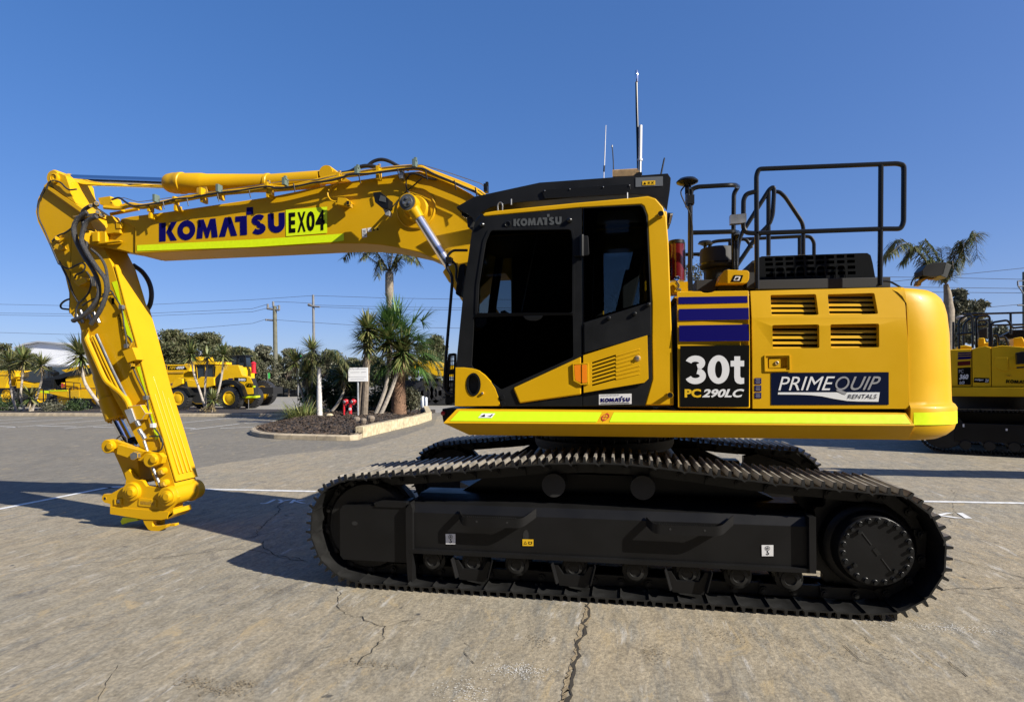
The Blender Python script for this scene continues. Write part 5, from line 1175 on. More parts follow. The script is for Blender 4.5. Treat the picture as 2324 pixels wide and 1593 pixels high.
a.add(vs + vs2, [(i, i + 1, n + i + 1, n + i) for i in range(n - 1)] + [(2 * n + i, 2 * n + n + i, 2 * n + n + i + 1, 2 * n + i + 1) for i in range(n - 1)] + [(i, 2 * n + i, 2 * n + i + 1, i + 1) for i in range(n - 1)] + [(n + i, n + i + 1, 3 * n + i + 1, 3 * n + i) for i in range(n - 1)] + [(0, n, 3 * n, 2 * n), (n - 1, 3 * n - 1, 4 * n - 1, 2 * n - 1)], 'yellow')
top_ = P(*Z('z2', (560, 640)), AY); bot_ = P(*Z('z2', (728, 1200)), AY)
for k, (y, st) in enumerate(((.07, .05), (.13, -.15), (.20, .02), (.265, .10))):
    p0 = top_.lerp(bot_, st) + Vector((.036, y, 0)); p1 = bot_ + Vector((.036, y, .05)); a.tube([p0, p1], .013, 'yellow', 8)
part('wear_plate', a, arm, bevel=.003)
tp = MB()
for q in (((498, 498), (520, 492), (560, 660), (640, 940), (618, 958), (575, 720)),): tp.quadpx(Z('z2', *q), AY - .004, 'lime')
tp.quadpx(Z('z1', (830, 1205), (880, 1190)) + Z('z2', (400, 95), (478, 325), (468, 345), (442, 300)) + [Z('z1', (900, 1400))], AY - .0045, 'lime')
part('reflective_strip', tp, arm, bevel=0, recalc=False)
bx = MB(); bx.ppx(Z('z2', (408, 396), (470, 372), (500, 450), (440, 470)), AY - .11, .11, 'yellow'); bx.cyl(P(*Z('z2', (475, 500)), AY - .09), P(*Z('z2', (470, 470)), AY - .06), .03, 'black', 10); bx.cyl(P(*Z('z2', (455, 372)), AY - .05), P(*Z('z2', (470, 345)), AY - .05), .012, 'zinc', 8)
part('valve_box', bx, arm, bevel=.004)
dc = MB()
for q in (((340, 60), (358, 100)),): dc.quadpx(Z('z2', (q[0][0], q[0][1]), (q[1][0], q[0][1]), (q[1][0], q[1][1]), (q[0][0], q[1][1])), AY - .004, 'decal_black')
part('pictogram', dc, arm, bevel=0, recalc=False); dc = MB()
text_px(dc, 'SWL 2250KG', [Z('z2', q) for q in ((412, 300), (378, 165), (394, 160), (430, 296))], AY - .004, 'decal_black', .02)
part('lift_limit_lettering', dc, arm, bevel=0, recalc=False)
# hoses looping from boom to arm
HO = [(('z1', (600, 560), (520, 620), (480, 700), (500, 820), (570, 960), (650, 1080), (700, 1190), (710, 1330), (640, 1440), (560, 1520), (470, 1560)), .026, 'hose_grey', -.34),
      (('z1', (690, 600), (610, 640), (570, 720), (555, 830), (620, 960), (700, 1080), (770, 1180), (780, 1300), (740, 1430), (690, 1520), (640, 1590)), .026, 'hose_grey', -.38),
      (('z1', (560, 600), (500, 660), (490, 740), (530, 880), (600, 1000), (680, 1130), (715, 1250), (690, 1400), (620, 1470), (480, 1565)), .022, 'hose_grey', -.32),
      (('z1', (700, 490), (620, 510), (560, 570), (575, 700), (600, 800), (590, 940)), .024, 'hose', -.28),
      (('z1', (640, 900), (720, 970), (770, 1060), (790, 1170), (800, 1290), (750, 1320)), .016, 'hose_grey', -.30),
      (('z1', (230, 350), (250, 290), (300, 272), (360, 290), (400, 330), (440, 355), (505, 350)), .010, 'hose', -.25),
      (('z1', (215, 350), (160, 470), (155, 600), (215, 740), (270, 870), (330, 1010), (350, 1040), (430, 1080), (500, 1050), (560, 1030), (585, 1060), (560, 1110), (500, 1140), (490, 1170)), .010, 'hose', -.23),
      (('z1', (280, 830), (330, 780), (400, 750), (450, 715)), .010, 'hose', -.24),
      (('z1', (345, 1010), (430, 1180), (470, 1300), (520, 1390)), .012, 'hose', -.22),
      (('z1', (600, 1110), (640, 1180), (630, 1270), (590, 1340), (520, 1410), (500, 1500), (520, 1560)), .011, 'hose', -.24),
      (('z1', (430, 1455), (370, 1445), (362, 1410), (410, 1370), (490, 1355), (540, 1395)), .012, 'hose', -.10),
      (('z1', (800, 1270), (840, 1310), (760, 1330), (640, 1370), (560, 1420)), .010, 'hose', -.26),
      (('z1', (1030, 1050), (1110, 1110), (1170, 1200), (1195, 1300), (1185, 1400), (1150, 1470)), .030, 'hose', .26)]
for q, r, m, y in HO:
    h = MB(); h.tube(spline([P(*p, y) for p in Z(q[0], *q[1:])], 6), r, m, 12); part('hydraulic_hose', h, arm, bevel=0)
for q in (((345, 30), (400, 120), (420, 240), (430, 300), (438, 360), (455, 372)), ((440, 300), (465, 330), (462, 370)), ((478, 505), (500, 560), (540, 640), (562, 690), (575, 780), (600, 860)), ((610, 880), (640, 920), (662, 970), (650, 1020), (600, 1028), (560, 1030), (515, 1060)), ((580, 935), (640, 935), (655, 970)), ((372, 950), (400, 930), (430, 945), (440, 970))):
    h = MB(); h.tube(spline([P(*p, AY - .03) for p in Z('z2', *q)], 6), .009, 'hose', 8); part('hydraulic_hose', h, arm, bevel=0)
for q, m in (((405, 120), 'zinc'), ((558, 690), 'zinc'), ((603, 865), 'decal_white'), ((325, 492), 'black'), ((438, 365), 'zinc')):
    h = MB(); h.box(P(*Z('z2', q), AY - .03), (.05, .05, .05), m); part('pipe_clamp', h, arm, bevel=.004)
fit = MB()
for q in ((500, 1500), (540, 1520), (580, 1480), (620, 1500), (660, 1480), (690, 1520), (540, 1455)): fit.cyl(P(*Z('z1', q), -.22), P(*Z('z1', (q[0] + 25, q[1] + 60)), -.22), .022, 'zinc', 6)
fit.ppx(Z('z1', (480, 1200), (560, 1160), (590, 1165), (600, 1200), (520, 1240)), AY - .08, .08, 'yellow'); fit.cyl(P(*Z('z1', (330, 800)), AY - .06), P(*Z('z1', (330, 800)), AY), .03, 'yellow', 10); fit.ppx(Z('z1', (290, 880), (320, 850), (360, 860), (385, 895), (340, 910)), AY - .05, .05, 'yellow'); fit.ppx(Z('z1', (640, 1150), (670, 1150), (680, 1240), (650, 1240)), AY - .05, .05, 'zinc')
part('hose_fittings', fit, arm, bevel=.002)
for q, m, r in ((((175, 265), (190, 330), (240, 440), (300, 570), (345, 615), (400, 660), (440, 710), (460, 760)), 'yellow', .034), (((230, 300), (330, 520), (430, 720)), 'yellow', .019), (((245, 290), (345, 510), (440, 700)), 'zinc', .016), (((215, 300), (300, 500), (400, 700)), 'yellow', .016)):
    h = MB(); h.tube(spline([P(*p, AY - .06) for p in Z('z2', *q)], 5), r, m, 10); part('arm_pipe', h, arm, bevel=0)
h = MB(); h.ppx(Z('z2', (420, 770), (462, 755), (490, 835), (455, 855)), AY - .12, .10, 'galvanised'); h.ppx(Z('z2', (445, 745), (520, 735), (555, 790), (530, 830), (490, 830)), AY - .10, .10, 'yellow')
for q in ((500, 840), (515, 890), (535, 920)): h.cyl(P(*Z('z2', q), AY - .09), P(*Z('z2', (q[0] + 16, q[1] + 30)), AY - .09), .028, 'zinc', 8)
h.tube([P(*Z('z2', (545, 960)), AY - .07), P(*Z('z2', (600, 1130)), AY - .05), P(*Z('z2', (650, 1250)), AY - .05)], .018, 'zinc', 8)
part('valve_block', h, arm, bevel=.004)
h = MB()
for q in ((675, 1150), (690, 1225)):
    h.lathe([(.045, -.01), (.045, .07), (.03, .075), (.0, .075)], P(*Z('z2', q), AY), (0, -1, 0), 'yellow', 18); h.cyl(P(*Z('z2', (q[0] - 30, q[1] + 15)), AY - .07), P(*Z('z2', (q[0] - 12, q[1] + 8)), AY - .07), .03, 'yellow_dusty', 8)
part('plug_bosses', h, arm, bevel=0)
# ---- bucket cylinder, links, hitch
c0 = P(*Z('z2', (202, 335)), -.02); c1 = P(*Z('z2', (372, 828)), -.02); c2 = P(*Z('z2', (470, 1015)), -.02); dr = (c1 - c0).normalized()
h = MB(); h.tube([c0 - dr * .28, c0 - dr * .16, c0 - dr * .02, c1 - dr * .62, c1 - dr * .60, c1 - dr * .30, c1 - dr * .29, c1 - dr * .02, c1], [.045, .05, .088, .09, .10, .105, .122, .122, .105], 'yellow', 28)
for k in range(8):
    an = 6.283 * k / 8; e = Vector((0, 1, 0)); w = dr.cross(e); h.cyl(c1 + (e * math.cos(an) + w * math.sin(an)) * .088 - dr * .01, c1 + (e * math.cos(an) + w * math.sin(an)) * .088 + dr * .018, .014, 'yellow', 6)
bc = part('bucket_cylinder', h, bevel=0)
h = MB(); h.tube([c1, c2], .060, 'chrome', 24); part('cylinder_rod', h, bc, bevel=0)
h = MB(); h.tube([P(*Z('z2', (455, 960)), -.02), P(*Z('z2', (475, 985)), -.02)], .075, 'black', 16); part('rod_eye', h, bc, bevel=0)
def disc(mb, c, r, Y, d, m='yellow', n=28): 
    o = P(*Z('z2', c), Y); mb.lathe([(r - .008, -d / 2 - .006), (r, -d / 2), (r, d / 2), (r - .008, d / 2 + .006), (0, d / 2 + .006)], o, (0, -1, 0), m, n); return o
h = MB(); LY = AY - .09
h.ppx(Z('z2', (318, 965), (345, 955), (380, 968), (540, 1020), (600, 1040), (640, 1040), (664, 1065), (655, 1105), (615, 1118), (570, 1100), (480, 1080), (375, 1045), (330, 1030)), LY, .07, 'yellow')
h.ppx(Z('z2', (380, 985), (470, 1010), (550, 1030), (490, 1085), (372, 1045)), LY - .05, .06, 'yellow')
disc(h, (332, 995), .085, LY, .09); disc(h, (600, 1082), .085, LY, .10); disc(h, (608, 1080), .045, LY - .055, .03); disc(h, (332, 995), .045, LY - .05, .03)
h.cyl(P(*Z('z2', (332, 995)), LY), P(*Z('z2', (332, 995)), LY + .5), .05, 'yellow', 18)
h.ppx(Z('z2', (318, 965), (345, 955), (540, 1020), (640, 1040), (664, 1065), (655, 1105), (570, 1100), (330, 1030)), LY + .44, .06, 'yellow')
h.ppx(Z('z2', (455, 1045), (480, 1030), (505, 1040), (505, 1070), (480, 1085), (460, 1080)), LY - .09, .05, 'zinc')
part('tipping_link', h, bevel=.004, smooth=24)
h = MB(); h.ppx(Z('z2', (350, 1030), (400, 1010), (505, 1075), (520, 1215), (500, 1240), (440, 1240), (400, 1140)), AY + .02, .30, 'yellow'); part('bucket_link', h, bevel=.01)
h = MB(); QY = -.23; QD = .34
h.ppx(Z('z2', (278, 1315), (290, 1298), (332, 1298), (355, 1285), (425, 1245), (432, 1205), (420, 1160), (425, 1148), (445, 1142), (480, 1185), (500, 1205), (535, 1215), (560, 1248), (690, 1262), (738, 1282), (758, 1318), (745, 1352), (715, 1385), (702, 1412), (330, 1380), (330, 1360), (296, 1352), (280, 1335)), QY, .05, 'yellow')
h.ppx(Z('z2', (290, 1298), (332, 1298), (425, 1245), (432, 1205), (420, 1160), (445, 1142), (480, 1185), (535, 1215), (560, 1248), (690, 1262), (738, 1282), (758, 1318), (745, 1352), (702, 1412), (330, 1380), (330, 1360), (296, 1352)), QY + QD - .05, .05, 'yellow')
h.ppx(Z('z2', (330, 1378), (702, 1410), (690, 1452), (655, 1462), (540, 1458), (330, 1424)), QY - .012, QD + .024, 'yellow')
h.ppx(Z('z2', (360, 1300), (700, 1320), (700, 1400), (350, 1375)), QY + .05, QD - .1, 'yellow')
h.lathe([(.02, -.001), (.02, .004), (0, .004)], P(*Z('z2', (300, 1325)), QY), (0, -1, 0), 'black_matte', 14)
for c, r in (((470, 1282), .115), ((695, 1312), .115)):
    disc(h, c, r, QY - .02, .05, n=36); disc(h, (c[0] - 4, c[1] + 2), r * .62, QY - .06, .05, n=30); disc(h, (c[0] - 8, c[1] + 3), r * .42, QY - .09, .02, n=26)
h.plate(Z('z2', (355, 1326), (402, 1326), (402, 1368), (356, 1366)), [Z('z2', (366, 1334), (390, 1334), (390, 1358), (366, 1356))], QY - .015, .02, 'yellow'); h.quadpx(Z('z2', (366, 1334), (390, 1334), (390, 1358), (366, 1356)), QY - .002, 'galvanised')
hitch = part('quick_hitch', h, bevel=.004, smooth=24)
h = MB(); c = Z('z2', (508, 1372), (622, 1384), (624, 1334), (512, 1324)); h.ppx(roundpx([c[3], c[2], c[1], c[0]], 3), QY - .010, .012, 'yellow')
logo_px(h, [bil(c, .12, .25), bil(c, .88, .25), bil(c, .88, .68), bil(c, .12, .68)], QY - .013, 'yellow_dusty'); part('maker_plate', h, hitch, bevel=.002)
h = MB(); h.ppx(Z('z2', (520, 1452), (655, 1460), (682, 1440), (720, 1412), (730, 1400), (728, 1432), (700, 1452), (640, 1465), (605, 1468), (596, 1480), (600, 1500), (630, 1502), (690, 1490), (680, 1512), (640, 1532), (600, 1536), (570, 1522), (548, 1490), (536, 1462)), QY, .07, 'yellow')
h.ppx(Z('z2', (655, 1440), (700, 1405), (728, 1395), (735, 1425), (690, 1458)), QY, .30, 'yellow')
h.ppx([(u + 18, v - 2) for u, v in Z('z2', (536, 1455), (655, 1458), (640, 1465), (605, 1468), (600, 1500), (690, 1490), (690, 1505), (600, 1530), (560, 1500))], QY + .24, .07, 'yellow')
part('hitch_hook', h, hitch, bevel=.006)
h = MB(); h.ppx(Z('z2', (395, 1470), (410, 1445), (500, 1452), (510, 1465), (440, 1478), (405, 1492)), QY + .12, .08, 'lime'); part('safety_latch', h, hitch, bevel=.004)
h = MB(); o = P(*Z('z2', (720, 1305)), AY); h.lathe([(.11, -.36), (.135, -.34), (.135, -.30), (.12, -.29), (.12, .02), (.11, .03)], o, (0, -1, 0), 'yellow', 32); h.lathe([(.0, -.46), (.07, -.46), (.075, -.44), (.12, -.43), (.12, -.36)], o, (0, -1, 0), 'yellow', 28)
part('arm_end_boss', h, bevel=0)
# ================================================================ PLANTS
class LV:
    """many leaf blades gathered into one crown mesh"""
    def __init__(s): s.v = []; s.f = []; s.n = 0
    def blade(s, b, d, L, w, droop=.2, seg=3, fold=0.):
        d = d / (np.linalg.norm(d) + 1e-9); up = np.array([0, 0, 1.]); sd = np.cross(d, up); k = np.linalg.norm(sd)
        sd = sd / k if k > .05 else np.array([1., 0, 0]); p = np.array(b, float); v = []
        for i in range(seg + 1):
            t = i / seg; ww = w * (1 - t) ** .7 * (.55 + .45 * min(1, t * 4 + .2)) if i else w * .6
            if i == seg: v.append(p.copy())
            else: v += [p - sd * ww, p + sd * ww]
            dd = d + np.array([0, 0, -1.]) * droop * (t + .5 / seg) * 1.6; dd /= np.linalg.norm(dd); p = p + dd * L / seg
        n = s.n; s.v += v
        for i in range(seg - 1): s.f.append((n + 2 * i, n + 2 * i + 1, n + 2 * i + 3, n + 2 * i + 2))
        s.f.append((n + 2 * seg - 2, n + 2 * seg - 1, n + 2 * seg)); s.n += len(v)
    def build(s, name, parent, m, loc=(0, 0, 0)):
        me = bpy.data.meshes.new(name); me.from_pydata([tuple(p) for p in s.v], [], s.f); me.materials.append(M[m])
        o = bpy.data.objects.new(name, me); C.objects.link(o); o.parent = parent; o.location = loc; return o
def sph(n, r=None):
    v = rng.normal(size=(n, 3)); return v / np.linalg.norm(v, axis=1)[:, None]
def cloud(name, parent, centers, radii, n, size, m, squash=.8, droopy=0.):
    """leaf sprays: small quads scattered through clumps"""
    centers = np.array(centers, float); radii = np.array(radii, float); pr = radii ** 2; pr = pr / pr.sum()
    idx = rng.choice(len(centers), n, p=pr); p = centers[idx] + rng.normal(size=(n, 3)).clip(-1.9, 1.9) * (radii[idx] * .62)[:, None] * np.array([1, 1, squash])
    ax = sph(n); ax[:, 2] -= droopy; ax /= np.linalg.norm(ax, axis=1)[:, None]; nb = np.cross(ax, sph(n)); nb /= np.linalg.norm(nb, axis=1)[:, None]
    L = size * rng.uniform(.6, 1.4, n)[:, None]; w = L * .34
    V = np.stack([p - ax * L * .5, p + nb * w * .5, p + ax * L * .5, p - nb * w * .5], 1).reshape(-1, 3)
    me = bpy.data.meshes.new(name); me.vertices.add(4 * n); me.loops.add(4 * n); me.polygons.add(n)
    me.vertices.foreach_set('co', V.ravel()); me.loops.foreach_set('vertex_index', np.arange(4 * n, dtype=np.int32)); me.polygons.foreach_set('loop_start', np.arange(0, 4 * n, 4, dtype=np.int32))
    me.update(calc_edges=True); me.materials.append(M[m]); o = bpy.data.objects.new(name, me); C.objects.link(o); o.parent = parent; return o
def rel(o, p): return np.array(p) - np.array(o.location)

def yucca(label, base, heads, Y, group, ht=.0, tr=.055, m='leaf_yucca', trunk_m='bark_pale', cat='yucca'):
    """base: pixel; heads: (pixel path from the base up to the head, radius px, leaves)"""
    b0 = P(*base, Y); b0.z = ht
    t = thing('yucca_plant', label, cat, tuple(b0), 0, group)
    tk = MB(); lv = LV(); dr = LV()
    for path, rp, n in heads:
        path = path if isinstance(path, list) else [path]
        pts = [Vector(rel(t, P(u, v, Y))) for u, v in path]; 
        if len(pts) > 1: pts = spline(pts, 5)
        dep = (P(*path[-1], Y) - Vector((CX, CY, CH))).length; r = rp / FOC * dep * 1.28
        if len(pts) > 1: tk.tube([Vector((0, 0, -.1)) + Vector((pts[0].x * .5, 0, 0))] + pts if pts[0].length > .05 else pts, [tr * 1.5] + [tr * (1.2 - .4 * i / len(pts)) for i in range(len(pts) - (0 if pts[0].length > .05 else 1))], trunk_m, 9)
        h = np.array(pts[-1])
        for i in range(n):
            th = rng.uniform(0, 6.283); el = math.asin(rng.uniform(-.55, 1.0)); d = np.array([math.cos(th) * math.cos(el), math.sin(th) * math.cos(el), math.sin(el)])
            lv.blade(h + d * .04 - np.array([0, 0, max(0, -el) * r * .25]), d, r * rng.uniform(.75, 1.1), .034 + .026 * r, .10 + .18 * rng.random(), 3)
        for i in range(n // 4):
            th = rng.uniform(0, 6.283); el = rng.uniform(-1.3, -.5); d = np.array([math.cos(th) * math.cos(el), math.sin(th) * math.cos(el), math.sin(el)])
            dr.blade(h - np.array([0, 0, rng.uniform(0.05, .6) * r]), d, r * rng.uniform(.5, .8), .022, .3, 2)
    if tk.v: tk.build('trunk', t, 0)
    lv.build('leaf_crown', t, m)
    if dr.v: dr.build('dry_leaves', t, 'leaf_dry')
    return t
def frond(lv, path, L, n=46, w=.018, hang=.8, rach=None, ll=.5):
    """feather frond along a 3-D path"""
    sp = spline([Vector(p) for p in path], 8); N = len(sp)
    if rach is not None: rach.tube(sp, [.02 * (1 - .8 * i / N) for i in range(N)], 'bark', 5)
    for i in range(n):
        t = .06 + .94 * i / n; f = t * (N - 1); k = min(int(f), N - 2); p = sp[k].lerp(sp[k + 1], f - k); tg = (sp[k + 1] - sp[k]).normalized(); sd = tg.cross(Vector((0, 0, 1)))
        sd = sd.normalized() if sd.length > .1 else Vector((1, 0, 0))
        for s_ in (-1, 1):
            d = sd * s_ * rng.uniform(.5, 1.0) + tg * rng.uniform(.35, .8) + Vector((0, 0, rng.uniform(-.1, .5) - hang * .5 * rng.random()))
            lv.blade(np.array(p), np.array(d), ll * (1 - .55 * abs(t - .45)) * rng.uniform(.8, 1.15), w, hang, 3)
def fan(lv, h, d, stalk, r, n=34, w=.036):
    d = np.array(d, float); d /= np.linalg.norm(d); c = np.array(h) + d * stalk
    lv.blade(np.array(h), d, stalk * 1.05, .014, .0, 2)
    sd = np.cross(d, [0, 0, 1.]); sd /= np.linalg.norm(sd) + 1e-6; nn = np.cross(sd, d)
    for i in range(n):
        a = R(-115 + 230 * i / (n - 1)); q = d * math.cos(a) + sd * math.sin(a) + nn * .12 * rng.normal()
        lv.blade(c, q, r * rng.uniform(.85, 1.05) * (1 - .15 * abs(a) / 2), w, .12 + .15 * rng.random(), 3)
def tree(label, uc, vtop, vbot, hw, Y, m, n, size, group=None, cat='tree', name='leafy_tree', clumps=44, squash=.8, droopy=.3, trunk=True):
    c0 = P(uc, vbot, Y); base = Vector((c0.x, Y, 0)); t = thing(name, label, cat, tuple(base), 0, group)
    top = P(uc, vtop, Y).z; w = (P(uc + hw, vbot, Y) - P(uc - hw, vbot, Y)).length / 2; zb = max(.3, P(uc, vbot, Y).z)
    cs = []; rs = []
    for i in range(clumps):
        a = rng.uniform(0, 6.283); q = rng.uniform(0, 1) ** .5; zz = rng.uniform(0, 1); k = (1 - (2 * zz - .85) ** 2 * .62) ** .5 if abs(2 * zz - .85) < 1.25 else .3
        r = w * rng.uniform(.15, .34) * (16 / clumps) ** .12; cs.append((math.cos(a) * q * w * k * .85, math.sin(a) * q * w * k * .7, zb + (top - zb) * (.10 + .80 * zz))); rs.append(r)
    if trunk:
        tk = MB(); hgt = zb + (top - zb) * .45; tk.tube(spline([Vector((0, 0, -.1)), Vector((.04 * w, 0, hgt * .5)), Vector((-.03 * w, .02 * w, hgt))], 4), [max(.06, w * .05) * (1.2 - .08 * i) for i in range(9)], 'bark', 8)
        for c in cs[::2]: tk.tube([Vector((0, 0, hgt * .6)), Vector((c[0] * .4, c[1] * .4, hgt * .8)), Vector(c)], [w * .028, w * .018, w * .006], 'bark', 6)
        tk.build('trunk', t, 0)
    cloud('crown', t, cs, rs, n, size, m, squash, droopy); return t
def bush(label, uc, vbot, hw, hh, Y, m, n, size, group=None, name='garden_shrub', cat='shrub', ht=0.):
    c0 = P(uc, vbot, Y); t = thing(name, label, cat, (c0.x, Y, ht), 0, group); w = (P(uc + hw, vbot, Y) - P(uc - hw, vbot, Y)).length / 2; h = (P(uc, vbot - hh, Y) - P(uc, vbot, Y)).length
    cs = []; rs = []
    for i in range(12):
        a = rng.uniform(0, 6.283); q = rng.uniform(0, 1) ** .5; z = rng.uniform(.1, .8); cs.append((math.cos(a) * q * w * .75, math.sin(a) * q * w * .6, h * z)); rs.append(min(w, h) * rng.uniform(.3, .5))
    st = MB()
    for c in cs[::2]: st.tube([Vector((0, 0, -.05)), Vector((c[0] * .5, c[1] * .5, c[2] * .5)), Vector(c)], [.03, .02, .008], 'bark', 5)
    st.build('stems', t, 0); cloud('foliage', t, cs, rs, n, size, m, 1.0, -.4); return t
def B1(*p): return Z('b1', *([p] if isinstance(p[0], (int, float)) else p))
def B2(*p): return Z('b2', *([p] if isinstance(p[0], (int, float)) else p))

LG = 'yuccas along the back garden bed'
yucca('slim tall yucca in front of the white shed, left end of the back bed', B1(225, 1190), [(B1((225, 1190), (192, 1060), (205, 900), (213, 730)), 26, 150)], 21.9, LG)
yucca('yucca with drooping dark head at the photo left edge', B1(150, 1190), [(B1((150, 1190), (115, 1060), (92, 920), (92, 750)), 24, 120)], 22.3, LG)
yucca('yucca leaning right over the black truck bonnet', B1(300, 1185), [(B1((300, 1185), (345, 1050), (385, 900), (388, 770)), 20, 110)], 22.1, LG)
yucca('short stemmed yucca low among the left yuccas', B1(275, 1190), [(B1((275, 1190), (280, 1060)), 20, 90)], 21.6, LG)
yucca('large yucca with bent bare stem behind the excavator arm', B1(945, 1160), [(B1((945, 1160), (840, 1030), (770, 900), (745, 680)), 36, 210)], 22.0, LG, tr=.085)
yucca('yucca with slanting stem in front of the wheel loader cab', B1(1885, 1150), [(B1((1885, 1150), (1840, 1010), (1780, 830), (1758, 670)), 24, 130)], 22.0, LG)
yucca('thin upright yucca, middle of three before the wheel loader', B1(1892, 1150), [(B1((1892, 1150), (1890, 950), (1908, 780), (1912, 690)), 19, 100)], 22.3, LG)
yucca('yucca leaning right over the loader rear wheel', B1(1960, 1150), [(B1((1960, 1150), (2010, 1020), (2045, 850), (2060, 680)), 22, 120)], 21.8, LG)
yucca('knee high yucca rosette beside the loader rear tyre', B1(1950, 1195), [(B1((1955, 1195), (1960, 1090)), 21, 110)], 21.4, LG)
bush('dark green shrub at far left of the back bed', *B1(50, 1205), 26, 46, 22.6, 'leaf_bush', 1500, .12, ht=.1)
bush('grey green low shrub under the black truck bonnet', *B1(460, 1200), 27, 24, 21.6, 'leaf_grey', 1400, .10, ht=.15)
bush('dark low shrub between truck and excavator arm', *B1(700, 1190), 28, 24, 22.6, 'leaf_bush', 1300, .12, ht=.15)
bush('brownish little shrub below the loader yuccas', *B1(1905, 1195), 12, 18, 21.3, 'leaf_dry', 500, .08, ht=.15)

IG = 'yuccas in the raised garden bed'
IY = 15.9
def iy(px): return G(*px, .3).y
yucca('clump of dark yuccas with several heads behind the white ringed trunk', B2(690, 1180), [(B2((690, 1180), (700, 900), (695, 560)), 27, 130), (B2((640, 1180), (560, 900), (520, 690)), 28, 140), (B2((660, 1150), (650, 800)), 32, 170), (B2((700, 1150), (690, 1000)), 26, 100)], 18.5, IG, ht=.3, tr=.05)
yucca('tallest yucca with a shaggy double head beside the white sign', B2(1190, 1310), [(B2((1190, 1310), (1200, 1050), (1235, 800), (1280, 560), (1275, 350)), 37, 230), (B2((1280, 560), (1262, 500)), 38, 170)], 17.0, IG, ht=.3, tr=.10, trunk_m='bark')
yucca('small yucca with curved leaning stem left of the fire hydrant', B2(850, 1260), [(B2((850, 1260), (960, 1130), (1030, 980), (1015, 830)), 30, 140)], 18.0, IG, ht=.3, tr=.06)
yucca('twin stemmed yucca leaning to the right beside the stocky palm trunk', B2(1365, 1265), [(B2((1350, 1255), (1430, 1060), (1480, 860), (1492, 460)), 42, 230), (B2((1390, 1275), (1480, 1080), (1570, 840), (1640, 590)), 46, 260)], 17.6, IG, ht=.3, tr=.085)
# small palm with white ringed trunk
b0 = P(*B2(775, 1340), 15.8); t = thing('young_palm', 'young palm with pale ringed trunk and yellowing arching fronds in the raised bed', 'palm tree', (b0.x, b0.y, .2)); bz = Vector(t.location)
tk = MB(); top = P(*B2(770, 740), 15.8) - bz; zz = top.z; pr = []
for i in range(30): pr.append((.125 - .055 * i / 29 + (.006 if i % 2 else 0), -.1 + (zz + .1) * i / 29))
tk.lathe(pr, (0, 0, 0), (top.x / zz, 0, 1), 'palm_white', 18); tk.build('trunk', t, 0)
lv = LV()
for tip, mid in (((1085, 740), (920, 560)), ((1060, 820), (900, 620)), ((960, 640), (850, 560)), ((560, 820), (650, 620)), ((620, 640), (700, 580)), ((740, 560), (750, 640)), ((1010, 700), (880, 600)), ((700, 900), (720, 680))):
    yy = rng.uniform(-.5, .5); frond(lv, [top, P(*B2(*mid), 15.8 + yy * .5) - bz, P(*B2(*tip), 15.8 + yy) - bz], 1, 60, .022, .9, None, .40)
lv.build('fronds', t, 'leaf_palm')
# stocky date palm with fan shaped crown
b0 = P(*B2(1600, 1250), 18.6); t = thing('fan_palm', 'stocky palm with shaggy brown trunk and big fan leaves in the raised bed', 'palm tree', (b0.x, b0.y, .3)); bz = Vector(t.location); top = P(*B2(1612, 560), 18.6) - bz; zz = top.z
tk = MB(); tk.lathe([(.34 - .006 * i + .02 * (i % 2), zz * i / 22) for i in range(23)], (0, 0, -.1), (0, 0, 1), 'date_trunk', 20)
for i in range(130):
    a = rng.uniform(0, 6.283); h = rng.uniform(0, zz); r = .30 - .12 * h / zz; tk.prism([(math.cos(a) * r - math.sin(a) * .04, math.sin(a) * r + math.cos(a) * .04, h), (math.cos(a) * r + math.sin(a) * .04, math.sin(a) * r - math.cos(a) * .04, h), (math.cos(a) * (r + .10), math.sin(a) * (r + .10), h + .12)], (0, 0, .02), 'date_trunk')
tk.build('trunk', t, 0)
lv = LV(); h = np.array(top) + np.array([0, 0, .2])
for i in range(64):
    a = rng.uniform(0, 6.283); el = rng.uniform(-.8, 1.45); d = np.array([math.cos(a) * math.cos(el), math.sin(a) * math.cos(el), math.sin(el)]); fan(lv, h, d, rng.uniform(.7, 1.6), rng.uniform(.95, 1.35), 34)
lv.build('fan_leaves', t, 'leaf_fan')
lv = LV()
for tip, mid in (((2080, 640), (1900, 560)), ((2050, 900), (1960, 700)), ((1990, 960), (1880, 720)), ((1900, 980), (1830, 760)), ((2070, 760), (1930, 620)), ((1500, 960), (1540, 760)), ((1750, 1000), (1740, 780))):
    yy = rng.uniform(-.8, .8); frond(lv, [top, P(*B2(*mid), 18.6 + yy * .5) - bz, P(*B2(*tip), 18.6 + yy) - bz], 1, 40, .014, 1.0, None, .42)
lv.build('drooping_fronds', t, 'leaf_palm')
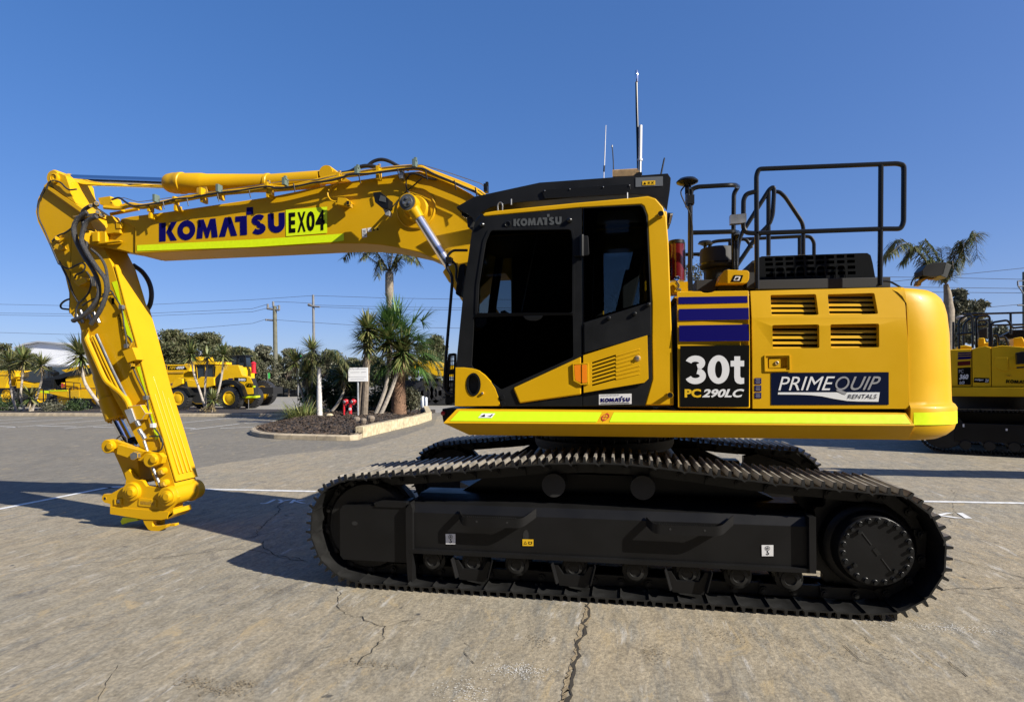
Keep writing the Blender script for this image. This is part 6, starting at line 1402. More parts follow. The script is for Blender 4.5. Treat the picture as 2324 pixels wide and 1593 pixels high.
# tall palm rising behind the boom
b0 = P(*B2(1530, 1180), 21.5); t = thing('tall_palm', 'tall slender palm with grey trunk rising behind the boom', 'palm tree', (b0.x, b0.y, .0)); bz = Vector(t.location)
top = P(*Z('z3', (1262, 1110)), 21.5) - bz; m1 = P(*B2(1500, 360), 21.5) - bz; m2 = P(*Z('z3', (1262, 1350)), 21.5) - bz; m3 = P(*Z('z3', (1262, 1180)), 21.5) - bz
tk = MB(); sp = spline([Vector((0, 0, -.1)), m1, m2, m3, top], 9); N = len(sp); zt2 = top.z
tk.tube(sp, [.155 - .02 * math.sin(i * 2.6) * .3 - (.03 if p.z < m2.z else 0) + (.055 if m2.z + .1 < p.z < m3.z + .3 else 0) - (.05 if p.z > m3.z + .4 else 0) for i, p in enumerate(sp)], 'palm_trunk', 14)
for i in range(26):
    a = rng.uniform(0, 6.283); h_ = rng.uniform(m2.z, m3.z + .3); c = m2.lerp(m3, (h_ - m2.z) / (m3.z - m2.z)); r = .17; tk.prism([(c.x + math.cos(a) * r - math.sin(a) * .06, math.sin(a) * r + math.cos(a) * .06, h_ - .25), (c.x + math.cos(a) * r + math.sin(a) * .06, math.sin(a) * r - math.cos(a) * .06, h_ - .25), (c.x + math.cos(a) * (r + .05), math.sin(a) * (r + .05), h_ + .35)], (0, 0, .03), 'palm_trunk')
tk.build('trunk', t, 0)
lv = LV(); rc = MB()
for tip, mid in (((830, 990), (960, 910)), ((1010, 985), (1100, 920)), ((1535, 1030), (1440, 930)), ((1480, 1010), (1390, 960)), ((1180, 780), (1230, 920)), ((1330, 770), (1300, 910)), ((1080, 880), (1150, 930)), ((1420, 840), (1350, 930)), ((1250, 760), (1255, 920)), ((1150, 1150), (1180, 1010)), ((1340, 1090), (1320, 990))):
    yy = rng.uniform(-1.2, 1.2); frond(lv, [top, P(*Z('z3', mid), 21.5 + yy * .5) - bz, P(*Z('z3', tip), 21.5 + yy) - bz], 1, 66, .026, .8, rc, .60)
lv.build('fronds', t, 'leaf_palm'); rc.build('frond_stalks', t, 0)
# palm behind the counterweight
b0 = P(*Z('b3', (440, 900)), 15.0); t = thing('short_palm', 'palm with windblown arching fronds behind the counterweight', 'palm tree', (b0.x, b0.y, 0)); bz = Vector(t.location)
top = P(*Z('b3', (432, 395)), 15.0) - bz; tk = MB(); tk.tube(spline([Vector((0, 0, -.1)), Vector((.02, 0, top.z * .5)), P(*Z('b3', (447, 520)), 15.0) - bz, top], 6), [.17] * 12 + [.13, .12, .11, .10, .09, .08, .07], 'palm_trunk', 12); tk.build('trunk', t, 0)
lv = LV(); rc = MB()
for tip, mid, k in (((15, 240), (150, 110), .4), ((60, 200), (200, 140), .3), ((150, 250), (260, 150), .5), ((650, 60), (510, 180), .2), ((640, 230), (600, 70), .3), ((560, 240), (520, 120), .4), ((300, 110), (370, 210), .4), ((400, 160), (410, 260), .3), ((250, 330), (330, 240), .6), ((480, 300), (470, 250), .5)):
    yy = rng.uniform(-1, 1); frond(lv, [top, P(*Z('b3', mid), 15 + yy * k) - bz, P(*Z('b3', tip), 15 + yy) - bz], 1, 90, .020, .95, rc, .55)
lv.build('fronds', t, 'leaf_palm'); rc.build('frond_stalks', t, 0)
# bed fillers
bush('dense dark conifer hedge shrub behind the white sign', *B2(1130, 1240), 42, 118, 19.6, 'leaf_bush', 6500, .16, ht=.3)
bush('dense dark shrub behind the fire hydrant', *B2(930, 1200), 34, 120, 20.2, 'leaf_bush', 4500, .16, ht=.3)
bush('dark rounded shrub behind the twin stemmed yucca', *B2(1420, 1230), 44, 100, 20.2, 'leaf_bush', 5000, .16, ht=.3)
bush('grey green spiky shrub right of the stocky palm trunk', *B2(1720, 1200), 24, 62, 19.6, 'leaf_grey', 3000, .15, ht=.3)
bush('dark low shrub behind the flax plant', *B2(690, 1180), 24, 80, 19.6, 'leaf_bush', 2400, .15, ht=.3)
b0 = P(*B2(600, 1325), 16.0); t = thing('flax_plant', 'clump of yellow green strap leaves at the front of the raised bed', 'plant', (b0.x, b0.y, .22)); lv = LV()
for i in range(420):
    a = rng.uniform(0, 6.283); el = rng.uniform(.25, 1.4); q = rng.uniform(0, .75); o_ = np.array([math.cos(a) * q, math.sin(a) * q * .6, 0]); d = np.array([math.cos(a) * math.cos(el), math.sin(a) * math.cos(el), math.sin(el)]); lv.blade(o_, d, rng.uniform(.6, 1.05), .028, .5, 4)
lv.build('strap_leaves', t, 'leaf_flax')
for uv, r in (((880, 1270), .16), ((860, 1230), .2), ((1310, 1290), .15), ((1160, 1300), .14), ((1230, 1310), .12)):
    b0 = G(*B2(*uv), .3); st = MB(); q = sph(24); st.lathe([(r * .8, -.1), (r * 1.05, r * .3), (r * .9, r * .7), (r * .5, r * .95), (.0, r * 1.0)], (0, 0, 0), (.1, .05, 1), 'limestone' if uv[0] == 880 else 'bark', 9)
    o = st.build('garden_rock', None, 0, smooth=30, loc=(b0.x, b0.y, .32)); tag(o, {(880, 1270): 'pale rock beside the young palm trunk', (860, 1230): 'brown stump left of the curved yucca stem', (1310, 1290): 'dark rock at the foot of the twin stemmed yucca', (1160, 1300): 'dark rock left of the sign pole', (1230, 1310): 'dark rock right of the sign pole'}[uv], 'rock')
# trees on the horizon
TG = 'trees beyond the yard'
tree('broad dark tree left of the wheel loader cab, tallest of the row', 395, 748, 850, 46, 40, 'leaf_tree', 15000, .30, TG, clumps=70)
tree('broad dark tree above the wheel loader, right half of the row', 468, 752, 850, 44, 40.5, 'leaf_tree', 14000, .30, TG, clumps=70)
tree('lower olive tree right of the wheel loader roof', 552, 784, 868, 34, 47, 'leaf_tree', 7000, .32, TG)
tree('grey green gum tree left of the timber power pole', 600, 780, 880, 28, 52, 'leaf_grey', 7000, .34, TG)
tree('grey green gum tree right of the timber power pole', 655, 784, 885, 28, 54, 'leaf_grey', 7000, .34, TG)
tree('hazy tree between yucca clump and sign', 745, 800, 870, 42, 56, 'leaf_grey', 6000, .34, TG)
tree('tree seen above the hedge left of the tall palm', 850, 800, 880, 36, 50, 'leaf_tree', 6000, .34, TG)
tree('olive gum tree behind the fan palm near the cab mirror', 985, 758, 870, 40, 46, 'leaf_tree', 10000, .30, TG)
tree('dark tree at the left photo edge', 4, 768, 880, 26, 36, 'leaf_tree', 6500, .28, TG)
tree('small dark tree left of the white shed', 48, 784, 870, 22, 40, 'leaf_tree', 4500, .28, TG)
tree('tall grey gum tree right of the counterweight', 2174, 646, 800, 30, 40, 'leaf_grey', 14000, .26, TG, clumps=90)
tree('rounded grey gum tree beside the taller one on the right', 2218, 672, 790, 34, 42, 'leaf_grey', 14000, .26, TG, squash=.7, clumps=90)
tree('low tree behind the parked excavator on the right', 2275, 738, 800, 30, 46, 'leaf_grey', 5000, .3, TG)
tree('thin sparse gum tree seen through the handrails', 1620, 560, 760, 60, 34, 'leaf_grey', 2300, .22, TG, clumps=60)
tree('thin sparse gum tree behind the red cylinder', 1565, 590, 760, 30, 36, 'leaf_grey', 1500, .22, TG, clumps=40)

for uc, vt, vb, hw, y, n in ((515, 776, 868, 26, 50, 5500), (575, 792, 880, 24, 57, 5000), (630, 800, 885, 22, 60, 4500), (705, 800, 880, 30, 58, 5500), (800, 808, 885, 34, 54, 5500), (915, 790, 880, 34, 50, 6000), (28, 792, 880, 24, 44, 4500), (75, 798, 880, 20, 46, 3500)):
    tree({515: 'low dark tree just right of the loader roof line', 575: 'low tree between the red beacon and the timber power pole', 630: 'low tree behind the timber power pole foot', 705: 'low tree behind the left yucca clump', 800: 'low tree seen over the dark hedge shrubs', 915: 'low tree behind the fan palm crown', 28: 'low tree behind the leftmost yuccas', 75: 'low tree at the left corner of the white shed'}[uc], uc, vt, vb, hw, y, 'leaf_tree', n, .32, TG, clumps=50)
# ================================================================ BACKGROUND MACHINES AND YARD OBJECTS
class LMB(MB):
    """mesh in a thing's own space; pixel outlines still measured in the world"""
    def __init__(s, t): super().__init__(); s.o = Vector(t.location)
    def build(s, *a, **k):
        s.v = [tuple(Vector(p) - s.o) for p in s.v]; return super().build(*a, **k)
def lpart(t, name, mb, parent=None, bevel=.01, **k): return mb.build(name, parent or t, bevel, **k)
def wheel(t, px, Y, r, w, rim='yellow_far', name='wheel'):
    c = P(*px, Y) if len(px) == 2 else Vector(px); c = Vector((c.x, Y, c.z)); m = LMB(t)
    m.lathe([(r * .60, -.02), (r * .64, 0), (r * .92, .0), (r, .06), (r, w - .06), (r * .92, w), (r * .6, w), (r * .55, w * .5), (r * .60, -.02)], c, (0, 1, 0), 'rubber', 40, False)
    for i in range(26):
        a = 6.283 * i / 26; m.box(c + Vector((math.cos(a) * r, .10, math.sin(a) * r)), (.07, .22, .05), 'rubber', Matrix.Rotation(-a + R(90), 3, 'Y'))
    ty = m.build('wheel', t, 0)
    m = LMB(t); m.lathe([(r * .62, .05), (r * .62, -.01), (r * .56, -.02), (r * .52, .06), (r * .40, .10), (r * .38, .03), (r * .22, .0), (0, .0)], c, (0, 1, 0), rim, 32); m.build('rim', ty, 0)
# ---- wheel loader, facing left
LYY = 26.6
c = P(*B1(1640, 1080), LYY); t = thing('wheel_loader', 'yellow wheel loader with black cab and yellow rims parked behind the bent arm', 'wheel loader', (P(*B1(1880, 1080), LYY).x, LYY + 1.2, 0))
zr_ = .74
for px in ((1640, 1085), (2110, 1085)):
    p = P(*B1(*px), LYY); wheel(t, (p.x, LYY, zr_ + .02), LYY, zr_, .6); wheel(t, (p.x, LYY, zr_ + .02), LYY + 2.0, zr_, .6)
m = LMB(t); m.ppx(B1((1985, 775), (2195, 772), (2232, 868), (2305, 885), (2330, 940), (2335, 1040), (2230, 1050), (2215, 960), (2130, 925), (2050, 935), (1990, 980), (1975, 900)), LYY + .35, 1.9, 'yellow_far'); m.v = [(x - .55 * (y - LYY - .35), y, z) for x, y, z in m.v]; eh = lpart(t, 'engine_hood', m, bevel=.04)
m = LMB(t); q0 = P(*B1(2336, 980), LYY + .4); q1 = P(*B1(2316, 895), LYY + .4); q2 = P(*B1(2250, 1075), LYY + .4); ev = Vector((-.75, 1.5, 0)); m.prism([q1 + Vector((.03, 0, 0)), q0 + Vector((.06, 0, 0)), Vector((q0.x + .05, q0.y, q2.z)), Vector((q1.x - .2, q1.y, q2.z)), Vector((q1.x - .1, q1.y, q1.z))], ev, 'black_matte'); lpart(t, 'rear_grille', m, bevel=.02)
m = LMB(t); m.prism([q0 + Vector((.09, -.05, .12)), q0 + Vector((.09, -.05, .0)), q0 + Vector((-.5, -.05, .0)), q0 + Vector((-.5, -.05, .12))], (-.2, .4, 0), 'lime'); m.prism([Vector((q0.x + .25, q0.y - .1, q2.z + .12)), Vector((q0.x + .25, q0.y - .1, q2.z)), Vector((q2.x - .2, q0.y - .1, q2.z)), Vector((q2.x - .2, q0.y - .1, q2.z + .12))], (-.6, 1.3, 0), 'lime'); lpart(t, 'reflective_bumper', m, bevel=.01)
m = LMB(t); m.quadpx(B1((2158, 888), (2272, 890), (2272, 925), (2158, 922)), LYY + .34, 'decal_black'); text_px(m, '380', B1((2195, 918), (2262, 920), (2262, 897), (2195, 895)), LYY + .33, 'decal_white', .05)
text_px(m, 'GP01', B1((2262, 965), (2330, 968), (2330, 940), (2262, 938)), LYY + .33, 'decal_black', .03); m.quadpx(B1((2105, 895), (2150, 895), (2150, 905), (2105, 905)), LYY + .34, 'royal'); m.quadpx(B1((2105, 912), (2150, 912), (2150, 926), (2105, 926)), LYY + .34, 'royal'); m.build('decal', eh, 0, recalc=False)
m = LMB(t); m.ppx(B1((1985, 960), (2010, 925), (2080, 905), (2150, 915), (2215, 960), (2250, 1060), (2225, 1065), (2190, 985), (2130, 945), (2060, 950), (2015, 985)), LYY - .05, .7, 'black'); lpart(t, 'mudguard', m)
m = LMB(t); m.ppx(B1((1560, 990), (1640, 970), (1720, 985), (1760, 1050), (1740, 1055), (1700, 1000), (1640, 985), (1570, 1000)), LYY - .05, .7, 'black'); lpart(t, 'mudguard', m)
m = LMB(t); m.ppx(B1((1715, 905), (1800, 915), (1850, 880), (1970, 885), (1972, 960), (1900, 980), (1730, 975)), LYY + .2, 2.0, 'yellow_far'); m.ppx(B1((1700, 980), (1985, 985), (2000, 1110), (1900, 1130), (1800, 1130), (1720, 1080)), LYY + .4, 1.7, 'black_matte'); lpart(t, 'frame', m, bevel=.03)
m = LMB(t); m.ppx(B1((1500, 930), (1590, 930), (1640, 890), (1680, 900), (1680, 945), (1600, 985), (1560, 985)), LYY + .7, .3, 'yellow_far'); m.ppx(B1((1380, 1040), (1560, 960), (1560, 1000), (1420, 1090)), LYY + .7, .3, 'yellow_far'); la = lpart(t, 'lift_arm', m, bevel=.03)
m = LMB(t); text_px(m, 'KOMAT', B1((1492, 975), (1595, 962), (1592, 938), (1490, 950)), LYY + .69, 'navy', .06); m.build('maker_lettering', la, 0, recalc=False)
m = LMB(t); m.ppx(B1((1740, 745), (1800, 735), (1985, 742), (1985, 765), (1745, 768)), LYY + .3, 1.6, 'yellow_far'); m.ppx(B1((1790, 768), (1970, 768), (1975, 905), (1815, 915)), LYY + .45, 1.4, 'window_dark')
for q in (((1788, 765), (1808, 765), (1822, 915), (1808, 915)), ((1960, 765), (1982, 765), (1982, 905), (1965, 905)), ((1878, 765), (1890, 765), (1900, 910), (1888, 910))): m.ppx(B1(*q), LYY + .40, .1, 'black')
m.ppx(B1((1975, 900), (2035, 830), (2040, 960), (1985, 980)), LYY + .3, .1, 'black_matte'); lpart(t, 'cab', m, bevel=.02)
# ---- articulated dump truck behind the loader, facing right
DY = 31.0
t = thing('dump_truck', 'yellow dump truck whose raised body side shows above the wheel loader', 'dump truck', (P(*B1(1700, 900), DY).x, DY + 1.4, 0))
for x in (1545, 1700, 2235): p = P(*B1(x, 1080), DY); wheel(t, (p.x, DY, .92), DY, .92, .6); wheel(t, (p.x, DY, .92), DY + 2.3, .92, .6)
m = LMB(t); m.ppx(B1((1380, 770), (1690, 768), (1710, 758), (1740, 770), (1740, 830), (1690, 850), (1640, 930), (1440, 930), (1380, 850)), DY, 2.9, 'yellow_far'); m.ppx(B1((1480, 835), (1700, 830), (1690, 850), (1480, 855)), DY - .05, .05, 'yellow_dusty'); m.ppx(B1((1800, 700), (1830, 695), (1845, 730), (1805, 745)), DY + .5, 1.5, 'yellow_far'); bo = lpart(t, 'dump_body', m, bevel=.03)
m = LMB(t); m.quadpx(B1((1545, 782), (1700, 780), (1725, 815), (1548, 818)), DY - .012, 'decal_black'); text_px(m, 'HM', B1((1558, 808), (1614, 808), (1618, 790), (1562, 790)), DY - .024, 'decal_yellow', .05, .2); text_px(m, '400', B1((1616, 810), (1694, 809), (1700, 784), (1622, 785)), DY - .024, 'decal_white', .06, .2)
for k in range(3): m.quadpx(B1((1490, 775 + k * 14), (1540, 774 + k * 14), (1540, 783 + k * 14), (1490, 784 + k * 14)), DY - .012, 'royal')
m.build('decal', bo, 0, recalc=False)
m = LMB(t); m.ppx(B1((2105, 690), (2130, 682), (2255, 680), (2258, 692), (2110, 700)), DY + .5, .9, 'black'); m.ppx(B1((2120, 698), (2248, 695), (2258, 785), (2128, 790)), DY + .6, .7, 'window_dark'); m.ppx(B1((2205, 700), (2240, 698), (2246, 750), (2208, 752)), DY + .59, .02, 'glass_clear')
for q in (((2112, 695), (2126, 695), (2134, 790), (2120, 790)), ((2246, 692), (2260, 692), (2266, 785), (2254, 785)), ((2180, 697), (2192, 697), (2196, 788), (2184, 788))): m.ppx(B1(*q), DY + .56, .08, 'black')
lpart(t, 'cab', m, bevel=.02)
m = LMB(t); m.ppx(B1((2050, 788), (2235, 792), (2250, 830), (2252, 980), (2060, 1000)), DY + .4, 1.2, 'yellow_far'); m.ppx(B1((2150, 840), (2240, 838), (2245, 900), (2160, 905)), DY + .37, .03, 'black_matte'); lpart(t, 'bonnet', m, bevel=.04)
m = LMB(t); m.box(P(*B1(1900, 1010), DY + 1.3), (12.0, 1.2, .5), 'black_matte'); lpart(t, 'chassis', m, bevel=.02)
m = LMB(t); o = P(*B2(88, 805), DY + .8); zt3 = P(*B2(88, 690), DY + .8).z - o.z; m.lathe([(.17, 0), (.17, zt3 * .8), (.20, zt3 * .82), (.20, zt3 * .88), (.10, zt3), (.0, zt3 * 1.05)], o, (0, 0, 1), 'red', 16); m.lathe([(.24, -.02), (.24, .03), (.0, .03)], o, (0, 0, 1), 'red', 16); lpart(t, 'warning_beacon', m, bevel=0)
# ---- dump truck at the far left, nose to the left, black sloping bonnet
TY_ = 26.4
t = thing('dump_truck', 'yellow dump truck with sloping black bonnet and chequered bumper behind the left yuccas', 'dump truck', (P(*B1(600, 1000), TY_).x, TY_ + 1.4, 0))
for x in (585, 900, 1080): p = P(*B1(x, 1080), TY_ + .2); wheel(t, (p.x, TY_, .86), TY_ + .2, .86, .6); wheel(t, (p.x, TY_, .86), TY_ + 2.2, .86, .6)
m = LMB(t); m.ppx(B1((370, 910), (395, 895), (490, 880), (640, 830), (760, 800), (830, 800), (840, 850), (620, 880), (560, 900), (500, 905), (490, 990), (365, 995)), TY_, 2.5, 'black_gloss'); m.ppx(B1((372, 915), (480, 908), (470, 985), (368, 988)), TY_ - .02, .03, 'black_matte')
for k in range(6): m.ppx(B1((376, 920 + k * 12), (478, 914 + k * 12), (478, 917 + k * 12), (376, 923 + k * 12)), TY_ - .04, .03, 'grey_plastic')
m.cyl(P(*B1(490, 840), TY_ + .4), P(*B1(520, 860), TY_ + .4), .22, 'black', 12); lpart(t, 'bonnet', m, bevel=.03)
m = LMB(t); m.ppx(B1((600, 900), (640, 870), (760, 850), (850, 850), (1000, 800), (1200, 800), (1230, 1000), (610, 1000)), TY_ + .1, 2.4, 'yellow_far'); m.ppx(B1((560, 820), (700, 790), (800, 770), (1100, 770), (1100, 860), (850, 830), (640, 860)), TY_ + 1.8, 1.2, 'yellow_far'); m.ppx(B1((560, 935), (590, 935), (590, 980), (560, 985)), TY_ - .01, .2, 'red'); lpart(t, 'body', m, bevel=.04)
m = LMB(t); m.ppx(B1((455, 1010), (730, 1000), (1000, 1010), (990, 1085), (640, 1075), (540, 1055), (460, 1035)), TY_ - .1, 2.6, 'yellow_far'); m.ppx(B1((360, 1008), (458, 1010), (458, 1035), (362, 1025)), TY_ - .08, 2.6, 'lime'); m.ppx(B1((455, 1004), (620, 1002), (620, 1012), (455, 1014)), TY_ - .12, .05, 'lime'); m.ppx(B1((620, 1010), (730, 1005), (730, 1065), (620, 1060)), TY_ - .11, .02, 'decal_yellow')
for k in range(5): m.ppx(B1((625, 1016 + k * 9), (725, 1012 + k * 9), (725, 1014 + k * 9), (625, 1018 + k * 9)), TY_ - .115, .01, 'decal_black')
bp_ = lpart(t, 'bumper', m, bevel=.02)
m = LMB(t)
for q in (((600, 1000), (602, 935), (612, 928), (740, 940), (745, 1000)), ((680, 1000), (680, 935))): m.tube(fillet([P(*B1(*p), TY_ - .05) for p in q], .1), .025, 'black', 6)
m.tube([P(*B1(770, 1080), TY_ - .1), P(*B1(780, 1180), TY_ - .1)], .02, 'black', 6); m.tube([P(*B1(820, 1080), TY_ - .1), P(*B1(815, 1180), TY_ - .1)], .02, 'black', 6)
for k in range(4): m.tube([P(*B1(772 + k * 2, 1095 + k * 24), TY_ - .1), P(*B1(819, 1095 + k * 24), TY_ - .1)], .02, 'black', 6)
lpart(t, 'handrail', m, bevel=0)
# ---- another machine left, dark cab glass and yellow tray
t = thing('dump_truck', 'yellow dump truck with dark windscreen partly hidden at the left photo edge', 'dump truck', (P(*B1(200, 1000), 30).x, 31, 0))
m = LMB(t); m.ppx(B1((-260, 825), (80, 822), (80, 890), (50, 985), (-260, 985)), 29.6, 2.6, 'yellow_far'); m.ppx(B1((85, 825), (145, 825), (145, 880), (100, 905)), 29.5, .4, 'yellow_far'); m.ppx(B1((-260, 860), (76, 858), (76, 866), (-260, 868)), 29.55, .05, 'yellow_dusty'); lpart(t, 'dump_body', m, bevel=.04)
m = LMB(t); m.ppx(B1((190, 850), (440, 790), (450, 930), (300, 935), (180, 900)), 30.0, 2.0, 'window_dark'); m.ppx(B1((440, 785), (460, 785), (460, 930), (445, 930)), 29.95, .2, 'black'); lpart(t, 'cab', m, bevel=.02)
m = LMB(t); m.ppx(B1((150, 920), (300, 945), (430, 925), (430, 980), (150, 985)), 29.8, 2.2, 'yellow_far'); m.box(P(*B1(150, 1040), 30.8), (9, 1.5, .8), 'black_matte'); lpart(t, 'chassis', m, bevel=.03)
for x in (-120, 60, 380): p = P(*B1(x, 1080), 29.9); wheel(t, (p.x, 29.9, .86), 29.9, .86, .6); wheel(t, (p.x, 29.9, .86), 31.6, .86, .6)
# ---- dump truck behind the palms on the right
t = thing('dump_truck', 'yellow dump truck body half hidden by the fan palm fronds', 'dump truck', (P(*B2(1950, 900), 33).x, 34, 0))
m = LMB(t); m.ppx(B2((1740, 690), (1760, 678), (1900, 678), (2010, 722), (2165, 724), (2240, 735), (2240, 850), (2000, 835), (1900, 800), (1760, 760)), 32.6, 2.9, 'yellow_far'); m.ppx(B2((1990, 760), (2230, 765), (2230, 775), (1990, 770)), 32.55, .06, 'yellow_dusty'); lpart(t, 'dump_body', m, bevel=.04)
m = LMB(t); m.box(P(*B2(2000, 930), 34), (7.5, 1.4, .7), 'black_matte'); m.ppx(B2((1815, 860), (1980, 860), (1980, 985), (1815, 970)), 33.2, 1.4, 'black_matte'); lpart(t, 'chassis', m, bevel=.03)
for x in (1850, 1930, 2030, 2200): p = P(*B2(x, 1000), 32.8); wheel(t, (p.x, 32.8, .88), 32.8, .88, .6, 'black_matte'); wheel(t, (p.x, 32.8, .88), 34.8, .88, .6, 'black_matte')

# ---- parked excavator on the right, turned so that its side lies in shade
EO = G(2185, 1031); EA = R(-23)
ed1 = Vector((math.cos(EA), math.sin(EA), 0)); en = Vector((math.sin(EA), -math.cos(EA), 0))    # along, outward (towards us)
t = thing('excavator', 'parked yellow excavator in its own shade behind the counterweight at the right edge', 'excavator', tuple(EO), EA)
def L3(u, v, d=0.):                     # pixel -> point on the machine's side plane, d metres towards us, in its own space
    r = _ray(u, v); o = Vector((CX, CY, CH)); q = EO + en * d; k = (q - o).dot(en) / r.dot(en); p = o + r * k - EO
    return Vector((p.dot(ed1), -p.dot(en), p.z))
class EMB(MB):
    def pp(s, px, d, dep, m): return s.prism([L3(*Z('b3', q), d) for q in px], (0, dep, 0), m)
    def q(s, px, d, m): return s.add([L3(*Z('b3', q), d) for q in px], [list(range(len(px)))], m)
    def tx(s, txt, c, d, m, bold=.03, shear=0.):
        vs, fs = text_geo(txt, bold, shear); cc = Z('b3', *c); s.add([L3(*bil(cc, a, b), d) for a, b in vs], fs, m)
# body: from left of what we see to beyond the frame
D0 = -.25
zdk = L3(*Z('b3', (600, 1062)), D0).z; ztp = L3(*Z('b3', (600, 815)), D0).z; xl = L3(*Z('b3', (495, 900)), D0).x; xm = L3(*Z('b3', (600, 900)), D0).x; xr = L3(*Z('b3', (725, 900)), D0).x
def bx(mb, x0, x1, y0, y1, z0, z1, m): return mb.box(((x0 + x1) / 2, (y0 + y1) / 2, (z0 + z1) / 2), (x1 - x0, y1 - y0, z1 - z0), m)
m = EMB(); bx(m, xl - .7, xr + 3.2, -D0 - .06, 3.0, zdk - .22, zdk, 'yellow_far'); m.build('deck', t, .03)
m = EMB(); bx(m, xl - .6, xm, -D0, 2.9, zdk + .01, ztp, 'yellow_far'); sp_ = m.build('storage_door', t, .03)
m = EMB(); m.prism([(xm + .01, -D0, zdk + .01), (xr, -D0, zdk + .01), (xr, -D0, ztp + .02), (xm + .25, -D0, ztp + .06), (xm + .01, -D0, ztp)], (0, 2.6, 0), 'yellow_far'); m.prism([(xr + .01, -D0, zdk + .01), (xr + 3.0, -D0, zdk + .01), (xr + 3.0, -D0, ztp - .3), (xr + .9, -D0, ztp - .05), (xr + .2, -D0, ztp + .06), (xr + .01, -D0, ztp + .02)], (0, 1.4, 0), 'yellow_far')
m.pp([(748, 868), (835, 868), (838, 960), (805, 962), (745, 930)], D0 + .02, .04, 'yellow_far'); m.pp([(840, 880), (930, 870), (930, 930), (845, 945)], D0 + .015, .03, 'yellow_far'); m.pp([(815, 985), (858, 983), (855, 994), (830, 995)], D0 + .02, .03, 'black_matte'); bd_ = m.build('tank_housing', t, .03)
m = EMB()
for ya, yb in ((838, 848), (852, 862), (866, 884)): m.q([(508, yb), (592, yb - 3), (600, ya - 3), (512, ya)], D0 + .008, 'royal')
m.q([(508, 898), (592, 892), (592, 920), (508, 925)], D0 + .008, 'dark_red'); m.q([(508, 938), (594, 934), (594, 1048), (508, 1048)], D0 + .008, 'decal_black')
m.tx('PC', [(516, 972), (546, 971), (546, 948), (516, 949)], D0 + .014, 'decal_grey'); m.tx('360', [(518, 1014), (577, 1012), (579, 978), (520, 980)], D0 + .014, 'decal_white', .05, .15); m.tx('LCi', [(520, 1043), (552, 1042), (554, 1024), (522, 1025)], D0 + .014, 'decal_white', .04, .1)
m.build('model_decal', bd_, 0, recalc=False); m = EMB()
m.q([(612, 1032), (712, 1036), (714, 1004), (614, 1002)], D0 + .008, 'decal_black'); m.tx('intelligent', [(618, 1022), (676, 1024), (678, 1010), (620, 1008)], D0 + .014, 'decal_white', .03, .2); m.tx('2.0', [(686, 1030), (708, 1031), (710, 1011), (688, 1010)], D0 + .014, 'decal_white', .04, .2)
m.build('technology_decal', bd_, 0, recalc=False); m = EMB()
for vs, fs in (_logo,):
    cc = Z('b3', (822, 1036), (1000, 1044), (1000, 1022), (824, 1014)); m.add([L3(*bil(cc, a, b), D0 + .01) for a, b in vs], fs, 'decal_black')
m.build('maker_lettering', bd_, 0, recalc=False)
for pts, d in (([(518, 820), (516, 640), (535, 612), (600, 590), (606, 700), (606, 810)], D0 - .1), ([(548, 815), (545, 680), (560, 640), (600, 620)], D0 - .5), ([(632, 808), (628, 625), (640, 605), (705, 598), (716, 612), (716, 800)], D0 - .2), ([(635, 665), (690, 662), (700, 645), (690, 632), (640, 634)], D0 - .6), ([(570, 720), (565, 640), (590, 612), (640, 610)], D0 - 1.4), ([(728, 802), (725, 660), (740, 642), (830, 628), (850, 650), (862, 680), (1000, 668)], D0 - .2), ([(730, 662), (1000, 655)], D0 - .6), ([(852, 585), (854, 720)], D0 - .9), ([(540, 590), (1000, 578)], D0 - .9), ([(500, 720), (606, 712)], D0 - .1), ([(730, 790), (735, 722), (770, 722), (775, 800)], D0 - .9), ([(780, 742), (820, 738), (842, 820), (1000, 815)], D0 - .3), ([(480, 640), (480, 830)], D0 - .8), ([(495, 660), (530, 655)], D0 - .8)):
    m = EMB(); m.tube(fillet([L3(*Z('b3', q), d) for q in pts], .08), .024, 'black_gloss', 8); m.build('handrail', t, 0)
m = EMB(); m.pp([(640, 745), (685, 742), (688, 775), (730, 770), (735, 805), (640, 810)], D0 - .6, .5, 'yellow_far'); m.pp([(870, 745), (930, 735), (960, 800), (870, 815)], D0 - .6, .6, 'yellow_far'); m.pp([(500, 800), (560, 790), (610, 800), (600, 820), (500, 825)], D0 - .3, .8, 'yellow_far'); m.pp([(735, 805), (860, 800), (860, 825), (740, 825)], D0 - .4, .9, 'yellow_far'); m.build('engine_top', t, .03)
m = EMB(); m.pp([(640, 690), (705, 672), (705, 745), (650, 760)], D0 - 1.4, .5, 'black_matte'); m.pp([(800, 725), (870, 690), (1100, 685), (1100, 750), (830, 752)], D0 - 1.8, 1.0, 'black_gloss'); m.build('engine_hood', t, .03)
m = EMB(); o = L3(*Z('b3', (532, 612)), D0 - .2); m.lathe([(.02, -.1), (.10, -.02), (.11, .02), (.0, .06)], o, (0, 0, 1), 'decal_grey', 16); m.build('positioning_receiver', t, 0)
m = EMB(); m.pp([(890, 840), (925, 832), (1000, 832), (1000, 905), (895, 915)], D0 + .35, .2, 'black'); m.tube([L3(*Z('b3', (890, 937)), D0 + .3), L3(*Z('b3', (1000, 930)), D0 + .3)], .02, 'black', 6); m.build('mirror', t, .02)
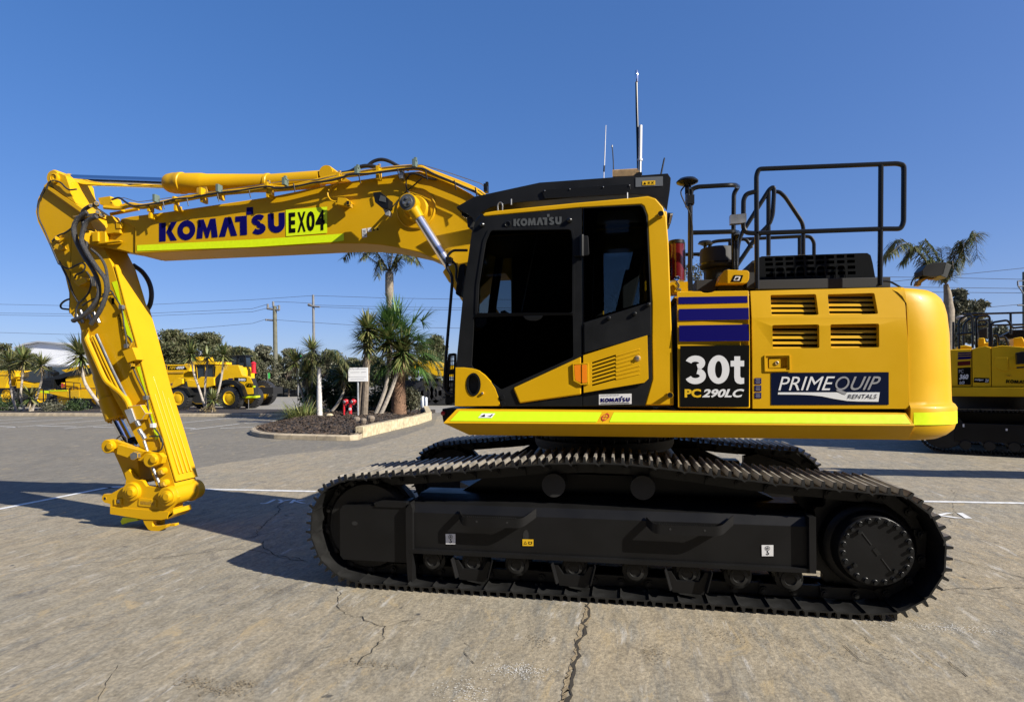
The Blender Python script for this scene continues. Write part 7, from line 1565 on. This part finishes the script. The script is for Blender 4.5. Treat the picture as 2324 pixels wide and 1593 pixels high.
# tracks with plain shoes in a loop
for y0 in (-.05, 2.45):
    x0, x1 = xl - .75, xr + 3.4; rr = .50; m = EMB(); n = 44; prof_ = []
    for a in np.linspace(R(90), R(270), 14): prof_.append((x0 + rr + rr * math.cos(a), rr + .03 + rr * math.sin(a)))
    for a in np.linspace(R(-90), R(90), 14): prof_.append((x1 - rr + rr * math.cos(a), rr + .03 + rr * math.sin(a)))
    lp = np.array(prof_ + [prof_[0]]); sg_ = np.hypot(*np.diff(lp, axis=0).T); cu_ = np.concatenate([[0], np.cumsum(sg_)]); n = int(cu_[-1] / .22)
    for i in range(n):
        d0, d1 = cu_[-1] * i / n, cu_[-1] * (i + 1) / n; a = np.array([np.interp(d0, cu_, lp[:, 0]), np.interp(d0, cu_, lp[:, 1])]); b = np.array([np.interp(d1, cu_, lp[:, 0]), np.interp(d1, cu_, lp[:, 1])]); c = (a + b) / 2; an = math.atan2(b[1] - a[1], b[0] - a[0])
        rt = Matrix.Rotation(-an, 3, 'Y'); m.box((c[0], y0 + .30, c[1]), (.205, .70, .02), 'track_steel', rt)
        for g_ in (-.07, 0, .07): q = rt @ Vector((g_, 0, .018)); sgn = 1; m.box((c[0] + q.x, y0 + .30, c[1] - abs(0) + q.z * (1 if True else 1)), (.018, .70, .05), 'track_steel', rt)
    tk_ = m.build('crawler_track', t, 0)
    m = EMB(); bx(m, x0 + .7, x1 - .7, y0 + .05, y0 + .55, .30, .72, 'frame_black')
    for xx in np.linspace(x0 + .9, x1 - .9, 8): m.cyl((xx, y0 + .02, .22), (xx, y0 + .58, .22), .11, 'track_steel', 14)
    for xx in (x0 + .5, x1 - .5): m.cyl((xx, y0 + .08, .53), (xx, y0 + .5, .53), .42, 'track_steel', 28)
    m.build('track_frame', t, .01)
m = EMB(); bx(m, xl, xr + 1.4, .6, 2.5, .45, .95, 'frame_black'); m.cyl(((xl + xr) / 2 + .4, 1.5, .9), ((xl + xr) / 2 + .4, 1.5, zdk - .2), .75, 'black_matte', 32); m.build('car_body', t, .02)
m = EMB()
for q in (((540, 1302), (552, 1302), (552, 1322), (541, 1322)), ((820, 1332), (833, 1332), (833, 1346), (820, 1346))): m.q(q, .06, 'decal_white')
m.build('lifting_label', t, 0, recalc=False)

# ---- shed
t = thing('shed', 'large white metal shed with low pitched roof on the left horizon', 'shed', (P(*B1(500, 700), 62).x, 70, 0))
m = LMB(t); zg = -P(*B1(500, 870), 62).z
g = [P(*B1(*q), 62) for q in ((150, 600), (255, 588), (372, 570), (745, 600), (905, 640))]; g[0].z -= .4
m.prism(g + [Vector((g[-1].x, 62, 0)), Vector((g[0].x, 62, 0))], (0, 24, 0), 'shed_white'); wl3 = lpart(t, 'wall', m, bevel=0, smooth=0)
m = LMB(t); g2 = [p + Vector((0, -.4, .04)) for p in g]; m.prism(g2 + [p + Vector((0, 0, .22)) for p in reversed(g2)], (0, 25, 0), 'shed_grey'); lpart(t, 'roof', m, bevel=0, smooth=0)
m = LMB(t); m.ppx(B1((430, 758), (660, 772), (662, 786), (430, 776)), 60.4, 1.6, 'shed_grey'); m.ppx(B1((440, 778), (665, 786), (665, 880), (440, 880)), 61.0, 1.0, 'shed_white'); lpart(t, 'annex', m, bevel=.02)
m = LMB(t)
for k in range(40):
    x = g[0].x + (g[-1].x - g[0].x) * (k + .5) / 40; m.box((x, 61.97, 1.5), (.05, .05, 5.4), 'shed_white')
lpart(t, 'cladding_ribs', m, bevel=0)
# ---- sign, hydrant, bollards, stakes
b0 = P(*B2(1175, 1312), 16.6); t = thing('sign_board', 'blank looking white sign board on a thin grey pole in the raised bed', 'sign', (b0.x, b0.y, .25))
m = LMB(t); m.tube([P(*B2(1174, 890), 16.6), Vector((b0.x, 16.6, .1))], .035, 'galvanised', 10); m.tube([P(*B2(1172, 760), 16.66), P(*B2(1174, 900), 16.66)], .035, 'galvanised', 10); lpart(t, 'pole', m, bevel=0)
m = LMB(t); m.ppx(B2((1073, 750), (1275, 748), (1276, 892), (1073, 893)), 16.55, .03, 'white_panel'); pb = lpart(t, 'panel', m, bevel=.006)
m = LMB(t)
for q in (((1088, 765), (1255, 763), (1255, 766), (1088, 768)), ((1095, 798), (1190, 796), (1190, 799), (1095, 801)), ((1205, 796), (1255, 794), (1258, 797), (1205, 800)), ((1085, 845), (1262, 843), (1262, 845), (1085, 847)), ((1095, 868), (1240, 866), (1240, 868), (1095, 870))): m.quadpx(B2(*q), 16.546, 'decal_grey')
m.build('faint_lettering', pb, 0, recalc=False)
HY_ = 16.2; b0 = P(*B2(1095, 1320), HY_); t = thing('fire_hydrant', 'red twin outlet fire hydrant standing in the raised garden bed', 'fire hydrant', (b0.x, b0.y, .2))
m = LMB(t); g0 = Vector((0, 0, 0)); pv = lambda x, y, Y=HY_: P(*B2(x, y), Y)
m.tube([pv(1093, 1180), Vector((b0.x, HY_, .1))], .075, 'red', 16); m.tube([pv(1030, 1080), Vector((pv(1030, 1300).x, HY_, .1))], .045, 'red', 12); m.tube(fillet([pv(1093, 1190), pv(1093, 1140), pv(1125, 1110)], .1), .065, 'red', 12); m.tube([pv(1125, 1130), pv(1125, 1085)], .06, 'red', 12); m.tube([pv(1050, 1140), pv(1048, 1085)], .055, 'red', 12); m.tube([pv(1030, 1120), pv(1125, 1130)], .045, 'red', 12); lpart(t, 'pipes', m, bevel=0)
for x in (1052, 1128):
    m = LMB(t); p = pv(x, 1100); m.lathe([(.05, -.10), (.10, -.06), (.10, .05), (.06, .10), (.0, .11)], p, (0, -1, .15), 'red', 16); m.lathe([(.055, .09), (.055, .14), (.0, .14)], p, (-.3, -1, -.1), 'decal_grey', 14); vl = lpart(t, 'valve', m, bevel=0)
    m = LMB(t); p2 = pv(x + 6, 1055); m.lathe([(.09, -.012), (.105, 0), (.09, .012), (.02, .012), (.0, .02)], p2, (0, 0, 1), 'black', 16); m.tube([p2, p2 - Vector((0, 0, .16))], .02, 'black', 8); m.build('hand_wheel', vl, 0)
m = LMB(t); m.lathe([(.06, 0), (.06, .02), (.0, .025)], pv(1093, 1180, HY_ - .08), (0, -1, 0), 'decal_white', 16); lpart(t, 'gauge', m, bevel=0)
for k, (x, yb, yt) in enumerate(((1846, 1182, 1045), (1880, 1186, 1055))):
    b0 = G(*B2(x, yb)); m = MB(); hgt = P(*B2(x, yt), b0.y).z; m.lathe([(.12, 0), (.12, hgt - .04), (.10, hgt - .01), (.0, hgt)], (0, 0, 0), (0, 0, 1), 'galvanised', 20)
    tag(m.build('bollard', None, 0, loc=tuple(b0)), ['galvanised steel bollard, farther left of the pair at the bed corner', 'galvanised steel bollard, right one of the pair nearest the excavator'][k], 'bollard', 'bollards at the garden bed corner')
for k, (n_, x, yb, yt) in enumerate((('b2', 518, 1400, 1330), ('b2', 37, 1170, 1080), ('b1', 2290, 1170, 1095))):
    b0 = G(*Z(n_, (x, yb + (0 if k == 0 else 40)))); 
    if k == 2: continue
    m = MB(); m.cyl((0, 0, 0), (0, 0, P(*Z(n_, (x, yt)), b0.y).z), .018, 'pole_grey', 6); tag(m.build('stake', None, 0, loc=tuple(b0)), ['thin grey stake at the front edge of the raised bed', 'thin grey stake in the back bed near the loader'][k], 'stake')
# ---- poles and wires
def upole(label, n_, foot, top, Y, r, m_, arms, cat='power pole'):
    p = P(*Z(n_, foot), Y); t = thing('power_pole', label, cat, (p.x, Y, 0)); q = P(*Z(n_, top), Y); m = LMB(t); m.tube([Vector((p.x, Y, 0)), q], [r * 1.1, r * .85], m_, 14); lpart(t, 'pole', m, bevel=0)
    m = LMB(t)
    for a, b, rr in arms:
        m.tube([P(*Z(n_, a), Y - .1), P(*Z(n_, b), Y - .1)], rr, 'pole_grey', 8)
    lpart(t, 'crossarm', m, bevel=0); return t
upole('round timber power pole with three upright insulators, left of the pair', 'b2', (322, 1030), (308, 110), 58, .27, 'wood_pole', [((228, 136), (355, 152), .12), ((236, 88), (236, 136), .13), ((292, 62), (294, 112), .13), ((354, 102), (354, 150), .13), ((220, 252), (310, 262), .10), ((222, 244), (222, 262), .14)])
upole('pale slim power pole with one crossarm, right of the pair', 'z3', (575, 2200), (560, 1322), 60, .17, 'pole_grey', [((515, 1415), (575, 1430), .13), ((575, 1430), (622, 1432), .10), ((515, 1410), (540, 1418), .16)])
upole('dark power pole at the right photo edge', 'b3', (952, 1000), (946, 315), 52, .22, 'wood_pole', [((900, 410), (946, 408), .06), ((905, 412), (946, 470), .05), ((897, 532), (950, 532), .06), ((898, 375), (946, 372), .05), ((900, 405), (898, 375), .06)])
def wires(label, name, lst, Y0=58, r=.022):
    for i, (n_, pts, Y) in enumerate(lst):
        m = MB(); m.tube([P(*Z(n_, q), Y) if len(q) == 2 else P(*Z(q[2], q[:2]), Y) for q in pts], r, 'wire', 5)
        tag(m.build(name, None, 0), label[i], 'cable', 'overhead power cables')
wires(['topmost cable left of the pale power pole', 'second cable left of the timber pole insulators', 'third cable left of the timber pole insulators', 'faint cable pair just above the shed roof', 'topmost cable right of the pale power pole', 'upper of two close cables right of the pale pole', 'lower of two close cables right of the pale pole', 'low cable sagging right from the timber pole arm', 'thin cable joining timber pole to pale pole'],
      'overhead_cable', [('b1', [(-300, 205), (0, 214), (600, 226), (1400, 216), (2324, 172), (3020, 122), (3170, 155, 'b1')][:5] + [(560, 1328, 'z3')], 59), ('b1', [(-300, 290), (0, 295), (640, 302), (1400, 296), (2324, 255), (236, 90, 'b2')], 57.9), ('b1', [(-300, 312), (0, 313), (640, 322), (1400, 320), (2324, 283), (354, 104, 'b2')], 57.9), ('b1', [(-300, 470), (0, 474), (640, 492), (1400, 468), (2324, 390), (222, 245, 'b2')], 57.9),
       ('z3', [(560, 1328), (1230, 1350), (1905, 1362), (2600, 1366)], 60), ('z3', [(560, 1415), (1230, 1432), (1905, 1440), (2600, 1442)], 60), ('z3', [(600, 1432), (1230, 1455), (1905, 1461), (2600, 1464)], 60), ('b2', [(222, 245), (720, 282), (1200, 312), (1700, 330), (2250, 340), (2700, 342)], 57.9), ('b2', [(292, 64), (500, 70), (705, 82)], 58.5)])
wires(['upper cable right of the counterweight lamp', 'second cable right of the counterweight lamp', 'third cable right of the counterweight lamp', 'fourth cable ending at the right edge pole', 'slanting cable rising to the right edge'], 'overhead_cable', [('b3', [(-150, 346), (400, 352), (946, 364)], 52), ('b3', [(-150, 412), (400, 416), (905, 423), (960, 424)], 52), ('b3', [(-150, 446), (400, 447), (905, 452), (960, 452)], 52), ('b3', [(480, 565), (700, 545), (940, 524)], 52), ('b3', [(60, 380), (500, 335), (960, 288)], 52)])
# ---- fences, small far things
x0, x1 = P(*B1(-300, 1000), 24.3).x, P(*B1(890, 1000), 24.3).x; t = thing('rail_fence', 'black single rail fence in front of the left dump trucks', 'fence', (x0, 24.3, 0)); zrl = P(*B1(500, 990), 24.3).z
m = MB(); m.tube([(0, 0, zrl), (x1 - x0, 0, zrl)], .03, 'black', 8); m.tube([(0, 0, zrl * .55), (x1 - x0, 0, zrl * .55)], .02, 'black', 6); m.build('rail', t, 0)
for k in range(6): m = MB(); m.tube([((x1 - x0) * k / 5, 0, 0), ((x1 - x0) * k / 5, 0, zrl + .05)], .035, 'black', 8); m.build('post', t, 0)
x0, x1 = P(*B2(165, 1020), 55).x, P(*B2(640, 1020), 55).x; zt5 = P(*B2(300, 868), 55).z; t = thing('mesh_fence', 'dark see through yard fence at the foot of the timber power pole', 'fence', (x0, 55, 0))
m = MB()
for k in range(90): x = (x1 - x0) * k / 89; m.box((x, 0, zt5 / 2), (.035, .035, zt5), 'black')
for z in (.15, zt5 - .1): m.box(((x1 - x0) / 2, .04, z), (x1 - x0, .04, .06), 'black')
m.build('palings', t, 0)
for k in range(5): m = MB(); m.box(((x1 - x0) * k / 4, .05, zt5 / 2 + .1), (.12, .12, zt5 + .2), 'black'); m.build('post', t, 0)
p0 = P(*B2(430, 960), 62); t = thing('parked_car', 'pale blue car far away behind the yard fence', 'car', (p0.x, 62, 0)); m = MB()
m.prism([(-2.1, -.8, .35), (-2.1, -.8, .85), (-1.2, -.8, .95), (-.7, -.8, 1.45), (.8, -.8, 1.45), (1.4, -.8, .95), (2.1, -.8, .85), (2.15, -.8, .35)], (0, 1.6, 0), 'car_blue'); m.build('body', t, .06)
m = MB(); m.prism([(-1.05, -.81, .95), (-.62, -.81, 1.38), (.74, -.81, 1.38), (1.22, -.81, .95)], (0, 1.62, 0), 'window_dark'); m.build('window', t, 0)
for x in (-1.35, 1.35): m = MB(); m.cyl((x, -.82, .33), (x, .82, .33), .33, 'rubber', 18); m.build('wheel', t, 0)
p0 = P(*B2(245, 960), 50); t = thing('green_banner', 'bright green feather banner beyond the yard fence', 'banner', (p0.x, 50, 0)); m = LMB(t); m.ppx(B2((232, 812), (250, 800), (258, 820), (255, 862), (236, 866)), 50, .03, 'green_sign'); lpart(t, 'cloth', m, bevel=0); m = LMB(t); m.tube([Vector((p0.x, 50, 0)), P(*B2(234, 805), 50)], .03, 'pole_grey', 6); lpart(t, 'pole', m, bevel=0)
p0 = P(*B2(548, 1000), 40); t = thing('green_banner', 'lime green sign peeping over the yucca clump', 'sign', (p0.x, 40, 0)); m = LMB(t); m.ppx(B2((528, 660), (548, 630), (572, 615), (585, 625), (578, 650), (550, 662)), 40, .05, 'green_sign'); lpart(t, 'panel', m, bevel=0); m = LMB(t); m.tube([Vector((p0.x, 40.03, 0)), P(*B2(555, 650), 40.03)], .06, 'pole_grey', 8); lpart(t, 'pole', m, bevel=0)

# ---- workshop behind the photographer (mirrored in the cab glass) and the machine outside the frame whose boom shades the yard
t = thing('workshop', 'dark open fronted workshop shed behind the photographer, mirrored in the cab windows', 'shed', (0, -15, 0))
m = MB()
for x in (-34, 34): m.box((x, -10, 4.5), (.3, 22, 9), 'workshop_wall')
m.box((0, -21, 4.5), (68, .3, 9), 'workshop_wall'); m.box((0, .1, 8.3), (68, .2, 1.4), 'workshop_wall')
for x in range(-30, 34, 12): m.box((x, .1, 4), (.4, .4, 8), 'workshop_wall')
m.build('wall', t, 0)
for i in range(8):
    m = MB(); m.box((-29.75 + i * 8.5, -10, 9.1), (7.4, 22, .15), 'workshop_wall'); m.build('roof', t, 0)
for i in range(4):
    m = MB(); m.box((0, -1.0 - i * 6, 9.12), (68, 3.2, .12), 'workshop_wall'); m.build('roof', t, 0)
skip = {'arm', 'bucket_cylinder', 'tipping_link', 'bucket_link', 'quick_hitch', 'arm_end_boss'}
E2 = EX.copy(); C.objects.link(E2); E2.location = (16.2, 3.6, 0); E2['label'] = 'yellow excavator outside the right edge whose boom shadow crosses the yard'
def copy_tree(o, par):
    c = o.copy(); C.objects.link(c); c.parent = par
    for ch in o.children: copy_tree(ch, c)
for ch in list(EX.children):
    if ch.name.split('.')[0] not in skip: copy_tree(ch, E2)
